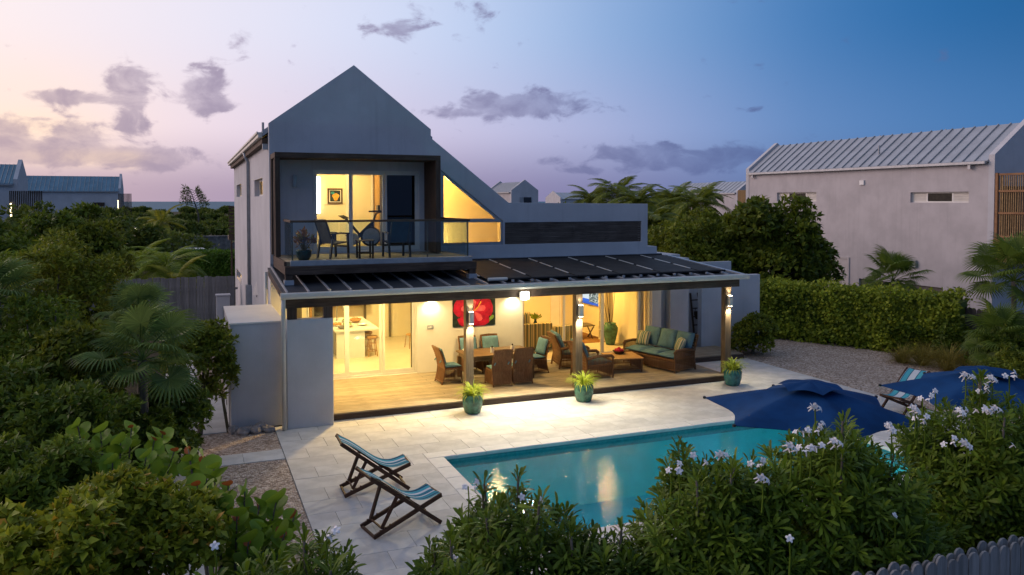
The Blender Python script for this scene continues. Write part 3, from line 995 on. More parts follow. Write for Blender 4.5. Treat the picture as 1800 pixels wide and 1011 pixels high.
# ---- balcony
part(MB().box(2.14, 6.86, 19.82, VF - 0.002, 3.64, 3.74), 'balcony_floor', 'deck_wood')
part(MB().box(2.22, 6.84, 19.70, 19.818, 3.635, 3.765), 'balcony_fascia', 'metal_grey', bevel=0.006)
part(MB().box(2.08, 6.93, 19.62, 19.80, 3.425, 3.632), 'balcony_beam', 'timber_x', bevel=0.01)
part(MB().box(2.08, 2.20, 19.802, VF - 0.002, 3.43, 3.632), 'balcony_beam', 'timber_y', bevel=0.01)
part(MB().box(2.08, 2.138, 19.802, VF - 0.002, 3.636, 3.74), 'balcony_fascia', 'timber_y')
part(MB().box(6.76, 6.93, 19.802, VF - 0.002, 3.43, 3.632), 'balcony_beam', 'timber_y', bevel=0.01)
for x in (2.09, 6.74):
    p_ = part(MB().box(x, x + 0.17, 19.63, 19.79, 3.22, 3.424), 'balcony_stub_post', 'timber_z')
    MB().box(x - 0.025, x + 0.195, 19.60, 19.82, 3.19, 3.31).build('flashing', 'roof_metal', p_)
# balustrade: flat rail on glass
RZ = 4.74
hr = MB()
hr.box(2.22, 6.80, 19.74, 19.83, RZ - 0.055, RZ)
hr.box(2.22, 2.30, 19.832, 21.29, RZ - 0.055, RZ)
hr.box(6.72, 6.80, 19.832, VF - 0.003, RZ - 0.055, RZ)
bal = part(hr, 'balustrade_rail', 'timber_x', bevel=0.008)
for a, b in zip([2.25, 3.40, 4.55, 5.66], [3.39, 4.54, 5.65, 6.77]):
    MB().box(a, b, 19.775, 19.787, 3.77, RZ - 0.056).build('glass_panel', 'rail_glass', bal)
MB().box(2.255, 2.267, 19.80, 21.28, 3.75, RZ - 0.056).build('glass_panel', 'rail_glass', bal)
for a, b in ((19.80, 21.1), (21.11, VF - 0.01)):
    MB().box(6.755, 6.767, a, b, 3.75, RZ - 0.056).build('glass_panel', 'rail_glass', bal)
for x, y in ((5.655, 19.80), (6.745, 19.80), (2.28, 19.81)):
    MB().box(x - 0.012, x + 0.012, y, y + 0.03, 3.745, RZ - 0.056).build('rail_post', 'frame_bronze', bal)

# ---- porch roof
RY0, RZ0, RY1, RZ1 = 18.56, 3.10, VF - 0.002, 3.40


def roof_z(y):
    return RZ0 + (RZ1 - RZ0) * (y - RY0) / (RY1 - RY0)


pr = MB()
pr.add([(x, y, roof_z(y) + dz) for dz in (-0.05, 0.0) for (x, y) in ((1.93, RY0), (14.62, RY0), (14.62, RY1), (1.93, RY1))],
       [(3, 2, 1, 0), (4, 5, 6, 7), (0, 1, 5, 4), (1, 2, 6, 5), (2, 3, 7, 6), (3, 0, 4, 7)])
porch = part(pr, 'porch_roof', 'roof_metal_dark')
x = 2.02
while x < 14.6:
    MB().bar((x, RY0 + 0.05, roof_z(RY0 + 0.05) + 0.022), (x, RY1 - 0.02, roof_z(RY1 - 0.02) + 0.022), 0.035, 0.045).build('roof_seam', 'roof_metal', porch)
    x += 0.485
MB().add([(x, y, roof_z(y) + dz) for dz in (-0.02, 0.035) for (x, y) in ((14.56, RY0), (14.68, RY0), (14.68, RY1), (14.56, RY1))],
         [(3, 2, 1, 0), (4, 5, 6, 7), (0, 1, 5, 4), (1, 2, 6, 5), (2, 3, 7, 6), (3, 0, 4, 7)]).build('verge_flashing', 'roof_metal', porch)
MB().box(2.0, 14.4, VF - 0.045, VF - 0.003, RZ1 + 0.002, RZ1 + 0.10).build('wall_flashing', 'roof_metal', porch)
# pale ceiling lining under the rafters
MB().add([(x, y, roof_z(y) + dz) for dz in (-0.09, -0.055) for (x, y) in ((2.1, 19.12), (14.5, 19.12), (14.5, RY1), (2.1, RY1))],
         [(3, 2, 1, 0), (4, 5, 6, 7), (0, 1, 5, 4), (1, 2, 6, 5), (2, 3, 7, 6), (3, 0, 4, 7)]).build('ceiling_lining', 'white_paint', porch)
# gutter with a rolled lip
pg = MB()
prof = [(-0.02, 0.03), (-0.15, 0.03), (-0.165, 0.01), (-0.16, -0.06), (-0.12, -0.11), (-0.02, -0.12)]
vs, fs = [], []
for xx in (1.86, 14.72):
    vs += [(xx, RY0 + a, RZ0 + b) for a, b in prof]
n = len(prof)
fs = [tuple(range(n)), tuple(range(2 * n - 1, n - 1, -1))] + [(i, (i + 1) % n, n + (i + 1) % n, n + i) for i in range(n)]
part(pg.add(vs, fs), 'gutter', 'gutter_cream')
part(MB().box(1.90, 14.60, RY0 - 0.018, RY0 + 0.03, RZ0 - 0.12, RZ0 - 0.052), 'fascia_board', 'gutter_cream')
part(MB().box(1.98, 14.56, 18.64, 18.78, 2.76, RZ0 - 0.058), 'porch_beam', 'timber_x', bevel=0.008)
ve = MB()
ve.add([(x, y, roof_z(y) + dz) for dz in (-0.22, -0.052) for (x, y) in ((1.94, RY0 + 0.04), (2.0, RY0 + 0.04), (2.0, RY1), (1.94, RY1))],
       [(3, 2, 1, 0), (4, 5, 6, 7), (0, 1, 5, 4), (1, 2, 6, 5), (2, 3, 7, 6), (3, 0, 4, 7)])
part(ve, 'verge_board', 'timber_y')
for xx in [2.9 + i * 0.97 for i in range(12)]:
    r_ = MB().bar((xx, 18.80, roof_z(18.80) - 0.16), (xx, RY1, roof_z(RY1) - 0.16), 0.06, 0.12)
    part(r_, 'rafter', 'timber_y')
# solar mats
mb_ = [6.98, 8.28, 9.56, 10.90, 12.22, 13.50, 14.30]
for a, b in zip(mb_, mb_[1:]):
    a0, b0 = a + 0.03, b - 0.03
    y0, y1 = 18.98, 22.28
    mt = MB()
    mt.add([(x, y, roof_z(y) + 0.05 + dz) for dz in (0.0, 0.025) for (x, y) in ((a0, y0), (b0, y0), (b0, y1), (a0, y1))],
           [(3, 2, 1, 0), (4, 5, 6, 7), (0, 1, 5, 4), (1, 2, 6, 5), (2, 3, 7, 6), (3, 0, 4, 7)])
    mt = mt.build('solar_mat', 'solar_black', porch)
    for yy in (y0 - 0.02, y1 + 0.02):
        MB().tube([(a0 - 0.02, yy, roof_z(yy) + 0.075), (b0 + 0.02, yy, roof_z(yy) + 0.075)], 0.032, 8).build('header_pipe', 'rubber_black', mt)
    for q in range(3):
        yy = y0 + 0.55 + q * 1.05
        MB().bar((a - 0.012, yy, roof_z(yy) + 0.08), (a - 0.012, yy + 0.85, roof_z(yy + 0.85) + 0.08), 0.045, 0.012).build('strap', 'gutter_cream', mt)
for k in range(13):
    xx = 7.6 + k * 0.54
    MB().box(xx, xx + 0.06, 18.80, 18.86, roof_z(18.83) + 0.02, roof_z(18.83) + 0.075).build('roof_clip', 'roof_metal', porch)
MB().tube([(6.98, 18.9, roof_z(18.9) + 0.09), (7.5, 18.9, roof_z(18.9) + 0.09)], 0.045, 8).build('feed_pipe', 'gutter_cream', porch)
# posts
for (x, lab) in ((6.42, None), (9.51, None), (14.34, None)):
    part(MB().box(x, x + 0.205, 18.99, 19.19, DZ + 0.001 if x < 14.3 else DZ + 0.001, 2.76), 'porch_post', 'post_wood', bevel=0.008)
    part(MB().box(x - 0.05, x + 0.255, 18.785, 19.195, 2.762, 2.96), 'post_cap', 'post_wood')
# privacy wall with two stub posts, flat-roofed store beside it
part(MB().box(2.0, 3.04, 18.60, 18.86, 0, 2.50), 'privacy_wall', 'stucco', bevel=0.01)
for x in (2.02, 2.83):
    part(MB().box(x, x + 0.21, 18.64, 18.80, 2.502, 2.758), 'stub_post', 'timber_z')
st = MB().box(0.80, 1.97, 19.02, 22.2, 0, 2.40)
part(st, 'store_wall', 'stucco', bevel=0.01)
part(MB().box(0.78, 1.985, 19.00, 22.22, 2.402, 2.44), 'store_roof', 'stucco_warm')
sd = part(MB().box(0.765, 0.798, 19.35, 20.35, 0.02, 2.1), 'store_door', 'white_paint')
MB().box(0.74, 0.764, 19.42, 19.46, 1.0, 1.15).build('handle', 'metal_grey', sd)
MB().box(0.75, 0.764, 20.2, 20.34, 0.3, 0.42).build('hinge', 'black_metal', sd)
MB().box(0.75, 0.764, 20.2, 20.34, 1.7, 1.82).build('hinge', 'black_metal', sd)
sd = part(MB().box(0.765, 0.798, 20.6, 21.6, 0.02, 2.1), 'store_door', 'white_paint')
MB().box(0.74, 0.764, 20.67, 20.71, 1.0, 1.15).build('handle', 'metal_grey', sd)
dp = MB().tube([(1.92, 18.50, 2.99), (1.92, 18.54, 2.7), (1.92, 18.54, 0.02)], 0.05, 10)
part(dp, 'downpipe', 'gutter_cream', smooth=True)
part(MB().tube([(1.87, 22.35, 3.3), (1.87, 22.35, 0.1)], 0.05, 10), 'downpipe', 'gutter_cream', smooth=True)
# ================================================================== ROOMS BEHIND THE GLASS
IV = VF + 0.262
WARM = (1.0, 0.54, 0.12)
WARM2 = (1.0, 0.66, 0.22)
part(MB().box(2.26, 14.2, IV, 29.2, 0.0, DZ), 'room_floor', 'interior_floor')
part(MB().box(2.26, 14.02, IV, 29.2, 3.24, 3.355), 'room_ceiling', 'white_paint')
part(MB().box(2.26, 8.80, 29.0, 29.2, DZ, 3.238), 'room_wall', 'interior_paint')
part(MB().box(8.96, 14.02, 28.2, 28.4, DZ, 3.238), 'room_wall', 'interior_paint')
part(MB().box(8.81, 8.95, IV, 29.0, DZ, 3.238), 'room_wall', 'interior_paint')
part(MB().box(14.03, 14.2, IV, 28.6, DZ, 3.3), 'room_wall', 'interior_paint')
# upper bedroom
part(MB().box(2.26, 6.29, IV, 27.0, 3.36, 3.79), 'room_floor', 'deck_wood')
part(MB().box(2.26, 6.29, 26.1, 26.25, 3.792, 6.9), 'room_wall', 'interior_paint')
part(MB().box(2.26, 6.29, IV, 26.1, 6.905, 6.96), 'room_ceiling', 'white_paint')
# stair hall behind the raked window
part(MB().slab([(6.55, 3.425), (9.14, 3.425), (9.14, 4.80), (6.55, 6.74)], [], 23.9, 24.0, 'Y'), 'room_wall', 'interior_paint')
part(MB().box(6.55, 9.3, IV, 24.0, 3.36, 3.42), 'room_floor', 'interior_floor')
part(MB().box(9.15, 9.3, IV, 24.0, 3.42, 4.86), 'room_wall', 'interior_paint')
part(MB().add([(6.55, IV, 6.75), (9.14, IV, 4.84), (9.14, 24.0, 4.84), (6.55, 24.0, 6.75), (6.55, IV, 6.80), (9.14, IV, 4.89), (9.14, 24.0, 4.89), (6.55, 24.0, 6.80)],
              [(3, 2, 1, 0), (4, 5, 6, 7), (0, 1, 5, 4), (1, 2, 6, 5), (2, 3, 7, 6), (3, 0, 4, 7)]), 'stair_roof', 'white_paint')


def downlight(x, y, z, e, col, label, size=0.3):
    t = thing('ceiling_light', label, 'lamp', (x, y, z), group='ceiling lights inside the villa')
    MB().lathe([(0.0, 0.0), (0.14, 0.0), (0.14, -0.03), (0.11, -0.04), (0.0, -0.04)], 16).build('diffuser', 'lamp_warm', t)
    MB().lathe([(0.142, 0.0), (0.17, 0.0), (0.17, -0.03), (0.142, -0.03)], 16).build('trim_ring', 'white_paint', t)
    lamp('room_light', 'AREA', (0, 0, -0.06), e, col, size, t)
    return t


downlight(3.7, 24.0, 3.238, 95, WARM2, 'round ceiling light over the kitchen sink side')
downlight(6.0, 24.6, 3.238, 105, WARM2, 'round ceiling light over the kitchen doorway')
downlight(5.2, 27.2, 3.238, 105, WARM2, 'round ceiling light above the far end of the kitchen island')
downlight(10.4, 26.0, 3.238, 125, WARM, 'round ceiling light above the striped sofa')
downlight(12.6, 25.0, 3.238, 135, WARM, 'round ceiling light between the television and the sofa')
downlight(4.3, 24.6, 6.903, 120, WARM2, 'round ceiling light in the upstairs gym room')
sl = thing('stair_lamp', 'small globe lamp glowing low behind the raked stair window', 'lamp', (7.05, 23.7, 4.02))
MB().lathe([(0, -0.09), (0.06, -0.07), (0.09, 0), (0.06, 0.07), (0, 0.09)], 14).build('globe', 'lamp_warm', sl, smooth=True)
MB().box(-0.02, 0.02, 0.06, 0.198, -0.02, 0.02).build('arm', 'metal_grey', sl)
lamp('stair_light', 'POINT', (0.0, -0.25, 0.1), 44, WARM, 0.1, sl)
sl2 = thing('stair_pendant', 'slim lamp fixed to the sloping ceiling of the stair hall', 'lamp', (6.75, VF + 0.33, 6.2))
MB().lathe([(0, -0.06), (0.07, -0.06), (0.05, 0.02), (0, 0.02)], 14).build('shade', 'lamp_warm', sl2)
MB().tube([(0, 0, 0.02), (0, 0, 0.40)], 0.008, 6).build('flex', 'black_metal', sl2)
lamp('stair_light', 'POINT', (0.35, 0.25, -0.45), 78, (1.0, 0.52, 0.10), 0.12, sl2)

# side corridor behind the small left-hand windows
part(MB().box(3.3, 3.42, 26.26, 40.7, DZ, 6.9), 'room_wall', 'interior_paint')
part(MB().box(2.26, 3.29, 29.3, 40.7, 3.4, 3.55), 'room_floor', 'interior_floor')
for (y_, z_, e_, lab) in ((29.0, 6.3, 70, 'corridor lamp behind the nearer small upper window'), (39.6, 6.3, 110, 'corridor lamp behind the farther small upper window'), (39.8, 2.6, 90, 'corridor lamp behind the small lower window')):
    cl_ = thing('corridor_lamp', lab, 'lamp', (3.25, y_, z_), group='corridor lamps inside the villa')
    MB().lathe([(0, -0.07), (0.05, -0.05), (0.07, 0), (0.05, 0.05), (0, 0.07)], 12).build('globe', 'lamp_warm', cl_, smooth=True)
    MB().box(0.0, 0.048, -0.02, 0.02, -0.02, 0.02).build('arm', 'metal_grey', cl_)
    lamp('corridor_light', 'POINT', (-0.3, 0, 0), e_, WARM, 0.08, cl_)

# ---- upstairs
pf = thing('framed_picture', 'small framed picture with an orange patch on the upstairs wall', 'picture', (4.36, 26.096, 5.37))
fm = MB().slab(rect(-0.24, 0.24, -0.25, 0.25), [rect(-0.19, 0.19, -0.20, 0.20)], -0.03, 0, 'Y').build('frame', 'art_gold', pf)
MB().box(-0.19, 0.19, -0.010, 0, -0.20, 0.20).build('mount', 'white_paint', pf)
cv = MB().box(-0.165, 0.165, -0.014, -0.0101, -0.175, 0.175).build('canvas', 'art_dark', pf)
MB().add([(0.10 * math.cos(t) * (1 + .3 * math.sin(3 * t)) + 0.02, -0.0165, 0.12 * math.sin(t) - 0.03) for t in [i * math.pi / 8 for i in range(16)]], [tuple(range(16))]).build('paint_patch', 'art_orange', cv)
MB().add([(0.06 * math.cos(t) - 0.08, -0.0165, 0.05 * math.sin(t) + 0.10) for t in [i * math.pi / 5 for i in range(10)]], [tuple(range(10))]).build('paint_patch', 'art_teal', cv)
wl = thing('glow_strip', 'tall slim white glowing strip in place of a lit doorway upstairs', 'lamp', (3.80, 26.09, 5.4))  # emissive panel standing in for a bright doorway in the back wall
MB().box(-0.07, 0.07, -0.03, 0, -0.58, 0.58).build('diffuser', 'lamp_white', wl)
MB().box(-0.09, 0.09, -0.008, 0.002, -0.6, 0.6).build('backplate', 'white_paint', wl)
dr = thing('interior_door', 'pale panel door standing in the upstairs room', 'door', (5.15, 26.09, 3.792))
MB().box(-0.36, 0.36, -0.05, 0, 0, 2.25).build('door_leaf', 'interior_paint', dr)
MB().slab([(-0.44, 0), (0.44, 0), (0.44, 2.33), (-0.44, 2.33)], [[(-0.365, 0.0005), (0.365, 0.0005), (0.365, 2.255), (-0.365, 2.255)]], -0.07, 0, 'Y').build('door_frame', 'white_paint', dr)
for z in (0.3, 1.1, 1.95):
    MB().box(-0.35, -0.33, -0.062, -0.0505, z, z + 0.1).build('hinge', 'metal_grey', dr)
wd = thing('wardrobe', 'honey coloured wooden wardrobe at the right of the upstairs room', 'wardrobe', (5.95, 25.75, 3.792))
MB().box(-0.32, 0.30, -0.3, 0.3, 0.05, 2.5).build('carcass', 'honey_wood', wd)
MB().box(-0.315, -0.01, -0.33, -0.301, 0.08, 2.46).build('door_leaf', 'honey_wood', wd)
MB().box(0.0, 0.295, -0.33, -0.301, 0.08, 2.46).build('door_leaf', 'honey_wood', wd)
MB().box(-0.05, -0.035, -0.35, -0.331, 1.1, 1.3).build('handle', 'metal_grey', wd)


def curtain(name, label, x0, x1, y, z0, z1, mat, folds=9, amp=0.035):
    n = folds * 6
    pts = [(x0 + (x1 - x0) * i / n, y + amp * math.sin(2 * math.pi * folds * i / n)) for i in range(n + 1)]
    gr = [[(px, py, z) for (px, py) in pts] for z in (z0, z0 + (z1 - z0) * .5, z1)]
    gr2 = [[(px, py + 0.006, z) for (px, py) in pts] for z in (z0, z0 + (z1 - z0) * .5, z1)]
    mb = MB().sheet(gr)
    mb.sheet(gr2)
    return tag(mb.build(name, mat, smooth=True), label, 'curtain')


curtain('curtain', 'gathered pale curtain beside the dark balcony door', 5.12, 5.32, VF + 0.42, 3.80, 6.2, 'interior_paint', 6)
curtain('curtain', 'long dark blind behind the right balcony door', 5.34, 6.2, VF + 0.42, 3.80, 6.2, 'taupe_cloth', 12)
curtain('curtain', 'gathered cream curtain at the right end of the living room doors', 13.74, 14.0, VF + 0.42, DZ + 0.02, 3.0, 'interior_paint', 5)
curtain('curtain', 'gathered curtain at the kitchen end of the terrace doors', 6.02, 6.2, VF + 0.42, DZ + 0.02, 3.0, 'taupe_cloth', 4)

bk = thing('exercise_bike', 'black exercise bike behind the upstairs glass', 'exercise bike', (4.54, 23.06, 3.79), rz=rad(0))
bk.scale = (1.12, 1.12, 1.08)
fr_ = MB()
fr_.bar((-0.5, 0, 0.06), (0.5, 0, 0.06), 0.07, 0.06)
fr_.bar((-0.32, 0, 0.08), (0.34, 0, 0.72), 0.07, 0.09)
fr_.bar((0.0, 0, 0.42), (-0.36, 0, 0.86), 0.06, 0.06)
fr_.bar((0.34, 0, 0.70), (0.44, 0, 0.98), 0.05, 0.05)
fr_.bar((0.42, 0, 0.10), (0.34, 0, 0.72), 0.05, 0.07)
fr_.build('frame', 'black_metal', bk)
for x in (-0.48, 0.48):
    MB().tube([(x, -0.26, 0.035), (x, 0.26, 0.035)], 0.035, 8).build('foot', 'black_metal', bk)
fl_ = MB().lathe([(0.0, -0.03), (0.25, -0.03), (0.27, 0), (0.25, 0.03), (0.0, 0.03)], 26, (0, 0, 0), Matrix.Translation((0.30, 0, 0.36)) @ Matrix.Rotation(rad(90), 4, 'X')).build('flywheel', 'black_metal', bk)
MB().lathe([(0.15, -0.045), (0.22, -0.045), (0.22, 0.045), (0.15, 0.045)], 26, (0, 0, 0), Matrix.Translation((0.30, 0, 0.36)) @ Matrix.Rotation(rad(90), 4, 'X')).build('flywheel_rim', 'metal_grey', fl_)
MB().lathe([(0.0, -0.05), (0.16, -0.05), (0.16, 0.05), (0.0, 0.05)], 20, (0, 0, 0), Matrix.Translation((-0.18, 0, 0.30)) @ Matrix.Rotation(rad(90), 4, 'X')).build('crank_cover', 'metal_grey', bk)
MB().add([(-0.54, -0.04, 0.93), (-0.54, 0.04, 0.93), (-0.50, 0.12, 0.90), (-0.28, 0.05, 0.86), (-0.22, 0, 0.85), (-0.28, -0.05, 0.86), (-0.50, -0.12, 0.90),
          (-0.40, 0, 0.94), (-0.40, 0, 0.83)],
         [(0, 1, 7), (1, 2, 7), (2, 3, 7), (3, 4, 7), (4, 5, 7), (5, 6, 7), (6, 0, 7), (1, 0, 8), (2, 1, 8), (3, 2, 8), (4, 3, 8), (5, 4, 8), (6, 5, 8), (0, 6, 8)]).build('saddle', 'rubber_black', bk)
hb = MB().tube([(0.30, -0.24, 1.03), (0.52, -0.22, 1.04), (0.46, 0, 0.98), (0.52, 0.22, 1.04), (0.30, 0.24, 1.03)], 0.024, 6).build('handlebar', 'rubber_black', bk)
MB().box(0.47, 0.52, -0.12, 0.12, 1.02, 1.20).build('display', 'screen_dark', bk)
for s_ in (-1, 1):
    MB().bar((-0.18, s_ * 0.08, 0.30), (-0.18 + s_ * 0.13, s_ * 0.10, 0.30 - s_ * 0.1), 0.03).box(-0.24 + s_ * .13, -0.10 + s_ * .13, s_ * .14 - .05, s_ * .14 + .05, .28 - s_ * .1, .31 - s_ * .1).build('pedal', 'black_metal', bk)

# ---- kitchen
isl = thing('kitchen_island', 'white kitchen island with overhanging top behind the terrace doors', 'kitchen island', (0, 0, DZ))
MB().box(4.26, 5.16, 25.42, 28.1, 0.0, 0.86).build('base', 'white_paint', isl)
MB().box(4.20, 5.62, 25.36, 28.2, 0.862, 0.92).build('worktop', 'ceramic_white', isl, bevel=0.006)
MB().box(4.235, 4.259, 25.5, 26.1, 0.1, 0.82).build('dishwasher_front', 'oven_steel', isl)
TZ = DZ + 0.921


def bowl(name, x, y, z, r, h, mat, label, cat='bowl', fill=None):
    t = thing(name, label, cat, (x, y, z))
    MB().lathe([(0, 0), (r * .45, 0), (r * .9, h * .6), (r, h), (r * .92, h), (r * .8, h * .6), (0, h * .2)], 18).build('dish', mat, t, smooth=True)
    if fill:
        mb = MB()
        for i in range(7):
            a = i * 0.9
            rr = r * (0.45 if i else 0)
            mb.lathe([(0, -r * .3), (r * .25, -r * .18), (r * .34, 0), (r * .25, r * .2), (0, r * .3)], 8, (rr * math.cos(a), rr * math.sin(a), h * 0.9))
        mb.build('food', fill, t, smooth=True)
    return t


bowl('fruit_bowl', 4.72, 26.0, TZ, 0.20, 0.10, 'ceramic_white', 'white bowl of green fruit at the near end of the island', fill='fruit_green')
bowl('bread_bowl', 5.15, 26.9, TZ, 0.20, 0.12, 'rattan_pale', 'woven bowl of bread rolls towards the back of the island', fill='bread')
bowl('serving_dish', 5.22, 26.15, TZ, 0.19, 0.06, 'ceramic_white', 'empty shallow white dish at the right edge of the island', 'dish')
bowl('salad_bowl', 4.85, 27.0, TZ, 0.17, 0.09, 'ceramic_white', 'white salad bowl in the middle of the island', fill='fruit_green')
bowl('platter', 4.45, 26.4, TZ, 0.24, 0.04, 'ceramic_white', 'flat white platter by the sink side of the island', 'dish', fill='bread')
bowl('soup_bowl', 4.48, 25.66, TZ, 0.15, 0.09, 'oven_steel', 'steel mixing bowl on the near left corner of the island')
fc = thing('tap', 'tall curved kitchen tap rising from the island', 'tap', (4.62, 27.5, TZ))
MB().tube([(0, 0, 0), (0, 0, 0.42)] + [(0.11 - 0.11 * math.cos(a), 0, 0.42 + 0.11 * math.sin(a)) for a in [i * math.pi / 8 for i in range(1, 9)]] + [(0.22, 0, 0.34)], 0.018, 8).build('spout', 'metal_grey', fc, smooth=True)
MB().lathe([(0.0, 0), (0.035, 0), (0.03, 0.05), (0, 0.05)], 12).build('base', 'metal_grey', fc)


def bar_stool(x, y, label):
    t = thing('bar_stool', label, 'stool', (x, y, DZ), group='rattan stools at the kitchen island')
    MB().lathe([(0, 0.58), (0.17, 0.58), (0.19, 0.62), (0.18, 0.66), (0, 0.67)], 16).build('seat', 'rattan_pale', t, smooth=True)
    for a in (45, 135, 225, 315):
        c, s_ = math.cos(rad(a)), math.sin(rad(a))
        MB().tube([(0.13 * c, 0.13 * s_, 0.6), (0.21 * c, 0.21 * s_, 0)], [0.018, 0.016], 6).build('leg', 'rattan_pale', t)
    rg = MB()
    for k in range(4):
        a0, a1 = rad(45 + 90 * k), rad(135 + 90 * k)
        rg.tube([(0.19 * math.cos(a0), 0.19 * math.sin(a0), 0.18), (0.19 * math.cos(a1), 0.19 * math.sin(a1), 0.18)], 0.011, 6)
        rg.tube([(0.16 * math.cos(a0), 0.16 * math.sin(a0), 0.42), (0.16 * math.cos(a1), 0.16 * math.sin(a1), 0.42)], 0.011, 6)
    rg.build('rungs', 'rattan_pale', t)


bar_stool(5.42, 25.55, 'round rattan bar stool nearest the terrace doors under the island top')
bar_stool(5.44, 26.45, 'round rattan bar stool second from the terrace doors under the island top')
ch = thing('bistro_chair', 'orange rattan bistro chair standing in the kitchen by the right door edge', 'chair', (7.0, 26.5, DZ), rad(190))
MB().lathe([(0, 0.44), (0.20, 0.44), (0.21, 0.47), (0, 0.48)], 16).build('seat', 'rattan_pale', ch)
for sx in (-1, 1):
    MB().tube([(0.14, sx * 0.15, 0.45), (0.18, sx * 0.19, 0)], 0.014, 6).build('leg', 'rattan_pale', ch)
    MB().tube([(-0.14, sx * 0.15, 0.45), (-0.20, sx * 0.19, 0)], 0.014, 6).build('leg', 'rattan_pale', ch)
bb = MB()
arch = [(-0.16 - 0.10 * math.sin(t) , -0.20 * math.cos(t), 0.46 + 0.46 * math.sin(t)) for t in [i * math.pi / 12 for i in range(13)]]
bb.tube(arch, 0.014, 6)
for k in range(-4, 5):
    yy = k * 0.04
    bb.bar((-0.165, yy, 0.47), (-0.255, yy, 0.46 + 0.44 * math.sqrt(max(0.05, 1 - (yy / 0.2) ** 2))), 0.012)
for zz in (0.58, 0.68, 0.78):
    bb.bar((-0.2, -0.17, zz), (-0.2, 0.17, zz), 0.012)
bb.build('backrest', 'rattan_pale', ch)
cab = thing('oven_cabinet', 'tall olive cabinet with a built-in dark oven at the back of the kitchen', 'cabinet', (4.12, 28.6, DZ))
MB().box(-0.30, 0.30, -0.3, 0.38, 0, 2.5).build('carcass', 'rattan_pale', cab)
ov = MB().box(-0.22, 0.22, -0.33, -0.301, 0.95, 1.62).build('oven', 'oven_steel', cab)
MB().box(-0.15, 0.15, -0.338, -0.331, 1.0, 1.42).build('oven_window', 'screen_dark', ov)
MB().box(-0.18, 0.18, -0.355, -0.331, 1.48, 1.50).build('handle', 'metal_grey', ov)
frg = thing('fridge', 'white upright fridge at the left back of the kitchen', 'fridge', (3.46, 28.6, DZ))
MB().box(-0.34, 0.34, -0.3, 0.38, 0, 2.1).build('body', 'white_paint', frg, bevel=0.015)
MB().box(-0.335, 0.335, -0.34, -0.302, 0.75, 2.08).build('door_leaf', 'white_paint', frg, bevel=0.01)
MB().box(-0.335, 0.335, -0.34, -0.302, 0.05, 0.73).build('door_leaf', 'white_paint', frg, bevel=0.01)
MB().box(0.26, 0.29, -0.38, -0.341, 1.0, 1.6).build('handle', 'metal_grey', frg)
kc = thing('wall_cabinet', 'honey wood wall cupboards over the kitchen back counter', 'cabinet', (5.25, 28.8, DZ))
for i in range(3):
    c_ = MB().box(-0.80 + i * 0.5, -0.305 + i * 0.5, -0.2, 0.19, 1.3, 2.4).build('cupboard', 'honey_wood', kc)
    MB().box(-0.36 + i * 0.5, -0.345 + i * 0.5, -0.22, -0.201, 1.4, 1.55).build('handle', 'metal_grey', c_)
kd = thing('hall_doorway', 'dark framed doorway in the back wall of the kitchen', 'doorway', (6.35, 28.99, DZ))
MB().slab([(-0.5, 0), (0.5, 0), (0.5, 2.4), (-0.5, 2.4)], [[(-0.42, 0.001), (0.42, 0.001), (0.42, 2.32), (-0.42, 2.32)]], -0.06, 0, 'Y').build('door_frame', 'taupe_cloth', kd)
MB().box(-0.42, 0.42, -0.02, 0, 0, 2.32).build('door_leaf', 'interior_paint', kd)

# ---- living room
def cushion(mb, cx, cy, cz, w, d, t, M=None, n=6, puff=1.0):
    """soft pillow: superellipse top and bottom"""
    gr_t, gr_b = [], []
    for i in range(n + 1):
        rt, rb = [], []
        for j in range(n + 1):
            a, b = -1 + 2 * i / n, -1 + 2 * j / n
            h = (max(0, 1 - abs(a) ** 3.5) * max(0, 1 - abs(b) ** 3.5)) ** 0.45
            h = max(h, 0.0) * t / 2 * puff + t * 0.12
            rt.append((cx + a * w / 2, cy + b * d / 2, cz + h))
            rb.append((cx + a * w / 2, cy + b * d / 2, cz - h))
        gr_t.append(rt)
        gr_b.append(rb)
    m_ = n + 1
    vs = [p for r in gr_t for p in r] + [p for r in gr_b for p in r]
    o = m_ * m_
    fs = []
    for i in range(n):
        for j in range(n):
            fs.append((i * m_ + j, (i + 1) * m_ + j, (i + 1) * m_ + j + 1, i * m_ + j + 1))
            fs.append((o + i * m_ + j, o + i * m_ + j + 1, o + (i + 1) * m_ + j + 1, o + (i + 1) * m_ + j))
    for i in range(n):
        fs.append((i * m_, (i) * m_ + o, (i + 1) * m_ + o, (i + 1) * m_))
        fs.append((i * m_ + n, (i + 1) * m_ + n, (i + 1) * m_ + n + o, i * m_ + n + o))
        fs.append((i, i + 1, i + 1 + o, i + o))
        fs.append((n * m_ + i, n * m_ + i + o, n * m_ + i + 1 + o, n * m_ + i + 1))
    mb.add(vs, fs, M)
    return mb


ss_ = thing('striped_sofa', 'yellow and green striped sofa seen from behind in the living room', 'sofa', (10.45, 24.55, DZ))
MB().box(-0.9, 0.9, -0.14, 0.08, 0.06, 0.90).build('backrest', 'sofa_stripe', ss_, bevel=0.03)
MB().box(-0.9, -0.68, 0.082, 0.8, 0.06, 0.62).build('armrest', 'sofa_stripe', ss_, bevel=0.03)
MB().box(0.68, 0.9, 0.082, 0.8, 0.06, 0.62).build('armrest', 'sofa_stripe', ss_, bevel=0.03)
MB().box(-0.678, 0.678, 0.082, 0.8, 0.06, 0.44).build('seat', 'sofa_stripe', ss_, bevel=0.03)
s2 = thing('striped_armchair', 'dark striped armchair seen from behind left of the wooden post', 'armchair', (11.75, 24.45, DZ), rad(8))
MB().box(-0.42, 0.42, -0.12, 0.08, 0.06, 0.78).build('backrest', 'sofa_stripe', s2, bevel=0.03)
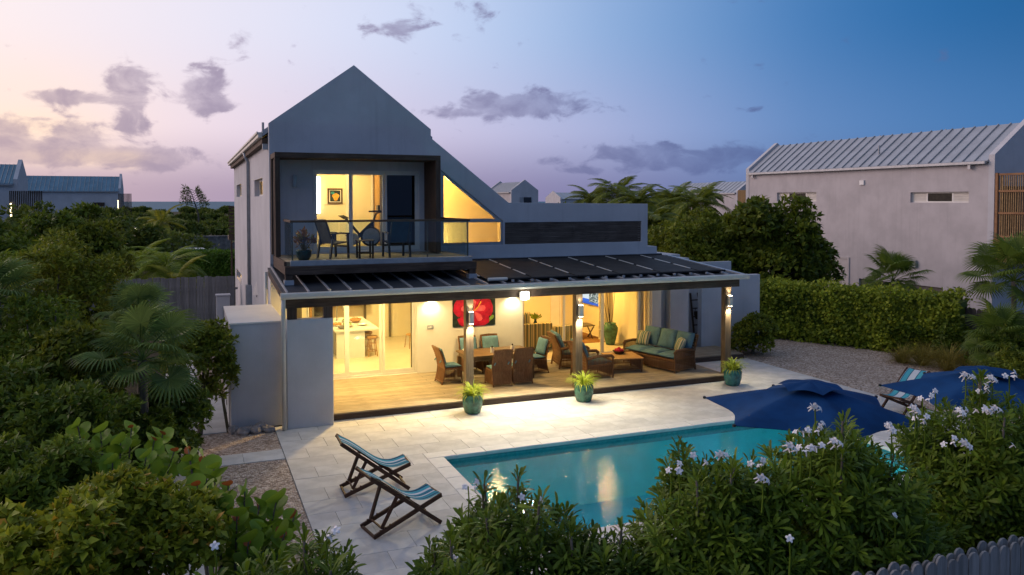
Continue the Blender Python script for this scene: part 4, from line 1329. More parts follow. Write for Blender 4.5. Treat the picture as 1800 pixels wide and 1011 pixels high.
MB().box(-0.42, -0.26, 0.082, 0.7, 0.06, 0.56).build('armrest', 'sofa_stripe', s2, bevel=0.03)
MB().box(0.26, 0.42, 0.082, 0.7, 0.06, 0.56).build('armrest', 'sofa_stripe', s2, bevel=0.03)
MB().box(-0.258, 0.258, 0.082, 0.7, 0.06, 0.42).build('seat', 'sofa_stripe', s2, bevel=0.03)
RX90 = Matrix.Rotation(rad(80), 4, 'X')
for (x, m_, lab) in ((10.0, 'interior_paint', 'plain cream pillow on the left of the striped sofa'), (10.42, 'sofa_stripe', 'striped pillow leaning at the middle of the striped sofa')):
    o = cushion(MB(), 0, 0, 0, 0.5, 0.5, 0.16, RX90).build('pillow', m_, smooth=True, loc=(x, 24.78, DZ + 1.0))
    tag(o, lab, 'pillow')
pl_ = thing('table_plant', 'small leafy plant in a dark vase behind the striped sofa', 'plant', (11.1, 25.3, DZ))
MB().lathe([(0, 0), (0.22, 0), (0.22, 0.03), (0.03, 0.05), (0.03, 0.6), (0.25, 0.62), (0.25, 0.65), (0, 0.65)], 16).build('stand', 'dark_wood', pl_)
MB().lathe([(0, 0.651), (0.05, 0.651), (0.08, 0.75), (0.04, 0.88), (0.05, 0.92), (0, 0.92)], 14).build('vase', 'pot_blue', pl_, smooth=True)
lv = MB()
for i in range(26):
    a, e = random.uniform(0, 6.28), random.uniform(0.2, 1.3)
    r = random.uniform(0.12, 0.26)
    p = Vector((r * math.cos(a) * math.cos(e), r * math.sin(a) * math.cos(e), 0.92 + r * math.sin(e)))
    sd_ = Vector((-math.sin(a), math.cos(a), 0)) * 0.035
    lv.add([(0, 0, 0.9), tuple(p * 1 + sd_ - Vector((0, 0, 0.0))), tuple(p + Vector((0, 0, 0.06))), tuple(p - sd_)], [(0, 1, 2), (0, 2, 3)])
lv.build('leaves', 'leaf_mid', pl_)
tv = thing('television', 'wall-mounted television showing a bright blue and white picture', 'television', (13.99, 26.55, DZ + 1.57))
MB().box(-0.02, 0.03, -0.80, 0.80, -0.46, 0.46).build('casing', 'screen_dark', tv, bevel=0.006)
MB().box(-0.024, -0.0201, -0.78, 0.78, -0.44, 0.44).build('screen', 'tv_picture', tv)
shf = thing('bookshelf', 'tall narrow cream bookshelf between the television and the green vase', 'bookshelf', (13.86, 25.3, DZ))
MB().box(-0.16, 0.15, 0.20, 0.225, 0, 2.5).build('side_panel', 'interior_paint', shf)
MB().box(-0.16, 0.15, -0.225, -0.20, 0, 2.5).build('side_panel', 'interior_paint', shf)
MB().box(0.13, 0.15, -0.199, 0.199, 0, 2.5).build('back_panel', 'rattan_pale', shf)
for k in range(8):
    sh_ = MB().box(-0.16, 0.129, -0.199, 0.199, 0.02 + k * 0.34, 0.045 + k * 0.34).build('shelf', 'interior_paint', shf)
    if k in (1, 2, 3, 5):
        for q in range(4):
            hh = random.uniform(0.16, 0.26)
            MB().box(-0.10, 0.1, -0.16 + q * 0.06, -0.11 + q * 0.06, 0.046 + k * 0.34, 0.046 + k * 0.34 + hh).build('book', ['art_red', 'pot_blue', 'white_paint', 'art_gold'][q], sh_)
vs_ = thing('floor_vase', 'large green floor vase holding long bare sticks in the living room', 'vase', (13.62, 24.5, DZ))
MB().lathe([(0, 0), (0.15, 0), (0.17, 0.05), (0.26, 0.45), (0.27, 0.60), (0.21, 0.70), (0.19, 0.72), (0.215, 0.76), (0.19, 0.76), (0.17, 0.70), (0, 0.66)], 24).build('pot', 'pot_green', vs_, smooth=True)
for k, (a, b) in enumerate(((-0.42, 0.1), (-0.15, -0.2), (-0.05, 0.3), (0.12, -0.25), (-0.28, -0.15))):
    MB().tube([(0.02 * k - .04, 0, 0.55), (a * 0.5, b * .5, 1.4), (a, b, 2.35 + 0.07 * k)], [0.012, 0.009, 0.005], 5).build('stick', 'dark_wood', vs_)
bn = thing('folding_stool', 'cross-legged wooden stool with a dark seat below the television', 'stool', (13.35, 25.9, DZ), rad(90))
for s_ in (-1, 1):
    MB().bar((-0.24, s_ * 0.2, 0.0), (0.24, s_ * 0.2, 0.46), 0.03, 0.04).build('leg', 'chair_wood', bn)
    MB().bar((0.24, s_ * 0.23, 0.0), (-0.24, s_ * 0.23, 0.46), 0.03, 0.04).build('leg', 'chair_wood', bn)
cushion(MB(), 0, 0, 0.51, 0.6, 0.52, 0.08).build('seat', 'taupe_cloth', bn, smooth=True)
tag(MB().box(12.0, 13.9, 25.0, 27.2, DZ + 0.001, DZ + 0.014).build('rug', 'rug'), 'flat brown patterned rug on the living room floor', 'rug')
ld = thing('hall_door', 'white glowing door in the back wall of the living room', 'door', (13.22, 28.19, DZ))
MB().box(-0.16, 0.16, -0.04, 0, 0, 2.3).build('door_leaf', 'white_paint', ld)
MB().slab([(-0.22, 0), (0.22, 0), (0.22, 2.37), (-0.22, 2.37)], [[(-0.165, 0.001), (0.165, 0.001), (0.165, 2.305), (-0.165, 2.305)]], -0.06, 0, 'Y').build('door_frame', 'white_paint', ld)
# ================================================================== TERRACE THINGS
# ---- lights on posts and walls
def post_light(x, y, z, label, e_dn=34, e_up=16):
    t = thing('post_light', label, 'lamp', (x, y, z), group='up-and-down lights on the porch posts')
    MB().box(-0.055, 0.055, -0.115, -0.012, -0.15, 0.15).build('housing', 'gutter_cream', t, bevel=0.006)
    MB().box(-0.045, 0.045, -0.105, -0.02, 0.1505, 0.156).build('upper_lens', 'lamp_white', t)
    MB().box(-0.045, 0.045, -0.105, -0.02, -0.156, -0.1505).build('lower_lens', 'lamp_white', t)
    MB().box(-0.03, 0.03, -0.0115, -0.001, -0.1, 0.1).build('bracket', 'metal_grey', t)
    lamp('down_light', 'SPOT', (0, -0.075, -0.17), e_dn, (1.0, 0.86, 0.58), 0.03, t, (0, -0.10, -1), rad(120), 0.8)
    lamp('up_light', 'SPOT', (0, -0.075, 0.17), e_up, (1.0, 0.86, 0.58), 0.03, t, (0, 0.12, 1), rad(90), 0.8)


post_light(6.54, 18.99, 2.26, 'up-and-down light on the porch post beside the dining table', 150, 20)
post_light(9.63, 18.99, 2.28, 'up-and-down light on the middle porch post', 200, 20)
post_light(14.46, 18.99, 2.32, 'up-and-down light on the right corner porch post', 100, 20)


def wall_light(x, label):
    t = thing('wall_light', label, 'lamp', (x, VF - 0.001, 2.36), group='downlights on the terrace wall')
    MB().box(-0.05, 0.05, -0.11, 0, -0.03, 0.14).build('housing', 'gutter_cream', t, bevel=0.005)
    MB().box(-0.04, 0.04, -0.10, -0.01, -0.036, -0.0305).build('lens', 'lamp_white', t)
    lamp('down_light', 'SPOT', (0, -0.10, -0.05), 60, (1.0, 0.86, 0.48), 0.03, t, (0, 0.02, -1), rad(150), 0.9)


wall_light(6.52, 'downlight on the terrace wall left of the flower painting')
wall_light(9.09, 'downlight on the terrace wall right of the flower painting')
fl = thing('flood_light', 'dazzling white floodlight under the porch beam', 'lamp', (7.86, 18.635, 2.80))
MB().box(-0.13, 0.13, -0.05, 0.0, -0.11, 0.11).build('housing', 'gutter_cream', fl, bevel=0.006)
MB().lathe([(0.0, 0.0), (0.10, 0.0), (0.095, 0.04), (0.06, 0.075), (0.0, 0.085)], 18, (0, 0, 0), Matrix.Translation((0, -0.0505, 0)) @ Matrix.Rotation(rad(90), 4, 'X')).build('lens', 'flood_white', fl, smooth=True)
lamp('flood', 'SPOT', (0, -0.16, -0.02), 600, (1.0, 0.91, 0.68), 0.05, fl, (-0.12, -0.72, -0.62), rad(155), 0.45)
# unseen fill lamps added in the porch ceiling to warm the deck
for i, (x, lab) in enumerate(((4.4, 'added fill lamp in the porch ceiling over the kitchen doors'), (8.0, 'added fill lamp in the porch ceiling over the dining table'),
                              (11.6, 'added fill lamp in the porch ceiling over the armchairs'))):
    z = roof_z(20.9) - 0.093
    t = thing('porch_fill_lamp', lab, 'lamp', (x, 20.9, z), group='added fill lamps in the porch ceiling')
    MB().lathe([(0.0, 0), (0.09, 0), (0.09, -0.02), (0.0, -0.02)], 14).build('lens', 'lamp_warm', t)
    MB().lathe([(0.091, 0), (0.115, 0), (0.115, -0.015), (0.091, -0.015)], 14).build('trim_ring', 'white_paint', t)
    lamp('porch_fill_light', 'AREA', (0, 0, -0.04), (230, 70, 60)[i], (1.0, 0.66, 0.22), 0.25, t)

# ---- painting and switch plate
pt = thing('flower_painting', 'large unframed painting of a red flower on the terrace wall', 'painting', (7.86, VF - 0.002, 1.93))
MB().box(-0.67, 0.67, -0.035, 0, -0.465, 0.465).build('canvas', 'art_dark', pt)


def petal(cx, cz, ang, L, W, mat, y=-0.038):
    n = 14
    pts = []
    for i in range(n):
        t = 2 * math.pi * i / n
        a, b = (0.5 + 0.5 * math.cos(t)) * L, math.sin(t) * W * (0.55 + 0.45 * math.cos(t - 0.2)) * (1 + 0.12 * math.sin(5 * t))
        x, z = cx + a * math.cos(ang) - b * math.sin(ang), cz + a * math.sin(ang) + b * math.cos(ang)
        pts.append((min(0.668, max(-0.668, x)), y, min(0.463, max(-0.463, z))))
    return MB().add(pts + [(p[0], -0.0352, p[2]) for p in pts], [tuple(range(n)), tuple(range(2 * n - 1, n - 1, -1))] + [(i, (i + 1) % n, n + (i + 1) % n, n + i) for i in range(n)])


for i, (a, L, W) in enumerate(((12, 0.62, 0.42), (88, 0.56, 0.38), (160, 0.66, 0.42), (232, 0.60, 0.42), (305, 0.60, 0.42))):
    pp = petal(-0.02, -0.02, rad(a), L, W, 'art_red', -0.038 - 0.0011 * i).build('petal', 'art_red', pt)
    petal(-0.02, -0.02, rad(a + 4), L * 0.62, W * 0.34, 'art_pink', -0.0445 - 0.0008 * i).build('petal_fold', 'art_pink', pp)
petal(0.28, 0.30, rad(35), 0.34, 0.10, 'art_teal', -0.0372).build('leaf', 'art_teal', pt)
petal(-0.62, 0.40, rad(-20), 0.30, 0.08, 'art_teal', -0.0368).build('leaf', 'art_teal', pt)
petal(0.42, -0.40, rad(50), 0.3, 0.08, 'fruit_green', -0.0366).build('leaf', 'fruit_green', pt)
MB().tube([(-0.02, -0.055, -0.02), (0.12, -0.058, 0.12), (0.2, -0.055, 0.26)], [0.016, 0.012, 0.02], 6).build('stamen', 'art_orange', pt)
sp_ = thing('switch_plate', 'small square switch plate on the terrace wall under the left downlight', 'switch', (6.5, VF - 0.001, 1.5))
MB().box(-0.09, 0.09, -0.012, 0, -0.06, 0.06).build('plate', 'metal_grey', sp_)
for k in (-0.045, 0, 0.045):
    MB().box(k - 0.014, k + 0.014, -0.018, -0.0121, -0.025, 0.025).build('button', 'white_paint', sp_)


# ---- wicker seating
def bars(mb, a0, a1, b0, b1, n, w):
    """n thin rods between the lines a0-a1 (bottom) and b0-b1 (top)"""
    a0, a1, b0, b1 = map(Vector, (a0, a1, b0, b1))
    for i in range(n):
        t = (i + 0.5) / n
        mb.bar(a0.lerp(a1, t), b0.lerp(b1, t), w)
    return mb


def dining_chair():
    t = thing('dining_chair', '', 'chair', group='wicker chairs round the dining table')
    W = 0.27
    for sy in (-1, 1):
        MB().tube([(0.27, sy * W, 0), (0.25, sy * W, 0.43)], [0.02, 0.022], 6).build('leg', 'wicker', t)
        MB().tube([(-0.32, sy * W, 0), (-0.25, sy * W, 0.25), (-0.23, sy * W, 0.45), (-0.29, sy * W, 0.75), (-0.40, sy * (W - 0.01), 1.0)], [0.018, 0.022, 0.022, 0.02, 0.02], 6).build('leg', 'wicker', t)
    MB().box(-0.24, 0.27, -W, W, 0.40, 0.435).build('seat', 'wicker', t)
    bk_ = MB()
    for i in range(10):
        z = 0.455 + i * 0.058
        x = -0.235 - 0.165 * ((z - 0.45) / 0.55) ** 1.3
        bk_.box(x - 0.012, x + 0.012, -W + 0.01, W - 0.01, z - 0.027, z + 0.027)
    bk_.build('backrest', 'wicker', t)
    MB().tube([(-0.40, -W + 0.005, 1.0), (-0.41, 0, 1.015), (-0.40, W - 0.005, 1.0)], 0.024, 6).build('top_rail', 'wicker', t)
    sk = MB()
    bars(sk, (-0.30, -W, 0.06), (-0.30, W, 0.06), (-0.235, -W, 0.43), (-0.235, W, 0.43), 20, 0.017)
    for sy in (-1, 1):
        bars(sk, (-0.28, sy * W, 0.06), (0.265, sy * W, 0.06), (-0.23, sy * W, 0.40), (0.25, sy * W, 0.40), 16, 0.016)
    sk.bar((-0.315, -W, 0.07), (-0.315, W, 0.07), 0.025)
    tag(sk.build('woven_skirt', 'wicker', t), kind='stuff')
    cushion(MB(), 0.02, 0, 0.475, 0.50, 0.50, 0.07).build('seat_cushion', 'teal_cushion', t, smooth=True)
    cushion(MB(), 0, 0, 0, 0.46, 0.50, 0.08, Matrix.Translation((-0.245, 0, 0.76)) @ Matrix.Rotation(rad(-107), 4, 'Y')).build('back_cushion', 'teal_cushion', t, smooth=True)
    for sy in (-1, 1):
        MB().bar((-0.31, sy * 0.2, 0.66), (-0.335, sy * 0.2 + 0.05, 0.60), 0.02, 0.03).build('cushion_tie', 'teal_cushion', t)
    return t


dc = dining_chair()
spots = [((7.78, 20.28), 92, 'wicker dining chair with its back to the pool, nearer the lit post'),
         ((8.44, 20.34), 88, 'wicker dining chair with its back to the pool, right of its twin'),
         ((6.62, 21.05), 4, 'wicker dining chair at the left head of the table'),
         ((9.32, 21.30), 188, 'wicker dining chair at the right head of the table with teal back cushion facing out'),
         ((7.60, 22.02), 270, 'wicker dining chair against the wall, left of the two behind the table'),
         ((8.30, 22.02), 270, 'wicker dining chair against the wall, right of the two behind the table')]
for i, ((x, y), a, lab) in enumerate(spots):
    o = dc if i == 0 else dup(dc)
    o.location = (x, y, DZ)
    o.rotation_euler = (0, 0, rad(a))
    o['label'] = lab
tb = thing('dining_table', 'rectangular brown wooden dining table on the terrace', 'table', (8.02, 21.12, DZ), rad(0))
for k in range(6):
    MB().box(-1.0, 1.0, -0.56 + k * 0.187, -0.376 + k * 0.187, 0.705, 0.75).build('tabletop_plank', 'table_wood', tb)
MB().box(-0.94, 0.94, -0.5, 0.5, 0.60, 0.703).build('apron', 'table_wood', tb)
for sx in (-1, 1):
    for sy in (-1, 1):
        MB().box(sx * 0.93 - 0.055, sx * 0.93 + 0.055, sy * 0.47 - 0.055, sy * 0.47 + 0.055, 0, 0.6).build('leg', 'table_wood', tb, bevel=0.006)
for (x, y, lab) in ((7.86, 20.95, 'small white candle jar near the middle of the dining table'), (8.52, 21.05, 'small white candle jar towards the right end of the dining table')):
    t = thing('candle_jar', lab, 'candle', (x, y, DZ + 0.75))
    MB().lathe([(0, 0), (0.055, 0), (0.055, 0.14), (0.045, 0.14), (0.045, 0.10), (0, 0.10)], 14).build('jar', 'ceramic_white', t, smooth=False)
    MB().lathe([(0, 0.101), (0.03, 0.101), (0.02, 0.19), (0, 0.19)], 10).build('wick_holder', 'dark_wood', t)
nap = MB()
cushion(nap, 0, 0, 0.06, 0.24, 0.2, 0.10)
tag(nap.build('folded_napkins', 'white_paint', smooth=True, loc=(7.25, 21.3, DZ + 0.75)), 'white bundle of napkins at the left end of the dining table', 'napkins')


def lounge(name, label, width, loc, rz, seats, group=None):
    """deep wicker armchair / sofa, front = +X"""
    t = thing(name, label, 'sofa' if seats > 1 else 'armchair', loc, rz, group)
    W = width / 2
    D0, D1 = -0.42, 0.42
    for sy in (-1, 1):
        MB().tube([(D1, sy * W, 0), (D1, sy * W, 0.60)], [0.03, 0.028], 6).build('leg', 'wicker', t)
        MB().tube([(D0 - 0.07, sy * W, 0), (D0, sy * W, 0.35), (D0 - 0.02, sy * W, 0.6), (D0 - 0.20, sy * (W - 0.02), 1.0)], 0.03, 6).build('leg', 'wicker', t)
        ar = MB()
        ar.tube([(D0 - 0.03, sy * W, 0.60), (0.0, sy * (W + 0.015), 0.655), (D1 - 0.05, sy * (W + 0.01), 0.64), (D1 + 0.02, sy * W, 0.57)], 0.045, 8)
        ar.build('armrest', 'wicker', t, smooth=True)
        sk = MB()
        bars(sk, (D0, sy * W, 0.07), (D1, sy * W, 0.07), (D0, sy * W, 0.62), (D1, sy * W, 0.60), 20, 0.016)
        sk.bar((D0, sy * W, 0.08), (D1, sy * W, 0.08), 0.035)
        sk.bar((D0, sy * W, 0.40), (D1, sy * W, 0.40), 0.03)
        tag(sk.build('woven_side', 'wicker', t), kind='stuff')
    MB().box(D0, D1, -W + 0.02, W - 0.02, 0.30, 0.36).build('seat_frame', 'wicker', t)
    fr = MB()
    nb = int(width / 0.035)
    bars(fr, (D1, -W, 0.07), (D1, W, 0.07), (D1, -W, 0.36), (D1, W, 0.36), nb, 0.016)
    fr.bar((D1, -W, 0.08), (D1, W, 0.08), 0.035)
    fr.bar((D1, -W, 0.36), (D1, W, 0.36), 0.04)
    tag(fr.build('woven_front', 'wicker', t), kind='stuff')
    bk = MB()
    for i in range(11):
        z = 0.12 + i * 0.083
        x = D0 - 0.20 * max(0, (z - 0.55) / 0.45) - 0.01
        bk.box(x - 0.012, x + 0.012, -W + 0.01, W - 0.01, z - 0.034, z + 0.034)
    bk.build('backrest', 'wicker', t)
    MB().tube([(D0 - 0.20, -W + 0.02, 1.0), (D0 - 0.215, 0, 1.03), (D0 - 0.20, W - 0.02, 1.0)], 0.032, 6).build('top_rail', 'wicker', t)
    sw_ = (width - 0.10) / seats
    for k in range(seats):
        cy = -W + 0.05 + sw_ * (k + 0.5)
        cushion(MB(), 0.03, cy, 0.45, 0.78, sw_ - 0.012, 0.14).build('seat_cushion', 'teal_cushion', t, smooth=True)
        cushion(MB(), 0, 0, 0, 0.58, sw_ - 0.02, 0.17, Matrix.Translation((D0 + 0.0, cy, 0.80)) @ Matrix.Rotation(rad(-112), 4, 'Y')).build('back_cushion', 'teal_cushion', t, smooth=True)
    return t


SOFA_RZ = rad(195)
sofa = lounge('wicker_sofa', 'three-seat wicker sofa with teal cushions at the right of the terrace', 2.08, (13.20, 20.75, DZ), SOFA_RZ, 3)
a1 = lounge('wicker_armchair', 'wicker armchair with teal cushions farther from the pool, left of the coffee table', 0.82, (10.72, 21.75, DZ), rad(-8), 1, 'wicker armchairs on the terrace')
dup_thing(a1, (10.66, 20.20, DZ), rad(3), 'wicker armchair with teal cushions half hidden by the middle porch post')
RS = Matrix.Rotation(SOFA_RZ, 4, 'Z')
for (lx, ly, a, lab) in ((-0.10, -0.72, 10, 'striped cushion at the far end of the wicker sofa'), (-0.08, 0.80, -30, 'striped cushion at the near end of the wicker sofa')):
    p = RS @ Vector((lx, ly, 0))
    o = cushion(MB(), 0, 0, 0, 0.44, 0.44, 0.16, Matrix.Rotation(rad(-114), 4, 'Y')).build('scatter_cushion', 'pillow_stripe', smooth=True, loc=(13.20 + p.x, 20.75 + p.y, DZ + 0.75), rz=SOFA_RZ + rad(a))
    tag(o, lab, 'cushion', 'striped cushions on the wicker sofa')
ct = thing('coffee_table', 'low wicker coffee table between the armchairs and the sofa', 'coffee table', (11.92, 20.72, DZ), rad(-10))
MB().box(-0.50, 0.50, -0.50, 0.50, 0.385, 0.42).build('tabletop', 'rattan_pale', ct, bevel=0.008)
for sx in (-1, 1):
    for sy in (-1, 1):
        MB().tube([(sx * 0.45, sy * 0.45, 0), (sx * 0.45, sy * 0.45, 0.385)], 0.03, 6).build('leg', 'wicker', ct)
sk = MB()
for q in range(4):
    R_ = Matrix.Rotation(q * math.pi / 2, 4, 'Z')
    bars(sk, R_ @ Vector((-0.44, -0.45, 0.08)), R_ @ Vector((0.44, -0.45, 0.08)), R_ @ Vector((-0.44, -0.45, 0.38)), R_ @ Vector((0.44, -0.45, 0.38)), 24, 0.015)
    sk.bar(R_ @ Vector((-0.44, -0.45, 0.09)), R_ @ Vector((0.44, -0.45, 0.09)), 0.03)
tag(sk.build('woven_skirt', 'wicker', ct), kind='stuff')
bx = thing('decor_bowl', 'dark bowl of round ornaments on the coffee table', 'bowl', (11.95, 20.95, DZ + 0.42))
MB().lathe([(0, 0), (0.12, 0), (0.2, 0.1), (0.18, 0.1), (0.1, 0.03), (0, 0.03)], 16).build('dish', 'dark_wood', bx)
og = MB()
for i in range(9):
    a = i * 0.75
    rr = 0.10 if i else 0
    og.lathe([(0, -0.055), (0.04, -0.035), (0.055, 0), (0.04, 0.035), (0, 0.055)], 8, (rr * math.cos(a), rr * math.sin(a), 0.11 + (0.05 if i == 0 else 0)))
og.build('ornaments', 'art_red', bx, smooth=True)

# ---- decorative ladder in the nook
la = thing('ladder', 'dark wooden decorative ladder leaning in the wall nook', 'ladder', (16.72, 23.78, 0.0))
for x0, x1 in ((-0.24, -0.16), (0.24, 0.16)):
    MB().bar((x0, -0.28, 0), (x1, 0.17, 1.92), 0.05, 0.06).build('rail', 'dark_wood', la)
for k in range(6):
    t_ = 0.12 + k * 0.15
    MB().bar((-0.22 + 0.05 * t_, -0.28 + 0.45 * t_, 1.92 * t_), (0.22 - 0.05 * t_, -0.28 + 0.45 * t_, 1.92 * t_), 0.035).build('rung', 'dark_wood', la)
bs = thing('hanging_basket', 'small dark basket hanging on the wooden ladder', 'basket', (16.70, 23.66, 1.02))
MB().lathe([(0, 0), (0.10, 0.0), (0.15, 0.15), (0.16, 0.26), (0.145, 0.26), (0.13, 0.15), (0, 0.04)], 14).build('body', 'dark_wood', bs)
MB().tube([(-0.15, 0, 0.26), (-0.1, 0, 0.40), (0.1, 0, 0.40), (0.15, 0, 0.26)], 0.012, 6).build('handle', 'dark_wood', bs)


# ---- potted spider plants along the deck
def strap_leaves(n, L0, L1, w, droop, spread=1.0, seg=5, rbase=0.08):
    mb = MB()
    for i in range(n):
        a = random.uniform(0, 2 * math.pi)
        L = random.uniform(L0, L1)
        el = random.uniform(0.5, 1.45) * spread
        d = Vector((math.cos(a), math.sin(a), 0))
        p = d * random.uniform(0, rbase)
        ww = w * random.uniform(0.7, 1.2)
        th = el
        left, right = [], []
        for k in range(seg + 1):
            t = k / seg
            wd = ww * (0.5 + 1.0 * t if t < 0.4 else 0.9 * (1 - (t - 0.4) / 0.6) ** 0.8 + 0.02)
            sd_ = Vector((-d.y, d.x, 0)) * wd
            left.append(p - sd_)
            right.append(p + sd_)
            p = p + (d * math.cos(th) + Vector((0, 0, 1)) * math.sin(th)) * (L / seg)
            th -= droop * (0.25 + t) / seg * 2.2
        vs = left + right
        m_ = seg + 1
        mb.add(vs, [(k, k + 1, m_ + k + 1, m_ + k) for k in range(seg)])
    return mb


def potted(name, label, x, y, group, seed):
    random.seed(seed)
    t = thing(name, label, 'potted plant', (x, y, 0.0), group=group)
    MB().lathe([(0, 0), (0.17, 0), (0.20, 0.03), (0.25, 0.22), (0.255, 0.38), (0.235, 0.44), (0.25, 0.47), (0.225, 0.47), (0.21, 0.42), (0, 0.40)], 24).build('pot', 'pot_green' if seed != 3 else 'pot_teal', t, smooth=True)
    tag(strap_leaves(130, 0.35, 0.62, 0.017, 1.7).build('leaves', 'leaf_pot', t, loc=(0, 0, 0.40)), kind='stuff')
    MB().lathe([(0, 0), (0.205, 0), (0.205, 0.01), (0, 0.01)], 18, (0, 0, 0.40)).build('soil', 'soil', t)
    return t


potted('potted_plant', 'potted spider plant in a green pot before the post by the dining table', 6.38, 18.38, 'potted plants along the deck edge', 1)
potted('potted_plant', 'potted spider plant in a green pot before the middle porch post', 9.44, 18.38, 'potted plants along the deck edge', 2)
potted('potted_plant', 'potted spider plant in a teal pot at the right corner of the deck', 14.18, 18.42, 'potted plants along the deck edge', 3)


# ---- deck chairs
def deckchair(name, label, loc, rz, cloth):
    t = thing(name, label, 'deckchair', loc, rz, 'folding striped deckchairs')
    W = 0.29
    A0, A1 = Vector((-0.66, 0, 0.97)), Vector((0.55, 0, 0.025))
    B0, B1 = Vector((-0.60, 0, 0.025)), Vector((0.58, 0, 0.46))
    fa = MB()
    for s_ in (-1, 1):
        o = Vector((0, s_ * W, 0))
        fa.bar(A0 + o, A1 + o, 0.04, 0.065)
    fa.bar(A0 + Vector((0.01, -W, -0.01)), A0 + Vector((0.01, W, -0.01)), 0.035, 0.04)
    fa.bar(A1 + Vector((-0.05, -W, 0.04)), A1 + Vector((-0.05, W, 0.04)), 0.03, 0.04)
    fa.build('back_frame', 'chair_wood', t, bevel=0.004)
    fb = MB()
    for s_ in (-1, 1):
        o = Vector((0, s_ * (W - 0.035), 0))
        fb.bar(B0 + o, B1 + o, 0.04, 0.065)
    fb.bar(B1 + Vector((-0.01, -W + .035, 0)), B1 + Vector((-0.01, W - .035, 0)), 0.035, 0.04)
    fb.bar(B0 + Vector((0.02, -W + .035, 0)), B0 + Vector((0.02, W - .035, 0)), 0.03, 0.045)
    for k in range(3):
        for s_ in (-1, 1):
            p = B0.lerp(B1, 0.10 + 0.07 * k) + Vector((0, s_ * (W - 0.035), 0.03))
            fb.box(p.x - 0.015, p.x + 0.015, p.y - 0.015, p.y + 0.015, p.z - 0.01, p.z + 0.02)
    fb.build('seat_frame', 'chair_wood', t, bevel=0.004)
    pr_ = MB()
    P0, P1 = A0.lerp(A1, 0.36), B0.lerp(B1, 0.13) + Vector((0, 0, 0.045))
    for s_ in (-1, 1):
        o = Vector((0, s_ * (W + 0.032), 0))
        pr_.bar(P0 + o, P1 + Vector((0, s_ * (W - 0.07), 0)), 0.036, 0.055)
    pr_.bar(P1 + Vector((0, -W + .07, 0)), P1 + Vector((0, W - .07, 0)), 0.024)
    pr_.build('prop', 'chair_wood', t)
    gr = []
    n = 22
    for i in range(n + 1):
        u = i / n
        p = (A0 + Vector((0.02, 0, 0.015))).lerp(B1 + Vector((-0.01, 0, 0.03)), u)
        sag = 0.20 * math.sin(math.pi * u ** 1.7) ** 1.2
        p = p + Vector((-0.03 * math.sin(math.pi * u), 0, -sag * (0.95)))
        gr.append([(p.x, -W + 0.05 + (2 * W - 0.10) * j / 6, p.z - 0.012 * math.sin(math.pi * j / 6)) for j in range(7)])
    mb = MB().sheet(gr)
    mb.sheet([[(x, y, z - 0.004) for (x, y, z) in r] for r in gr])
    mb.build('sling', cloth, t, smooth=True)
    return t


deckchair('deckchair', 'striped deckchair nearest the camera on the pool paving', (3.09, 12.36, 0.002), rad(11), 'deckchair_cloth')
deckchair('deckchair', 'striped deckchair behind the nearest one on the pool paving', (3.05, 14.14, 0.002), rad(-1), 'deckchair_cloth')
deckchair('deckchair', 'pale blue striped deckchair at the gravel edge under the far parasol', (16.25, 14.45, 0.002), rad(192), 'deckchair_pale')


# ---- parasols
def parasol(label, x, y, za, R, rot, drop=0.42):
    t = thing('parasol', label, 'parasol', (x, y, 0), rad(rot), 'blue parasols by the pool')
    MB().tube([(0, 0, 0), (0, 0, za - 0.05)], 0.025, 10).build('pole', 'white_paint', t)
    MB().lathe([(0, 0), (0.25, 0), (0.25, 0.05), (0.05, 0.08), (0.045, 0.3), (0, 0.3)], 20).build('base', 'metal_grey', t)
    n, m_ = 6, 7
    vs, fs = [], []
    NA = n * 8
    for i in range(m_ + 1):
        r = i / m_
        for k in range(NA):
            f = (k % 8) / 8
            a = 2 * math.pi * k / NA
            c = 4 * f * (1 - f)
            rr = R * r * (1 - (0.27 * r ** 1.3) * c)
            z = za - drop * r ** 1.25 - 0.09 * c * r * (1.05 - r) - 0.02 * r * c
            vs.append((rr * math.cos(a), rr * math.sin(a), z))
    for i in range(m_):
        for k in range(NA):
            k2 = (k + 1) % NA
            fs.append((i * NA + k, i * NA + k2, (i + 1) * NA + k2, (i + 1) * NA + k))
    mb = MB().add(vs, fs)
    mb.add([(x_, y_, z_ - 0.006) for (x_, y_, z_) in vs], [tuple(reversed(f)) for f in fs])
    cp = mb.mesh('canopy', True, fix=False)
    cp = link('canopy', cp, 'umbrella_blue', t)
    vt, vf = [], []
    for i in range(4):
        r = i / 3
        for k in range(NA):
            a = 2 * math.pi * k / NA
            c = 4 * ((k % 8) / 8) * (1 - (k % 8) / 8)
            rr = R * 0.30 * r * (1 - 0.15 * r * c)
            vt.append((rr * math.cos(a), rr * math.sin(a), za + 0.075 - 0.10 * r ** 1.2 + 0.045 * c * r))
    for i in range(3):
        for k in range(NA):
            k2 = (k + 1) % NA
            vf.append((i * NA + k, i * NA + k2, (i + 1) * NA + k2, (i + 1) * NA + k))
    MB().add(vt, vf).build('vent_cap', 'umbrella_blue', cp, smooth=True)
    for k in range(n):
        a = 2 * math.pi * k / n
        rb = MB().tube([(0.03 * math.cos(a), 0.03 * math.sin(a), za - 0.03)] + [(R * r * math.cos(a), R * r * math.sin(a), za - drop * r ** 1.25 - 0.022) for r in (0.3, 0.6, 0.99)], 0.01, 5).build('rib', 'metal_grey', t)
        MB().lathe([(0, -0.025), (0.025, -0.015), (0.025, 0.015), (0, 0.025)], 8, (R * math.cos(a), R * math.sin(a), za - drop)).build('rib_tip', 'black_metal', rb)
    return t


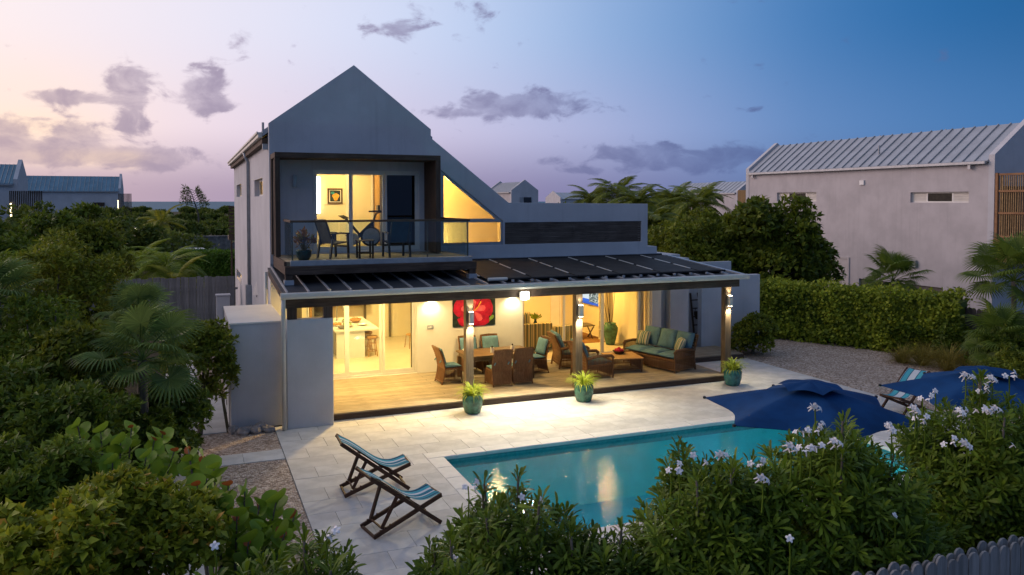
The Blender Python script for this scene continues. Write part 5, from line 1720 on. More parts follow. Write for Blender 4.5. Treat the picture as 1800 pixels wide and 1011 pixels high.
parasol('open navy blue parasol over the pool corner behind the white-flowered shrubs', 8.50, 9.22, 2.46, 1.58, 129, 0.36)
parasol('open navy blue parasol farther right, partly hidden by white flowers', 11.85, 8.95, 2.46, 1.55, 135, 0.36)

# ---- balcony things
def sling_chair(label, loc, rz, cloth):
    t = thing('balcony_chair', label, 'chair', loc, rz, 'black armchairs on the balcony')
    W = 0.28
    for s_ in (-1, 1):
        MB().bar((0.26, s_ * W, 0), (0.24, s_ * W, 0.62), 0.045, 0.05).build('leg', 'black_metal', t)
        MB().bar((-0.30, s_ * W, 0), (-0.20, s_ * W, 0.62), 0.045, 0.05).build('leg', 'black_metal', t)
        MB().tube([(-0.26, s_ * W, 0.62), (0.0, s_ * W, 0.65), (0.29, s_ * W, 0.63)], 0.025, 6).build('armrest', 'black_metal', t)
        MB().bar((-0.18, s_ * (W - 0.04), 0.36), (-0.40, s_ * (W - 0.04), 0.98), 0.035, 0.04).build('back_upright', 'black_metal', t)
        MB().bar((-0.22, s_ * (W - 0.02), 0.36), (0.26, s_ * (W - 0.02), 0.42), 0.03, 0.04).build('seat_rail', 'black_metal', t)
    MB().bar((-0.40, -W + 0.04, 0.98), (-0.40, W - 0.04, 0.98), 0.03, 0.04).build('top_rail', 'black_metal', t)
    MB().bar((0.25, -W, 0.30), (0.25, W, 0.30), 0.03, 0.05).build('stretcher', 'black_metal', t)
    MB().add([(-0.19, -W + .05, 0.40), (-0.19, W - .05, 0.40), (-0.395, W - .05, 0.965), (-0.395, -W + .05, 0.965),
              (-0.20, -W + .05, 0.39), (-0.20, W - .05, 0.39), (-0.405, W - .05, 0.96), (-0.405, -W + .05, 0.96)],
             [(0, 1, 2, 3), (7, 6, 5, 4), (0, 4, 5, 1), (1, 5, 6, 2), (2, 6, 7, 3), (3, 7, 4, 0)]).build('back_sling', cloth, t)
    MB().add([(-0.19, -W + .05, 0.385), (-0.19, W - .05, 0.385), (0.25, W - .05, 0.43), (0.25, -W + .05, 0.43),
              (-0.19, -W + .05, 0.375), (-0.19, W - .05, 0.375), (0.25, W - .05, 0.42), (0.25, -W + .05, 0.42)],
             [(0, 1, 2, 3), (7, 6, 5, 4), (0, 4, 5, 1), (1, 5, 6, 2), (2, 6, 7, 3), (3, 7, 4, 0)]).build('seat_sling', cloth, t)
    return t


BZ = 3.742
sling_chair('black sling armchair beside the red-leaved plant on the balcony', (3.42, 20.75, BZ), rad(25), 'taupe_cloth')
sling_chair('dark blue sling armchair at the right of the balcony with its back to the garden', (5.02, 20.55, BZ), rad(95), 'dark_cloth')
stl = thing('side_table', 'small square slatted table between the balcony chairs', 'table', (4.15, 20.36, BZ))
for k in range(4):
    MB().box(-0.21, 0.21, -0.21 + k * 0.106, -0.112 + k * 0.106, 0.44, 0.465).build('slat', 'dark_wood', stl)
for sx in (-1, 1):
    for sy in (-1, 1):
        MB().box(sx * .17 - .022, sx * .17 + .022, sy * .17 - .022, sy * .17 + .022, 0, 0.44).build('leg', 'dark_wood', stl)
MB().box(-0.148, 0.148, -0.19, -0.16, 0.12, 0.15).box(-0.148, 0.148, 0.16, 0.19, 0.12, 0.15).build('stretchers', 'dark_wood', stl)
cr = thing('croton', 'red and orange leaved croton in a dark blue pot on the balcony', 'potted plant', (2.60, 20.22, BZ))
MB().lathe([(0, 0), (0.12, 0), (0.18, 0.10), (0.19, 0.22), (0.20, 0.25), (0.18, 0.25), (0.16, 0.2), (0, 0.2)], 20).build('pot', 'pot_blue', cr, smooth=True)
stm = MB()
lf = MB()
random.seed(21)
for i in range(13):
    a, e = random.uniform(0, 6.28), random.uniform(0.75, 1.45)
    L = random.uniform(0.34, 0.56)
    tip = Vector((math.cos(a) * math.cos(e) * L, math.sin(a) * math.cos(e) * L, 0.2 + math.sin(e) * L))
    stm.tube([(0, 0, 0.18), tuple(tip * 0.55 + Vector((0, 0, 0.1))), tuple(tip)], [0.012, 0.009, 0.006], 5)
    for q in range(26):
        b, f = random.uniform(0, 6.28), random.uniform(-0.5, 1.2)
        l2 = random.uniform(0.11, 0.20)
        d = Vector((math.cos(b) * math.cos(f), math.sin(b) * math.cos(f), math.sin(f)))
        s_ = d.cross(Vector((0, 0, 1))).normalized() * 0.025
        base = tip - Vector((0, 0, random.uniform(0, 0.16)))
        lf.add([tuple(base), tuple(base + d * l2 * .5 + s_), tuple(base + d * l2), tuple(base + d * l2 * .5 - s_)], [(0, 1, 2), (0, 2, 3)])
stm.build('stems', 'bark', cr)
tag(lf.build('leaves', 'leaf_croton', cr), kind='stuff')
bl = thing('wall_lamp', 'unlit box lamp on the balcony wall', 'lamp', (2.66, VF - 0.001, 5.75))
MB().box(-0.05, 0.05, -0.10, 0, -0.17, 0.17).build('housing', 'metal_grey', bl, bevel=0.006)
MB().box(-0.03, 0.03, -0.09, -0.02, -0.176, -0.1705).build('lens', 'white_paint', bl)
# ================================================================== PLANTS
FWD = np.array([math.sin(YAW), math.cos(YAW)])
RGT = np.array([math.cos(YAW), -math.sin(YAW)])


def at(px, d):
    """ground point that lies d metres out in the direction of picture column px"""
    p = FWD * d + RGT * d * (px - 900) / 1400
    return float(p[0]), float(p[1])


def ztop(py, d):
    return CAM_H - (py - 354) / 1400 * d


def mesh_arrays(name, V, F, smooth=False):
    me = bpy.data.meshes.new(name)
    V = np.ascontiguousarray(V, dtype=np.float32).reshape(-1, 3)
    F = np.ascontiguousarray(F, dtype=np.int32)
    k = F.shape[1]
    me.vertices.add(len(V))
    me.vertices.foreach_set('co', V.ravel())
    me.loops.add(F.size)
    me.loops.foreach_set('vertex_index', F.ravel())
    me.polygons.add(len(F))
    me.polygons.foreach_set('loop_start', np.arange(0, F.size, k, dtype=np.int32))
    if smooth:
        me.polygons.foreach_set('use_smooth', np.ones(len(F), dtype=bool))
    me.update(calc_edges=True)
    return me


LEAF4 = (np.array([[0, 0, 0], [.45, .5, .10], [.5, 0, 0], [.45, -.5, .10], [1, 0, -.12]], float),
         np.array([[0, 2, 1], [0, 3, 2], [2, 4, 1], [2, 3, 4]]))
LEAF2 = (np.array([[0, 0, 0], [.5, .5, .06], [1, 0, -.06], [.5, -.5, .06]], float), np.array([[0, 2, 1], [0, 3, 2]]))


def unit(a):
    return a / np.maximum(1e-9, np.linalg.norm(a, axis=-1, keepdims=True))


def scatter(tmpl, P, D, N, L, W):
    """place a template at points P, long axis D, surface normal about N, length L, width W"""
    tv, tf = tmpl
    D = unit(D)
    S = unit(np.cross(N, D))
    N2 = np.cross(D, S)
    L = np.asarray(L)[:, None, None]
    W = np.asarray(W)[:, None, None]
    V = P[:, None, :] + tv[None, :, 0:1] * L * D[:, None, :] + tv[None, :, 1:2] * W * S[:, None, :] + tv[None, :, 2:3] * L * N2[:, None, :]
    k = len(tv)
    F = (np.arange(len(P)) * k)[:, None, None] + tf[None]
    return V.reshape(-1, 3), F.reshape(-1, tf.shape[1])


def lumps(c, R, k, rng, rr=(0.17, 0.40), squash=1.0, low=-0.35):
    """a crown as a set of overlapping ellipsoids round one centre"""
    c, R = np.array(c, float), np.array(R, float)
    out = [(c, R * 0.55)]
    for i in range(int(k * 2.3)):
        d = unit(rng.normal(size=3))
        d[2] = max(low, d[2])
        q = rng.uniform(*rr)
        out.append((c + d * R * (1 - q * 0.8) * rng.uniform(0.62, 1.06), R * q * np.array([1, 1, squash])))
    return out


def foliage(blobs, n, m, L, rng, aspect=0.5, up=0.5, tmpl=LEAF4, spread=1.0, depth=0.55, zmin=0.05):
    """n tufts of m leaves on the outside of the blobs"""
    A = np.array([b[1][0] * b[1][1] for b in blobs])
    idx = rng.choice(len(blobs), size=int(n * 1.9), p=A / A.sum())
    C = np.array([b[0] for b in blobs])
    R = np.array([b[1] for b in blobs])
    d = unit(rng.normal(size=(len(idx), 3)))
    d[:, 2] = np.where(d[:, 2] < -0.5, -d[:, 2], d[:, 2])
    rad_ = 1 - depth * rng.random(len(idx)) ** 1.8
    P = C[idx] + d * R[idx] * rad_[:, None]
    keep = np.ones(len(P), bool)
    for b in range(len(blobs)):
        q = (((P - C[b]) / R[b]) ** 2).sum(1)
        keep &= (q > 0.55) | (idx == b)
    keep &= P[:, 2] > zmin
    P, d = P[keep][:n], d[keep][:n]
    nn = len(P)
    out = unit(d + np.array([0, 0, up]))
    P2 = np.repeat(P, m, axis=0)
    O2 = np.repeat(out, m, axis=0)
    r = rng.normal(size=(nn * m, 3))
    D = unit(O2 * 0.55 + unit(r) * spread)
    N = unit(O2 + 0.6 * rng.normal(size=(nn * m, 3)) + np.array([0, 0, 0.5]))
    LL = L * rng.uniform(0.6, 1.25, nn * m)
    return scatter(tmpl, P2 + D * (L * 0.15), D, N, LL, LL * aspect)


def limbs(base, blobs, r0, rng, n=6):
    mb = MB()
    b = Vector(base)
    c = Vector([float(x) for x in blobs[0][0]])
    fork = b.lerp(c, 0.5) + Vector((rng.uniform(-.1, .1), rng.uniform(-.1, .1), 0))
    mb.tube([b, b.lerp(fork, 0.5) + Vector((rng.uniform(-.06, .06), rng.uniform(-.06, .06), 0)), fork], [r0, r0 * 0.8, r0 * 0.62], 8)
    for bl in blobs[1:1 + n]:
        e = Vector([float(x) for x in bl[0]])
        mid = fork.lerp(e, 0.5) + Vector((rng.uniform(-.15, .15), rng.uniform(-.15, .15), rng.uniform(0, .15)))
        mb.tube([fork, mid, e], [r0 * 0.5, r0 * 0.32, r0 * 0.12], 6)
    return mb


def shrub(name, label, cat, px, d, top, r, mat, L=0.10, n=900, m=6, seed=1, aspect=0.5, k=9, squash=0.9, group=None, zc=None, ry=None, tmpl=LEAF4, base=None, low=-0.35, up=0.5):
    rng = np.random.default_rng(seed)
    x, y = base if base else at(px, d)
    zt = top if top < 15 else ztop(top, d)
    hz = ry if ry else min(r * squash, zt * 0.5)
    cz = zc if zc else max(zt - hz, hz * 0.75)
    t = thing(name, label, cat, (x, y, -0.06), group=group)
    bl = lumps((0, 0, cz), (r, r, zt - cz), k, rng, low=low)
    # skirts so that a shrub reaches the ground
    if zc is None and cz > hz:
        bl += lumps((0, 0, cz * 0.45), (r * 0.85, r * 0.85, cz * 0.5), 5, rng)
    V, F = foliage(bl, n, m, L, rng, aspect, up, tmpl)
    f = link('foliage', mesh_arrays('foliage', V, F), mat, t)
    tag(f, kind='stuff')
    limbs((0, 0, 0), bl, 0.035 + 0.03 * r, rng, 6).build('stems' if zc is None else 'trunk', 'bark', t, smooth=True)
    return t


# ------- left garden, from the back to the front
GL = 'shrubs filling the left garden'
shrub('tree', 'broad dark tree at the far left in front of the blue roofs', 'tree', 50, 27, 374, 3.0, 'leaf_dark', 0.221, 1886, 7, 101, 0.42, 12, zc=3.1)
shrub('tree', 'dark spreading tree right of the broadest one on the left', 'tree', 130, 28, 378, 2.2, 'leaf_tree', 0.221, 1558, 7, 102, 0.42, 11, zc=3.2)
shrub('tree', 'small twiggy tuft rising against the white left building', 'tree', 143, 30, 352, 0.75, 'leaf_dark', 0.221, 106, 6, 103, 0.4, 5, zc=4.75)
shrub('shrub', 'tall olive green shrub with a pointed top on the left', 'shrub', 100, 19, 402, 1.55, 'leaf_olive', 0.156, 1230, 7, 104, 0.4, 10, group=GL)
shrub('shrub', 'feathery green shrub at the left picture edge below the tree', 'shrub', 12, 21, 420, 1.9, 'leaf_mid', 0.169, 1230, 7, 105, 0.35, 10, group=GL)
shrub('shrub', 'dark rounded shrub left of the feathery palms', 'shrub', 160, 21, 468, 1.2, 'leaf_dark', 0.156, 1066, 7, 106, 0.45, 9, group=GL)
shrub('shrub', 'olive shrub in front of the tall pointed one', 'shrub', 60, 15, 505, 1.4, 'leaf_mid', 0.143, 1230, 7, 107, 0.42, 10, group=GL)
shrub('shrub', 'dense green shrub in the middle of the left garden', 'shrub', 135, 14.5, 545, 1.25, 'leaf_olive', 0.130, 1312, 7, 108, 0.45, 10, group=GL)
shrub('shrub', 'dark green shrub at the left edge halfway down', 'shrub', 8, 12.5, 600, 1.2, 'leaf_dark', 0.130, 1230, 7, 109, 0.45, 9, group=GL)
shrub('shrub', 'dark shrub beneath the fan palm', 'shrub', 120, 12, 655, 1.15, 'leaf_dark', 0.130, 1312, 7, 110, 0.45, 10, group=GL)
shrub('shrub', 'round olive shrub overhanging the garden path by the store', 'shrub', 345, 17.6, 540, 0.95, 'leaf_olive', 0.130, 820, 7, 111, 0.5, 12, group=GL, zc=1.75, low=-0.9)
shrub('shrub', 'low glossy shrub beside the path under the fan palm trunk', 'shrub', 280, 15.6, 655, 0.9, 'leaf_dark', 0.130, 1066, 7, 112, 0.5, 9, group=GL)
shrub('shrub', 'shaded shrub filling the space behind the sea grape', 'shrub', 225, 13.8, 715, 1.1, 'leaf_dark', 0.117, 1066, 7, 113, 0.5, 9, group=GL)
shrub('shrub', 'green shrub at the lower left picture edge', 'shrub', 20, 9.4, 745, 0.95, 'leaf_mid', 0.111, 1230, 7, 114, 0.45, 9, group=GL)
shrub('shrub', 'dark leafy shrub left of the sea grape', 'shrub', 95, 9.8, 770, 0.8, 'leaf_dark', 0.111, 983, 7, 115, 0.5, 8, group=GL)
shrub('shrub', 'bright yellow-green shrub in the left foreground', 'shrub', 228, 7.6, 818, 0.88, 'leaf_yellow', 0.098, 1886, 7, 116, 0.6, 12, group=GL)
shrub('shrub', 'yellow-green shrub at the bottom left corner', 'shrub', 75, 6.9, 865, 0.85, 'leaf_yellow', 0.098, 1640, 7, 117, 0.6, 10, group=GL)
shrub('shrub', 'low dark shrub at the foot of the left fence', 'shrub', 385, 33.0, 535, 0.9, 'leaf_mid', 0.156, 410, 6, 119, 0.45, 8, group=GL, base=(0.25, 31.0))


# ------- sea grape: big round leaves, each one a piece
def round_leaf(name, r, rng):
    n = 12
    vs = [(0, 0, 0), (r * 0.95, 0, -r * 0.10)]
    rim = []
    for i in range(n):
        a = 2 * math.pi * i / n
        q = r * (1 + 0.05 * math.sin(3 * a + rng.uniform(0, 1)))
        x, y = r * 0.98 + q * math.cos(a) * 1.0, q * math.sin(a) * 1.08
        rim.append((x, y, 0.16 * abs(y) + 0.05 * r * math.sin(2 * a) - 0.10 * max(0, x - r)))
    vs = [(r * 0.98, 0, 0)] + rim
    fs = [(0, 1 + i, 1 + (i + 1) % n) for i in range(n)]
    # short stalk
    o = len(vs)
    vs += [(-0.05, -0.005, 0), (-0.05, 0.005, 0), (0.03, 0.005, 0.0), (0.03, -0.005, 0.0)]
    fs += [(o, o + 1, o + 2), (o, o + 2, o + 3)]
    me = bpy.data.meshes.new(name)
    me.from_pydata(vs, [], fs)
    me.polygons.foreach_set('use_smooth', [True] * len(me.polygons))
    return me


_rg = np.random.default_rng(5)
GRAPE = [round_leaf('leaf', r, _rg) for r in (0.08, 0.095, 0.11)]
GRAPE_RED = [round_leaf('leaf', r, _rg) for r in (0.045, 0.06)]
for me in GRAPE:
    me.materials.append(MATS['leaf_grape'])
for me in GRAPE_RED:
    me.materials.append(MATS['leaf_grape_red'])


def sea_grape(label, shoots, base, seed, nleaf=16):
    rng = np.random.default_rng(seed)
    t = thing('sea_grape', label, 'sea grape', (base[0], base[1], -0.06), group='sea grape bushes on the left')
    st = MB()
    for (px, py, d) in shoots:
        x, y = at(px, d)
        tip = Vector((x - base[0], y - base[1], ztop(py, d)))
        b = Vector((rng.uniform(-.15, .15), rng.uniform(-.15, .15), 0.0))
        dirv = (tip - Vector((tip.x * 0.4, tip.y * 0.4, tip.z * 0.3))).normalized()
        mid = tip - dirv * 0.75
        pts = [b, b.lerp(mid, 0.5) + Vector((0, 0, 0.12)), mid, tip - dirv * 0.35, tip]
        st.tube(pts, [0.03, 0.024, 0.018, 0.013, 0.007], 6)
        for k in range(nleaf):
            f = k / (nleaf - 1)
            p = mid.lerp(tip, f)
            a = k * 2.4 + rng.uniform(-.4, .4)
            side = Vector((math.cos(a), math.sin(a), 0.25 + 0.9 * f))
            red = (f > 0.9 and rng.random() < 0.45)
            me = GRAPE_RED[int(rng.integers(2))] if red else GRAPE[int(rng.integers(3))]
            o = bpy.data.objects.new('leaf', me)
            COL.objects.link(o)
            o.parent = t
            X = side.normalized()
            N = (Vector((0, 0, 1)) + Vector((rng.normal() * .45, rng.normal() * .45 - 0.25, 0)))
            Y = N.cross(X).normalized()
            Z = X.cross(Y)
            o.matrix_local = Matrix(((X.x, Y.x, Z.x, p.x), (X.y, Y.y, Z.y, p.y), (X.z, Y.z, Z.z, p.z), (0, 0, 0, 1)))
            sc = rng.uniform(0.75, 1.1)
            o.scale = (sc, sc, sc)
    st.build('stems', 'bark', t, smooth=True)
    return t


sea_grape('sea grape with big round leaves and red young shoots behind the yellow shrub',
          [(130, 745, 10.4), (170, 755, 10.2), (205, 775, 10.0), (150, 790, 9.8), (225, 748, 10.6), (265, 770, 10.3), (250, 800, 9.7), (300, 790, 10.0), (280, 760, 10.8), (110, 790, 10.0), (190, 810, 9.5)],
          at(190, 10.2), 31)
sea_grape('sea grape with big bright round leaves leaning over the gravel strip',
          [(325, 785, 9.6), (352, 800, 9.3), (370, 820, 8.9), (395, 850, 8.6), (425, 860, 8.5), (450, 885, 8.3), (480, 880, 8.4), (512, 905, 8.2), (410, 905, 8.0), (455, 925, 7.9), (375, 880, 8.1), (340, 850, 8.4), (495, 935, 7.9), (430, 950, 7.7)],
          at(395, 8.5), 32)


# ------- plumeria with white flowers: whorls of spoon-shaped leaves
SPOON = (np.array([[0, .10, 0], [0, -.10, 0], [.35, .16, .03], [.35, -.16, .03], [.68, .42, .03], [.68, -.42, .03], [.90, .36, -.03], [.90, -.36, -.03], [1.0, 0, -.10]], float),
         np.array([[0, 2, 3], [0, 3, 1], [2, 4, 5], [2, 5, 3], [4, 6, 7], [4, 7, 5], [6, 8, 7]]))


def plumeria_mesh(rng, whorls):
    """whorls: (point, axis, size)"""
    VV, FF, off = [], [], 0
    for (p, ax, s) in whorls:
        m = int(rng.integers(36, 46))
        ax = unit(np.array(ax, float))
        a = np.arange(m) * 2.39996 + rng.uniform(0, 6)
        el = np.linspace(1.25, -0.75, m) + rng.normal(size=m) * 0.26
        ref = np.array([1.0, 0, 0]) if abs(ax[0]) < 0.8 else np.array([0, 1.0, 0])
        e1 = unit(np.cross(ax, ref))
        e2 = np.cross(ax, e1)
        rad_ = np.cos(a)[:, None] * e1 + np.sin(a)[:, None] * e2
        D = np.cos(el)[:, None] * rad_ + np.sin(el)[:, None] * ax
        N = unit(np.cos(el)[:, None] * ax - np.sin(el)[:, None] * rad_ + 0.15 * rng.normal(size=(m, 3)))
        base = np.array(p) - ax * (np.linspace(0, 0.22, m)[:, None] * s)
        L = s * 0.185 * rng.uniform(0.6, 1.2, m)
        L[:5] *= np.linspace(0.45, 0.9, 5)
        V, F = scatter(SPOON, base + D * 0.01, D + np.array([0, 0, -0.12]), N, L, L * 0.22)
        VV.append(V)
        FF.append(F + off)
        off += len(V)
    return np.vstack(VV), np.vstack(FF)


def flower_mesh(n_fl, rng):
    mb = MB()
    for k in range(n_fl):
        c = Vector((rng.normal() * 0.034, rng.normal() * 0.034, rng.normal() * 0.02)) if n_fl > 1 else Vector((0, 0, 0))
        ax = Vector((rng.normal() * 0.5, rng.normal() * 0.5 - 0.6, 0.7)).normalized()
        e1 = ax.cross(Vector((0.3, 1, 0.2))).normalized()
        e2 = ax.cross(e1)
        for q in range(5):
            a = 2 * math.pi * q / 5
            d = e1 * math.cos(a) + e2 * math.sin(a)
            s_ = ax.cross(d)
            L, W = 0.040, 0.017
            b = c + ax * 0.0
            mb.add([b, b + d * L * .45 + s_ * W + ax * .006, b + d * L + s_ * W * .5 + ax * .0, b + d * L * 1.02 - s_ * W * .4 + ax * .004, b + d * L * .5 - s_ * W * .8 + ax * .012],
                   [(0, 1, 2, 3, 4)])
        mb.tube([c - ax * 0.05, c], [0.006, 0.009], 5)
    return mb.mesh('flower', fix=False)


_rf = np.random.default_rng(77)
FLOWERS = [flower_mesh(k, _rf) for k in (1, 3, 5, 7)]
for me in FLOWERS:
    me.materials.append(MATS['petal_white'])


def plumeria(label, px, d, top, r, seed, whorl_n, flowers=(), spikes=6, height=None, k=10):
    rng = np.random.default_rng(seed)
    x, y = at(px, d)
    zt = ztop(top, d)
    t = thing('frangipani', label, 'flowering shrub', (x, y, -0.03), group='white-flowered frangipani shrubs by the pool')
    bl = [(np.array([0, 0, zt * 0.60]), np.array([r * 0.9, r * 0.9, zt * 0.36]))] + lumps((0, 0, zt * 0.58), (r * 1.06, r * 1.06, zt * 0.43), k, rng)
    bl += lumps((0, 0, zt * 0.26), (r * 0.9, r * 0.9, zt * 0.26), 5, rng)
    C = np.array([b[0] for b in bl])
    R = np.array([b[1] for b in bl])
    A = R[:, 0] * R[:, 2]
    wh = []
    tips = []
    tries = 0
    pts = []
    whorl_n = int(whorl_n * 1.75)
    while len(wh) < whorl_n and tries < whorl_n * 30:
        tries += 1
        i = int(rng.choice(len(bl), p=A / A.sum()))
        dd = unit(rng.normal(size=3))
        if dd[2] < -0.45:
            continue
        p = C[i] + dd * R[i] * rng.uniform(0.82, 1.03)
        q = (((p - C) / R) ** 2).sum(1)
        q[i] = 9
        if q.min() < 0.62 or p[2] < 0.12:
            continue
        if pts and min(np.linalg.norm(np.array(pts) - p, axis=1)) < 0.10:
            continue
        pts.append(p)
        wh.append((p, dd + np.array([0, 0, 0.9]), rng.uniform(0.75, 1.2)))
    st = MB()
    for j in range((spikes + 1) // 2):        # shoots that stick out of the top
        a = rng.uniform(0, 6.28)
        rr = r * rng.uniform(0.1, 0.85)
        p = np.array([rr * math.cos(a), rr * math.sin(a), zt * (1.0 - 0.24 * (rr / r) ** 2) + rng.uniform(0.0, 0.16)])
        wh.append((p, np.array([rng.normal() * .15, rng.normal() * .15, 1]), rng.uniform(0.85, 1.15)))
        st.tube([Vector(p * np.array([.7, .7, .5])), Vector(p)], [0.02, 0.012], 6)
    V, F = plumeria_mesh(rng, wh)
    tag(link('foliage', mesh_arrays('foliage', V, F), 'leaf_plumeria', t), kind='stuff')
    for b in bl[:9]:
        c = Vector([float(q) for q in b[0]])
        st.tube([(rng.uniform(-.2, .2), rng.uniform(-.2, .2), 0), c * 0.5, c], [0.035, 0.026, 0.012], 6)
    st.build('stems', 'bark', t, smooth=True)
    for (fx, fy, fd, sz) in flowers:
        fd = d - (0.15 if fy < top + 22 else 0.78) * r
        gx, gy = at(fx, fd)
        z = ztop(fy, fd)
        o = bpy.data.objects.new('flower' if sz == 0 else 'flower_cluster', FLOWERS[sz])
        tag(o, kind='stuff' if sz else None)
        COL.objects.link(o)
        o.parent = t
        o.location = (gx - x, gy - y, z + 0.03)
        o.rotation_euler = (rng.uniform(-.3, .3), rng.uniform(-.3, .3), rng.uniform(-.8, .8))
        # flower stalk, rooted in the foliage
        ln = 0.34
        sk = MB().tube([(0, 0, -ln), (0.01, 0, -ln * .5), (0, 0, -0.02)], [0.010, 0.008, 0.007], 5).build('flower_stalk', 'leaf_plumeria', t)
        sk.location = o.location
    return t


plumeria('frangipani shrub in front of the near left corner of the pool', 905, 8.2, 872, 0.92, 201, 150, [(822, 857, 8.1, 1), (952, 885, 8.0, 0), (797, 990, 7.2, 0), (917, 880, 8.2, 0)], 9)
plumeria('low frangipani shrub at the bottom centre, left of the pool corner shrub', 800, 7.0, 965, 0.55, 202, 60, [], 4)
plumeria('frangipani shrub at the bottom edge below the deckchairs', 560, 6.6, 968, 0.60, 203, 80, [(370, 968, 6.3, 0), (568, 945, 6.5, 1)], 6)
plumeria('frangipani shrub at the bottom edge left of the paving', 430, 6.3, 985, 0.45, 210, 50, [], 3)
plumeria('low frangipani shrub in the foreground before the pool edge', 1060, 7.8, 940, 0.72, 204, 110, [], 6)
plumeria('frangipani shrub under the left tip of the parasol', 1255, 8.3, 805, 0.92, 205, 160,
         [(1182, 826, 8.2, 1), (1197, 833, 8.1, 0), (1222, 805, 8.3, 0), (1272, 803, 8.2, 2), (1328, 818, 8.1, 1), (1345, 846, 7.6, 2), (1245, 818, 8.2, 0)], 8)
plumeria('frangipani shrub at the bottom between the two tallest flower clumps', 1300, 7.8, 895, 0.75, 206, 120, [(1395, 955, 7.3, 0)], 4)
plumeria('frangipani shrub with white clusters below the middle of the parasol', 1465, 8.5, 748, 0.98, 207, 170,
         [(1437, 718, 8.6, 2), (1452, 748, 8.4, 0), (1430, 756, 8.4, 1), (1407, 757, 8.4, 1), (1395, 790, 8.2, 2), (1475, 782, 8.0, 2), (1430, 784, 8.1, 1), (1573, 755, 8.2, 2), (1582, 914, 8.0, 0), (1412, 788, 8.2, 1)], 9)
plumeria('frangipani shrub spilling over the picket fence', 1545, 8.9, 838, 0.85, 208, 150, [(1670, 780, 8.5, 1), (1707, 784, 8.5, 2)], 4)
plumeria('tall frangipani shrub with many white clusters at the right picture edge', 1742, 9.9, 680, 1.02, 209, 200,
         [(1703, 662, 9.0, 2), (1750, 668, 9.0, 2), (1730, 684, 8.9, 1), (1650, 690, 8.8, 0), (1627, 700, 8.8, 1), (1615, 722, 8.6, 2), (1618, 735, 8.5, 1), (1697, 727, 8.3, 2), (1706, 724, 8.3, 0),
          (1742, 725, 8.3, 3), (1757, 722, 8.3, 2), (1780, 660, 9.0, 1), (1740, 690, 8.8, 0), (1790, 787, 7.6, 0), (1717, 665, 9.0, 0), (1632, 745, 8.3, 0)], 9)
plumeria('frangipani shrub in the lower right behind the fence', 1765, 9.7, 785, 0.95, 211, 130, [], 3)


# ------- fan palms
def fan_frond(name, R, rng, seg=36, span=290, droop=0.8):
    """petiole along +X then a pleated fan; each blade is a folded strip"""
    mb = MB()
    P = R * rng.uniform(1.0, 1.4)
    mb.tube([(0, 0, 0), (P * .5, 0, P * 0.12), (P, 0, P * 0.10)], [0.016, 0.012, 0.008], 5)
    o = Vector((P, 0, P * 0.10))
    for i in range(seg):
        a = rad(-span / 2 + span * i / (seg - 1))
        L = R * (0.72 + 0.28 * math.cos(a * 0.55)) * rng.uniform(0.92, 1.06)
        d = Vector((math.cos(a), math.sin(a), 0.10))
        s_ = Vector((-math.sin(a), math.cos(a), 0))
        w = L * math.radians(span / seg) * 0.27
        p0 = o
        p1 = o + d * L * 0.55 + Vector((0, 0, 0.03))
        p2 = o + d * L * 0.82 - Vector((0, 0, L * 0.10 * droop))
        p3 = o + d * L * 1.0 - Vector((0, 0, L * 0.34 * droop))
        mb.add([p0, p1 + s_ * w + Vector((0, 0, .012)), p1, p1 - s_ * w + Vector((0, 0, .012)), p2 + s_ * w * .6, p2 - s_ * w * .6, p3],
               [(0, 1, 2), (0, 2, 3), (1, 4, 2), (2, 4, 5), (2, 5, 3), (4, 6, 5)])
    return mb.mesh(name, fix=False)


def fan_palm(label, base, ztrunk, R, n, seed, mat, lean=(0, 0)):
    rng = np.random.default_rng(seed)
    t = thing('fan_palm', label, 'palm', (base[0], base[1], -0.06), group='fan palms in the garden')
    top = Vector((lean[0], lean[1], ztrunk))
    MB().tube([(0, 0, 0), top * 0.5 + Vector((0.03, 0, 0)), top], [0.085, 0.07, 0.075], 10).build('trunk', 'bark', t, smooth=True)
    ms = [fan_frond('frond', R, rng) for _ in range(3)]
    for me in ms:
        me.materials.append(MATS[mat])
    for i in range(n):
        a = i * 2.39996
        e = 1.25 - 1.85 * (i / (n - 1))
        o = bpy.data.objects.new('frond', ms[i % 3])
        COL.objects.link(o)
        o.parent = t
        o.location = top
        o.rotation_euler = (rng.uniform(-.5, .5), -e, a)
        s_ = rng.uniform(0.85, 1.1)
        o.scale = (s_, s_, s_)
    return t


fan_palm('silvery fan palm with a bare trunk in the left garden', at(246, 14.0), 2.45, 0.55, 20, 301, 'leaf_thatch')
fan_palm('fan palm with upright fronds behind the silvery one', at(240, 17.4), 2.65, 0.46, 15, 302, 'leaf_thatch')
fan_palm('fan palm cut off by the left picture edge', at(-10, 15.5), 3.3, 0.52, 18, 303, 'leaf_thatch')
fan_palm('small fan palm between the hedge and the right neighbour wall', at(1572, 30.5), 2.2, 0.66, 20, 304, 'leaf_palm')
fan_palm('fan palm at the right picture edge beside the bamboo screen', at(1785, 25.0), 2.75, 0.72, 22, 305, 'leaf_palm')
fan_palm('low fan palm in front of the right fence', at(1765, 22.8), 1.2, 0.62, 18, 306, 'leaf_palm')


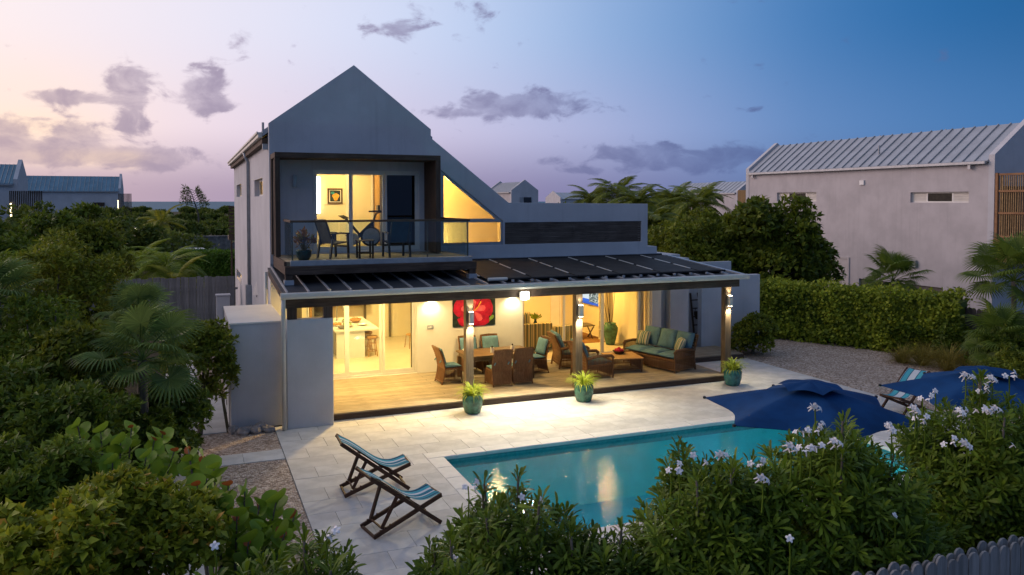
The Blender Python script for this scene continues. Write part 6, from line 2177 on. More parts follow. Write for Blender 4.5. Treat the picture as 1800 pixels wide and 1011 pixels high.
# ------- feather palms
def feather_frond(name, L, rng, n=30, arch=1.3, lw=0.05):
    mb = MB()
    pts = []
    p = Vector((0, 0, 0))
    th = 0.0
    for k in range(13):
        pts.append(p.copy())
        p = p + Vector((math.cos(th), 0, math.sin(th))) * (L / 12)
        th -= arch / 12
    mb.tube(pts, [0.02 * (1 - k / 14) + 0.003 for k in range(13)], 5)
    for i in range(n):
        f = 0.12 + 0.88 * i / (n - 1)
        k = min(11, int(f * 12))
        q = pts[k].lerp(pts[k + 1], f * 12 - k)
        dr = (pts[k + 1] - pts[k]).normalized()
        ll = L * 0.30 * math.sin(math.pi * (0.12 + 0.83 * f)) ** 0.7 * rng.uniform(0.85, 1.1)
        for s_ in (-1, 1):
            d = (dr * 0.65 + Vector((0, s_ * 0.85, 0.10))).normalized()
            w = dr * lw * 0.5
            a, b = q + d * ll * 0.5, q + d * ll - Vector((0, 0, ll * 0.45))
            mb.add([q - w * .6, q + w * .6, a + w, a - w, b], [(0, 1, 2), (0, 2, 3), (3, 2, 4)])
    return mb.mesh(name, fix=False)


def feather_palm(label, base, ztrunk, L, n, seed, mat, group='feather palms around the houses', r=0.12, frond_n=30, lw=0.05):
    rng = np.random.default_rng(seed)
    t = thing('feather_palm', label, 'palm', (base[0], base[1], -0.06), group=group)
    MB().tube([(0, 0, 0), (0.05, 0.03, ztrunk * .5), (0, 0, ztrunk)], [r, r * .75, r * .7], 8).build('trunk', 'bark', t, smooth=True)
    ms = [feather_frond('frond', L, rng, frond_n, rng.uniform(1.1, 1.6), lw) for _ in range(3)]
    for me in ms:
        me.materials.append(MATS[mat])
    for i in range(n):
        o = bpy.data.objects.new('frond', ms[i % 3])
        COL.objects.link(o)
        o.parent = t
        o.location = (0, 0, ztrunk)
        o.rotation_euler = (rng.uniform(-.3, .3), -(1.35 - 1.35 * (i / (n - 1)) ** 0.8), i * 2.39996 + rng.uniform(-.2, .2))
        s_ = rng.uniform(0.85, 1.12)
        o.scale = (s_, s_, s_)
    return t


feather_palm('bushy feather palm beyond the left fence, nearer the house', at(292, 42), 1.7, 2.3, 24, 401, 'leaf_palm_bright')
feather_palm('bushy feather palm left of its neighbour by the left fence', at(238, 43), 1.6, 2.4, 24, 402, 'leaf_palm_bright')
feather_palm('yellowing feather palm with drooping fronds by the clipped hedge', at(308, 40.5), 1.1, 1.9, 10, 403, 'leaf_palm_gold')
feather_palm('golden feather palm far off under the sea horizon', at(283, 95), 2.6, 3.4, 12, 404, 'leaf_palm_gold', frond_n=16, lw=0.2)
for i, (px, d, py, L, lab) in enumerate((
        (1085, 62, 338, 3.0, 'tall palm behind the parapet, highest of the distant palms'),
        (1040, 66, 348, 2.8, 'palm behind the parapet left of the highest distant palm'),
        (1120, 58, 352, 2.6, 'palm behind the parapet right of the highest distant palm'),
        (1185, 70, 347, 2.8, 'distant palm at the left of the pair near the far gable house'),
        (1225, 55, 356, 2.9, 'distant palm with long fronds before the far gable house'),
        (1160, 76, 344, 2.4, 'thin distant palm between the taller ones'),
        (1240, 80, 338, 2.2, 'small distant palm just left of the far pale roof'),
        (1145, 45, 385, 2.2, 'palm low behind the right end of the parapet'))):
    x, y = at(px, d)
    feather_palm(lab, (x, y), ztop(py + 6, d), L * 0.9, 22, 410 + i, 'leaf_tree', 'palms on the skyline', 0.14, 18, 0.12)


# ------- right-hand garden
GR = 'trees and shrubs on the right'
shrub('tree', 'large round-crowned tree in front of the right neighbour wall', 'tree', 1350, 35, 316, 3.1, 'leaf_tree', 0.286, 1886, 7, 501, 0.55, 14, zc=3.0, group=GR)
shrub('tree', 'yellow-green tree left of the round-crowned tree', 'tree', 1235, 36, 375, 2.8, 'leaf_olive', 0.234, 1804, 7, 502, 0.5, 12, zc=2.3, group=GR)
shrub('tree', 'olive tree showing between the parapet and the porch roof', 'tree', 1170, 44, 402, 2.6, 'leaf_tree', 0.260, 1312, 7, 503, 0.5, 10, zc=2.0, group=GR)
shrub('tree', 'dense tree behind the corner of the porch roof', 'tree', 1270, 39, 425, 2.2, 'leaf_tree', 0.221, 1476, 7, 504, 0.5, 10, group=GR)
shrub('tree', 'dark small tree over the end of the clipped hedge', 'tree', 1410, 37, 430, 1.7, 'leaf_dark', 0.221, 1066, 7, 505, 0.5, 9, group=GR)
shrub('shrub', 'loose leafy shrub before the yard wall at the right end of the deck', 'shrub', 0, 0, 1.5, 0.98, 'leaf_olive', 0.12, 950, 7, 506, 0.5, 10, group=GR, base=(17.75, 22.0), low=-0.95)
shrub('shrub', 'dark shrub at the right end of the hedge below the fence', 'shrub', 1610, 27.5, 548, 1.25, 'leaf_dark', 0.143, 902, 7, 507, 0.5, 9, group=GR)
shrub('shrub', 'dark shrub behind the dry grasses near the right fence', 'shrub', 1690, 26, 562, 1.25, 'leaf_dark', 0.143, 902, 7, 508, 0.5, 9, group=GR)
shrub('shrub', 'dark shrub under the fan palms at the right edge', 'shrub', 1790, 23, 560, 1.3, 'leaf_dark', 0.143, 902, 7, 509, 0.5, 9, group=GR)
shrub('shrub', 'low shrub at the right edge behind the last grass clump', 'shrub', 1800, 20, 610, 0.9, 'leaf_olive', 0.130, 656, 7, 510, 0.4, 9, group=GR)


def hedge_mesh(path, w, h, L, n, m, rng, aspect=0.6, z0=0.0, rough=0.10):
    pts = np.array(path, float)
    seg = np.linalg.norm(np.diff(pts, axis=0), axis=1)
    cum = np.concatenate([[0], np.cumsum(seg)])
    s_ = rng.uniform(0, cum[-1], n)
    i = np.clip(np.searchsorted(cum, s_) - 1, 0, len(seg) - 1)
    f = (s_ - cum[i]) / seg[i]
    c = pts[i] + (pts[i + 1] - pts[i]) * f[:, None]
    tn = unit(pts[i + 1] - pts[i])
    nm = np.stack([tn[:, 1], -tn[:, 0]], 1)
    face = rng.random(n)
    per = 2 * h + w
    q = face * per
    side = np.where(q < h, -1.0, np.where(q > h + w, 1.0, (q - h) / w * 2 - 1))
    z = np.where(q < h, q, np.where(q > h + w, per - q, h))
    bump = rough * (np.sin(s_ * 3.1) + np.sin(s_ * 5.7 + z * 4) + rng.normal(size=n) * 0.8)
    P = np.zeros((n, 3))
    P[:, :2] = c + nm * (side * w / 2 + np.sign(side) * (np.abs(side) >= 1) * bump)[:, None]
    P[:, 2] = z0 + z + np.where(np.abs(side) < 1, bump, 0)
    O = np.zeros((n, 3))
    O[:, :2] = nm * (np.where(np.abs(side) >= 1, np.sign(side), 0))[:, None]
    O[:, 2] = np.where(np.abs(side) < 1, 1, 0.25)
    P2, O2 = np.repeat(P, m, 0), np.repeat(unit(O), m, 0)
    P2 = P2 + rng.normal(size=P2.shape) * 0.06
    D = unit(O2 * 0.4 + unit(rng.normal(size=P2.shape)) * 0.9)
    N = unit(O2 + 0.7 * rng.normal(size=P2.shape) + np.array([0, 0, 0.4]))
    LL = L * rng.uniform(0.65, 1.2, n * m)
    return scatter(LEAF4, P2, D, N, LL, LL * aspect)


def hedge(label, path, w, h, L, n, m, mat, seed, aspect=0.6, rough=0.10):
    rng = np.random.default_rng(seed)
    b = path[0]
    t = thing('hedge', label, 'hedge', (b[0], b[1], -0.06))
    pl_ = [(x - b[0], y - b[1]) for x, y in path]
    V, F = hedge_mesh(pl_, w, h, L, n, m, rng, aspect, 0.0, rough)
    tag(link('foliage', mesh_arrays('foliage', V, F), mat, t), kind='stuff')
    st = MB()
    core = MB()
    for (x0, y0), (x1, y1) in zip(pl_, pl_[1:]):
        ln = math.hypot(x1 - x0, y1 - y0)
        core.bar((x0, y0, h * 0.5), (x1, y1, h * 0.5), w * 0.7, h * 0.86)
        for k in range(int(ln / 0.8) + 1):
            f = k * 0.8 / ln
            x, y = x0 + (x1 - x0) * f, y0 + (y1 - y0) * f
            st.tube([(x, y, 0), (x + .05, y, h * .4), (x, y + .05, h * .8)], [0.03, 0.02, 0.01], 5)
    st.build('stems', 'bark', t)
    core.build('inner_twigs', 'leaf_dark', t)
    return t


hedge('tall glossy green hedge along the right side of the gravel yard', [(19.5, 26.6), (21.0, 24.6), (22.2, 22.4), (23.9, 18.9)], 1.3, 2.05, 0.14, 6200, 3, 'leaf_hedge', 601, 0.75, 0.055)
hedge('dark clipped box hedge beyond the left fence', [at(322, 55), at(425, 54)], 1.6, 1.75, 0.2, 1500, 4, 'leaf_clipped', 602, 0.5, 0.03)


# ------- dry grasses
def grass_clump(label, x, y, r, h, seed, mat='grass_dry', n=420):
    random.seed(seed)
    t = thing('grass_clump', label, 'grass', (x, y, -0.02), group='dry grass clumps at the gravel edge')
    mb = strap_leaves(n, h * 0.7, h * 1.25, 0.007, 1.5, 1.0, 4, r * 0.45)
    tag(mb.build('blades', mat, t), kind='stuff')
    return t


for i, (px, d, h, lab) in enumerate(((1590, 25.6, 0.75, 'dry grass clump farthest left at the foot of the hedge'), (1628, 25.2, 0.85, 'dry grass clump second from the hedge'),
                                     (1672, 24.3, 1.05, 'tall dry grass clump in the middle of the row'), (1712, 23.6, 0.95, 'dry grass clump right of the tallest one'),
                                     (1748, 22.4, 0.95, 'dry grass clump behind the far parasol'), (1788, 21.5, 0.95, 'dry grass clump at the right picture edge'),
                                     (1640, 26.3, 0.8, 'dry grass clump tucked behind the row under the dark shrubs'), (1775, 24.0, 0.9, 'dry grass clump under the right fan palm'))):
    x, y = at(px, d)
    grass_clump(lab, x, y, 0.4, h, 700 + i)

# ------- rocks by the store wall
for i in range(9):
    random.seed(800 + i)
    rng = np.random.default_rng(800 + i)
    r = random.uniform(0.09, 0.17)
    vs, fs = [], []
    mb = MB().lathe([(0.02, -r * .5), (r * .8, -r * .45), (r, 0), (r * .75, r * .5), (0.03, r * .7)], 9)
    mb.v = [(x * random.uniform(.75, 1.25), y * random.uniform(.75, 1.25), z * random.uniform(.8, 1.2)) for x, y, z in mb.v]
    o = mb.build('rock', 'rock', loc=(0.84 + 0.095 * i, 18.80 - 0.10 * (i % 3), r * 0.38), rz=i)
    tag(o, 'pale rough rock at the foot of the store wall, %s from the path' % ('first', 'second', 'third', 'fourth', 'fifth', 'sixth', 'seventh', 'eighth', 'last')[i], 'rock', 'rocks along the store wall')
ag = thing('agave', 'small spiky plant among the rocks by the store wall', 'plant', (1.42, 18.78, 0.0))
random.seed(9)
strap_leaves(16, 0.12, 0.22, 0.016, 0.5, 0.9, 3, 0.03).build('leaves', 'leaf_thatch', ag)

# ------- far vegetation as one mass
rng = np.random.default_rng(900)
VV, FF, off = [], [], 0
for i in range(330):
    d = 48 + 330 * rng.random() ** 1.5
    px = rng.uniform(-150, 1950)
    x, y = at(px, d)
    if 1.0 < x < 18 and y < 48 or 30 < x < 47 and 20 < y < 46 or (295 < px < 435 and d < 100):
        continue
    hmax = 4.5 if 200 < px < 430 else 5.2
    h = rng.uniform(2.6, hmax) * (0.72 if (200 < px < 430) else 1.0) + 0.0012 * d
    if 200 < px < 430:
        h = min(h, CAM_H - 0.013 * d - 0.5) if d < 200 else 2.2
        if h < 1.2:
            continue
    r = rng.uniform(2.0, 4.2)
    bl = lumps((x, y, h * 0.55), (r, r, h * 0.45), 6, rng)
    L = 0.26 + d * 0.0030
    V, F = foliage(bl, int(190 if d > 140 else 330), 5, L, rng, 0.5, 0.5, LEAF2)
    VV.append(V)
    FF.append(F + off)
    off += len(V)
far = link('scrub_wood', mesh_arrays('scrub_wood', np.vstack(VV), np.vstack(FF)), 'leaf_far')
tag(far, 'dense low green wood stretching to the sea behind the houses', 'wood', kind='stuff')
cz = thing('casuarina', 'ragged dark casuarina standing above the wood against the sea', 'tree', (*at(352, 120), -0.06))
zt = ztop(334, 120)
rng = np.random.default_rng(31)
cb = MB().tube([(0, 0, 0), (-0.3, 0, zt * .5), (-1.3, 0.2, zt)], [0.22, 0.14, 0.04], 6)
VV = []
P, D = [], []
for k in range(16):
    f = 0.62 + 0.38 * k / 15
    s_ = -1 if k % 2 else 1
    b = np.array([-1.3 * (f - .3), 0.1, zt * f])
    e = b + np.array([s_ * (1.9 - 1.3 * (f - .6) * 2) - 0.4, rng.normal() * .4, 0.5])
    cb.tube([tuple(b), tuple(e)], [0.05, 0.015], 5)
    for q in range(34):
        P.append(b + (e - b) * rng.uniform(0.2, 1.05))
        D.append(np.array([s_ * .4, rng.normal() * .5, rng.normal() * .5 + .2]))
V, F = scatter(LEAF2, np.array(P), np.array(D), rng.normal(size=(len(P), 3)), rng.uniform(.4, .8, len(P)), rng.uniform(.05, .12, len(P)))
cb.build('trunk', 'bark', cz)
tag(link('foliage', mesh_arrays('foliage', V, F), 'leaf_dark', cz), kind='stuff')
# ================================================================== FENCES, NEIGHBOURS, CAR
def picket_mesh(w, h, t, top='dog'):
    mb = MB()
    if top == 'dog':
        pr_ = [(-w / 2, 0), (w / 2, 0), (w / 2, h - w * .45), (w * .36, h - w * .16), (w * .15, h), (-w * .15, h), (-w * .36, h - w * .16), (-w / 2, h - w * .45)]
    else:
        pr_ = [(-w / 2, 0), (w / 2, 0), (w / 2, h), (-w / 2, h)]
    mb.slab(pr_, [], -t / 2, t / 2, 'Y')
    return mb.mesh('picket')


def fence(label, a, b, h, w, gap, mat, rails=(0.35, 1.4), top='dog', double=False, seed=1):
    random.seed(seed)
    a, b = Vector((*a, 0)), Vector((*b, 0))
    ln = (b - a).length
    ang = math.atan2(b.y - a.y, b.x - a.x)
    t = thing('fence', label, 'fence', (a.x, a.y, -0.06), ang)
    ms = [picket_mesh(w, h + dz, 0.022, top) for dz in (-0.03, -0.01, 0.0, 0.02)]
    for me in ms:
        me.materials.append(MATS[mat])
    n = int(ln / (w + gap))
    for row in ((0, 1) if double else (0,)):
        for i in range(n):
            o = bpy.data.objects.new('picket', random.choice(ms))
            COL.objects.link(o)
            o.parent = t
            o.location = ((i + 0.5 + 0.5 * row) * (w + gap), 0.0 if row == 0 else 0.085, random.uniform(-.012, .012))
            o.rotation_euler = (random.uniform(-.006, .006), random.uniform(-.008, .008), random.uniform(-.03, .03))
    for z in rails:
        MB().box(0, ln, 0.0125, 0.06, z, z + 0.09).build('rail', mat, t)
    return t


fence('tall grey board fence crossing behind the left garden', (-9.0, 36.9), (1.9, 36.9), 2.0, 0.15, 0.006, 'fence_grey', top='flat', seed=2)
fence('weathered picket fence in the lower right corner', (3.6, 5.42), (10.2, 5.42), 1.84, 0.135, 0.012, 'fence_grey', double=True, seed=3)
fence('weathered board fence behind the right hedge', (24.1, 29.5), (24.1, 13.0), 1.72, 0.15, 0.006, 'fence_brown', seed=4)

pil = thing('utility_pillar', 'white utility pillar with a meter beside the left fence', 'pillar', (1.02, 29.4, -0.06))
MB().box(-0.22, 0.22, -0.2, 0.2, 0, 1.98).build('body', 'stucco', pil, bevel=0.02)
MB().box(-0.245, 0.245, -0.225, 0.225, 1.985, 2.03).build('cap', 'stucco', pil, bevel=0.01)
MB().box(-0.02, 0.14, -0.24, -0.201, 1.25, 1.6).build('meter', 'metal_grey', pil)
wv = thing('wall_wedge_lamp', 'small dark wedge lamp on the left side wall of the villa', 'lamp', (1.999, 27.4, 2.15))
MB().add([(0, -0.45, 0), (0, 0.45, 0), (-0.14, 0, 0), (0, 0, 0.42), ], [(0, 2, 1), (0, 3, 2), (1, 2, 3), (0, 1, 3)]).build('shade', 'metal_grey', wv)
MB().box(-0.02, 0.0, -0.05, 0.05, -0.1, -0.002).build('bracket', 'metal_grey', wv)


def seam_roof(parent, pts, n, mat, ang=False):
    """pts: eave a, eave b, ridge b, ridge a"""
    a, b, c, d = map(Vector, pts)
    nrm = (b - a).cross(d - a).normalized()
    if nrm.z < 0:
        nrm = -nrm
    mb = MB().add([a, b, c, d, a - nrm * .12, b - nrm * .12, c - nrm * .12, d - nrm * .12],
                  [(0, 1, 2, 3), (7, 6, 5, 4), (0, 4, 5, 1), (1, 5, 6, 2), (2, 6, 7, 3), (3, 7, 4, 0)])
    r = mb.build('roof', mat, parent)
    for i in range(1, n):
        f = i / n
        p, q = a.lerp(b, f) + nrm * .03, d.lerp(c, f) + nrm * .03
        MB().bar(p, q, 0.05, 0.06, nrm).build('roof_seam', 'metal_grey', r)
    return r


# ---- big house on the right
NU, NV0, NV1 = 34.2, 25.6, 42.9
nb = thing('neighbour_house', 'pink-lit white house on the right with a metal gable roof and bamboo screen', 'house', (0, 0, 0))
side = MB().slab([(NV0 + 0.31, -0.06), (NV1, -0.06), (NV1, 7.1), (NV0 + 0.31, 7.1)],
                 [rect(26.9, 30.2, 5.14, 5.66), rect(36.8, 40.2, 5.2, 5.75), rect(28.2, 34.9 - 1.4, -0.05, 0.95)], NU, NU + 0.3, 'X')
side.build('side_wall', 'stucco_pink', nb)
gp = [(NU - 0.02, -0.06), (NU + 4.6, -0.06), (NU + 4.6, 7.35), (NU + 2.3, 9.1), (NU - 0.02, 7.35)]
MB().slab(gp, [], NV0 + 0.0, NV0 + 0.3, 'Y').build('gable_wall', 'stucco', nb)
MB().slab(gp, [], NV1 + 0.01, NV1 + 0.31, 'Y').build('gable_wall', 'stucco', nb)
MB().box(NU + 4.3, NU + 4.55, NV0 + 0.31, NV1, -0.06, 7.0).build('side_wall', 'stucco', nb)
seam_roof(nb, [(NU - 0.12, NV0 + 0.305, 7.08), (NU - 0.12, NV1 + 0.005, 7.08), (NU + 2.3, NV1 + 0.005, 8.92), (NU + 2.3, NV0 + 0.305, 8.92)], 27, 'roof_metal')
seam_roof(nb, [(NU + 4.7, NV0 + 0.305, 7.08), (NU + 4.7, NV1 + 0.005, 7.08), (NU + 2.305, NV1 + 0.005, 8.92), (NU + 2.305, NV0 + 0.305, 8.92)], 4, 'roof_metal')
gt = MB().box(NU - 0.26, NU - 0.12, NV0 + 0.32, NV1, 6.92, 7.06)
gt = gt.build('gutter', 'metal_grey', nb, bevel=0.02)
for y in (NV0 + 1.1, NV1 - 0.6):
    MB().box(NU - 0.2, NU - 0.1, y, y + 0.14, 6.72, 6.918).build('gutter_outlet', 'metal_grey', gt)
MB().tube([(NU + 0.8, 33.0, 7.7), (NU + 0.8, 33.0, 8.25)], 0.05, 8).build('vent_pipe', 'metal_grey', nb)
for (a, b, z0, z1) in ((26.9, 30.2, 5.14, 5.66), (36.8, 40.2, 5.2, 5.75)):
    fr = MB()
    fr.box(NU + 0.14, NU + 0.19, a, b, z0, z0 + 0.06).box(NU + 0.14, NU + 0.19, a, b, z1 - 0.06, z1)
    for y in (a, a + (b - a) * .28, a + (b - a) * .72, b - 0.08):
        fr.box(NU + 0.138, NU + 0.192, y, y + 0.08, z0 + 0.061, z1 - 0.061)
    w = fr.build('window', 'frame_white', nb)
    MB().box(NU + 0.16, NU + 0.17, a + (b - a) * .28 + .08, a + (b - a) * .72, z0 + .061, z1 - .061).build('pane', 'window_dark', w)
    for (y0, y1) in ((a + .08, a + (b - a) * .28), (a + (b - a) * .72 + .08, b - .08)):
        for k in range(5):
            zz = z0 + 0.07 + k * (z1 - z0 - 0.14) / 5
            MB().box(NU + 0.145, NU + 0.175, y0, y1, zz, zz + (z1 - z0 - 0.14) / 5 - 0.012).build('louvre', 'gutter_cream', w)
dd = MB().box(NU - 0.03, NU - 0.002, 34.3, 35.5, -0.06, 1.95).build('door', 'door_pale', nb)
MB().slab([(34.18, -0.06), (35.62, -0.06), (35.62, 2.07), (34.18, 2.07)], [[(34.29, -0.059), (35.51, -0.059), (35.51, 1.96), (34.29, 1.96)]], NU - 0.06, NU - 0.001, 'X').build('door_frame', 'door_pale', dd)
MB().box(NU - 0.05, NU - 0.031, 34.45, 34.5, 0.9, 1.05).build('handle', 'metal_grey', dd)
MB().box(NU + 0.1, NU + 0.12, 28.21, 33.49, -0.05, 0.949).build('garage_screen', 'frame_bronze', nb)
MB().box(NU - 0.16, NU - 0.002, 29.7, 30.15, 1.85, 2.2).build('wall_lamp', 'metal_grey', nb)
MB().box(NU - 0.08, NU - 0.002, 33.2, 33.5, 6.1, 6.35).build('wall_vent', 'white_paint', nb)
# bamboo-screened balcony on its front
bc = MB().box(NU - 0.05, NU + 4.6, 23.5, NV0 - 0.005, 3.20, 3.48).build('balcony', 'cedar', nb, bevel=0.01)
MB().box(NU + 0.0, NU + 4.5, 23.4, NV0 - 0.005, 2.72, 2.88).build('awning_edge', 'roof_metal', bc)
MB().box(NU + 0.03, NU + 4.5, 23.45, NV0 - 0.005, 2.42, 2.715).build('awning_beam', 'cedar', bc)
for y in (23.52, 25.44):
    MB().box(NU - 0.02, NU + 0.10, y, y + 0.12, 3.482, 6.5).build('screen_post', 'cedar', bc)
for z in (3.55, 4.62, 5.62, 6.38):
    MB().box(NU + 0.02, NU + 0.06, 23.645, 25.435, z, z + 0.09).build('screen_rail', 'cedar', bc)
for k in range(17):
    y = 23.70 + k * 0.104
    MB().tube([(NU + 0.09, y, 3.50), (NU + 0.085 + random.uniform(-.01, .01), y + random.uniform(-.015, .015), 6.44)], random.uniform(0.026, 0.036), 6).build('bamboo_pole', 'bamboo', bc)
MB().box(NU - 0.02, NU + 4.5, 23.52, 23.64, 6.505, 6.63).build('screen_head', 'cedar', bc)
for k in range(40):
    x = NU + 0.18 + k * 0.108
    MB().tube([(x, 23.58, 3.50), (x + random.uniform(-.015, .015), 23.58, 6.5)], random.uniform(0.026, 0.036), 6).build('bamboo_pole', 'bamboo', bc)
MB().box(NU + 0.4, NU + 4.0, NV0 - 0.03, NV0 - 0.006, 3.5, 5.9).build('balcony_door', 'screen_dark', bc)


# ---- far houses
def far_house(label, u0, u1, v0, v1, eave, ridge, axis, wall='stucco', seams=10, z0=-0.06, roofm='roof_metal'):
    t = thing('distant_house', label, 'house', (0, 0, 0), group='distant white houses with metal roofs')
    if axis == 'U':
        vm = (v0 + v1) / 2
        poly = [(v0, z0), (v1, z0), (v1, eave), (vm, ridge), (v0, eave)]
        for (a, b) in ((u0, u0 + .4), (u1 - .4, u1)):
            pp = [(v0 - .02, z0), (v1 + .02, z0), (v1 + .02, eave + .5), (vm, ridge + .55), (v0 - .02, eave + .5)]
            MB().slab(pp, [], a, b, 'X').build('gable_wall', wall, t)
        MB().box(u0 + .41, u1 - .41, v0, v0 + .3, z0, eave).build('side_wall', wall, t)
        seam_roof(t, [(u0 + .41, v0 - .15, eave), (u1 - .41, v0 - .15, eave), (u1 - .41, vm, ridge), (u0 + .41, vm, ridge)], seams, roofm)
        MB().box(u0 + .41, u1 - .41, v0 - .3, v0 - .155, eave - .2, eave - .02).build('gutter', 'metal_grey', t)
    else:
        um = (u0 + u1) / 2
        pp = [(u0 - .02, z0), (u1 + .02, z0), (u1 + .02, eave + .3), (um, ridge + .35), (u0 - .02, eave + .3)]
        for (a, b) in ((v0, v0 + .4), (v1 - .4, v1)):
            MB().slab(pp, [], a, b, 'Y').build('gable_wall', wall, t)
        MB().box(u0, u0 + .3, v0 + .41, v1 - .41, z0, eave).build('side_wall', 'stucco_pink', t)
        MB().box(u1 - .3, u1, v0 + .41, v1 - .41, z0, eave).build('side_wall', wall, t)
        seam_roof(t, [(u0 - .15, v0 + .41, eave), (u0 - .15, v1 - .41, eave), (um, v1 - .41, ridge), (um, v0 + .41, ridge)], seams, 'roof_metal')
        seam_roof(t, [(u1 + .15, v0 + .41, eave), (u1 + .15, v1 - .41, eave), (um + .005, v1 - .41, ridge), (um + .005, v0 + .41, ridge)], 3, 'roof_metal')
        MB().box(u0 - .3, u0 - .155, v0 + .41, v1 - .41, eave - .2, eave - .02).build('gutter', 'metal_grey', t)
    return t


def pxu(px, v):
    """x of the point at depth row v seen in picture column px"""
    a = YAW + math.atan((px - 900) / 1400)
    return v * math.tan(a)


h1 = far_house('long white house with a blue-grey metal roof on the left skyline', pxu(33, 165), pxu(213, 165), 165, 172, 7.1, 9.9, 'U', seams=22, roofm='roof_blue')
w_ = MB().box(pxu(165, 164.9), pxu(184, 164.9), 164.86, 164.99, 4.3, 5.0).build('window', 'screen_dark', h1)
sb = MB().box(pxu(208, 160), pxu(228, 160), 158, 163, 0.0, 1.5).build('annex', 'stucco', h1)
scr = MB().box(pxu(208, 160), pxu(227, 160), 159.5, 164.8, 2.0, 2.3).build('balcony_screen', 'dark_wood', h1)
for k in range(11):
    x0 = pxu(208.5, 159.5)
    MB().box(x0 + k * 0.2, x0 + k * 0.2 + 0.13, 159.5, 159.6, 2.301, 6.6).build('slat', 'dark_wood', scr)
MB().box(pxu(207.4, 159.4), pxu(208.2, 159.4), 159.38, 159.48, 3.2, 5.4).build('glow_strip', 'far_lamp', scr)
h2 = far_house('white house with a blue metal roof cut off by the left picture edge', pxu(-160, 100), pxu(32, 100), 100, 106, 7.1, 9.3, 'U', seams=22, roofm='roof_blue')
scr = MB().box(pxu(17, 97), pxu(58, 97), 96.9, 99.9, 2.6, 2.9).build('balcony_screen', 'dark_wood', h2)
for k in range(18):
    x0 = pxu(17, 96.9)
    MB().box(x0 + k * 0.17, x0 + k * 0.17 + 0.11, 96.9, 97.0, 2.901, 6.3).build('slat', 'dark_wood', scr)
MB().box(pxu(18, 96.7), pxu(20.5, 96.7), 96.72, 96.8, 3.6, 5.0).build('glow_strip', 'far_lamp', scr)
h3 = far_house('small white gabled house behind the parapet in the middle distance', pxu(899, 125), pxu(946, 125), 125, 137, 6.8, 8.55, 'V', seams=12)
MB().box(pxu(921, 124.9), pxu(934, 124.9), 124.87, 124.99, 4.2, 5.9).build('window', 'screen_dark', h3)
MB().box(pxu(914, 124.9), pxu(920.5, 124.9), 124.9, 124.99, 4.2, 5.9).build('shutter', 'metal_grey', h3)
h4 = far_house('pale gabled house with a bamboo screen between the round tree and the palms', pxu(1296, 106), pxu(1296, 106) + 5.5, 106, 124, 6.6, 8.5, 'V', seams=16)
u4 = pxu(1296, 106)
scr = MB().box(u4 - 0.1, u4 + 5, 103.6, 105.95, 2.6, 3.0).build('balcony', 'cedar', h4)
for k in range(20):
    MB().tube([(u4 - 0.05, 103.7 + k * .11, 3.0), (u4 - 0.05, 103.7 + k * .11, 7.0)], 0.045, 5).build('bamboo_pole', 'bamboo', scr)
    MB().tube([(u4 + 0.08 + k * .13, 103.62, 3.0), (u4 + 0.08 + k * .13, 103.62, 7.0)], 0.045, 5).build('bamboo_pole', 'bamboo', scr)
h5 = far_house('low pale roof far off above the palms behind the parapet', pxu(985, 240), pxu(1045, 240), 240, 252, 6.0, 8.2, 'U', seams=6)

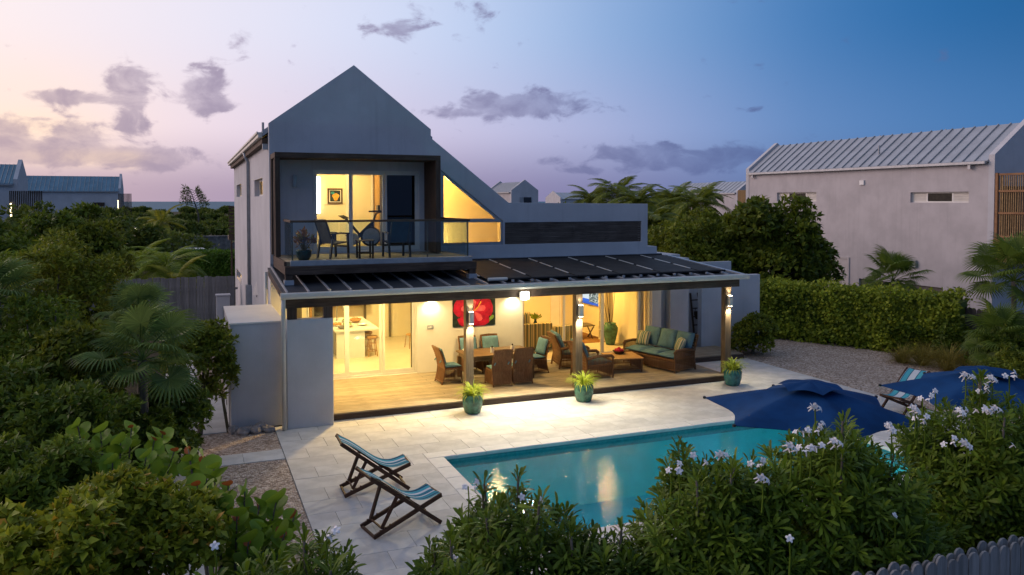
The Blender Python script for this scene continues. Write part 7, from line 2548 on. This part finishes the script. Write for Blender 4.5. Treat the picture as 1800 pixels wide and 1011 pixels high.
# ---- drive with a parked car, walls beyond the left fence
sw_ = thing('stone_wall', 'low grey rubble wall behind the parked car', 'wall', (*at(345, 78), -0.06))
MB().box(-2.6, 4.2, -0.25, 0.25, 0, 1.75).build('masonry', 'stonewall', sw_)
MB().box(-2.65, 4.25, -0.3, 0.3, 1.752, 1.86).build('coping', 'stonewall', sw_)
gp_ = thing('lit_gate_wall', 'white gate wall lit by a warm lamp beyond the left palms', 'wall', (*at(232, 62), -0.06))
MB().box(-1.2, 0.2, -0.15, 0.15, 0, 2.6).build('wall', 'stucco', gp_)
MB().box(0.21, 0.5, -0.2, 0.2, 0, 3.2).build('pillar', 'stucco_warm', gp_)
MB().box(0.28, 0.43, -0.26, -0.205, 2.5, 2.8).build('lamp_head', 'far_lamp', gp_)
lamp('gate_light', 'POINT', (0.35, -0.7, 2.5), 60, (1, .82, .45), 0.1, gp_)
car = thing('parked_car', 'white parked car partly hidden by the clipped hedge', 'car', (*at(345, 64), -0.04), rad(8))
bd = [(-2.1, .35), (2.1, .35), (2.15, .62), (2.05, .85), (1.15, .98), (0.55, 1.46), (-1.0, 1.50), (-1.75, 1.02), (-2.12, .92)]
MB().slab(bd, [], -0.85, 0.85, 'Y').build('body', 'car_white', car, bevel=0.06)
for s_ in (-1, 1):
    MB().slab([(-1.45, 1.0), (0.95, 1.0), (0.48, 1.40), (-0.95, 1.43)], [], s_ * 0.851, s_ * 0.862, 'Y').build('side_window', 'car_glass', car)
MB().add([(0.60, -0.75, 1.43), (0.60, 0.75, 1.43), (1.15, 0.78, 1.0), (1.15, -0.78, 1.0)], [(0, 1, 2, 3)]).build('windscreen', 'car_glass', car, loc=(0.012, 0, 0.014))
MB().add([(-1.05, -0.75, 1.47), (-1.05, 0.75, 1.47), (-1.73, 0.78, 1.05), (-1.73, -0.78, 1.05)], [(0, 3, 2, 1)]).build('rear_window', 'car_glass', car, loc=(-0.014, 0, 0.014))
for x in (-1.3, 1.35):
    for s_ in (-1, 1):
        wh = MB().lathe([(0.0, -.1), (.32, -.1), (.34, 0), (.32, .1), (0, .1)], 18, (0, 0, 0), Matrix.Translation((x, s_ * .80, .34)) @ Matrix.Rotation(rad(90), 4, 'X')).build('wheel', 'rubber_black', car)
        MB().lathe([(0.0, -.105), (.2, -.105), (.2, .105), (0, .105)], 14, (0, 0, 0), Matrix.Translation((x, s_ * .80, .34)) @ Matrix.Rotation(rad(90), 4, 'X')).build('rim', 'metal_grey', wh)
for s_ in (-1, 1):
    MB().box(2.08, 2.16, s_ * .6 - .18, s_ * .6 + .18, .62, .78).build('headlight', 'ceramic_white', car)
    MB().box(-2.16, -2.06, s_ * .65 - .12, s_ * .65 + .12, .70, .9).build('tail_light', 'art_red', car)
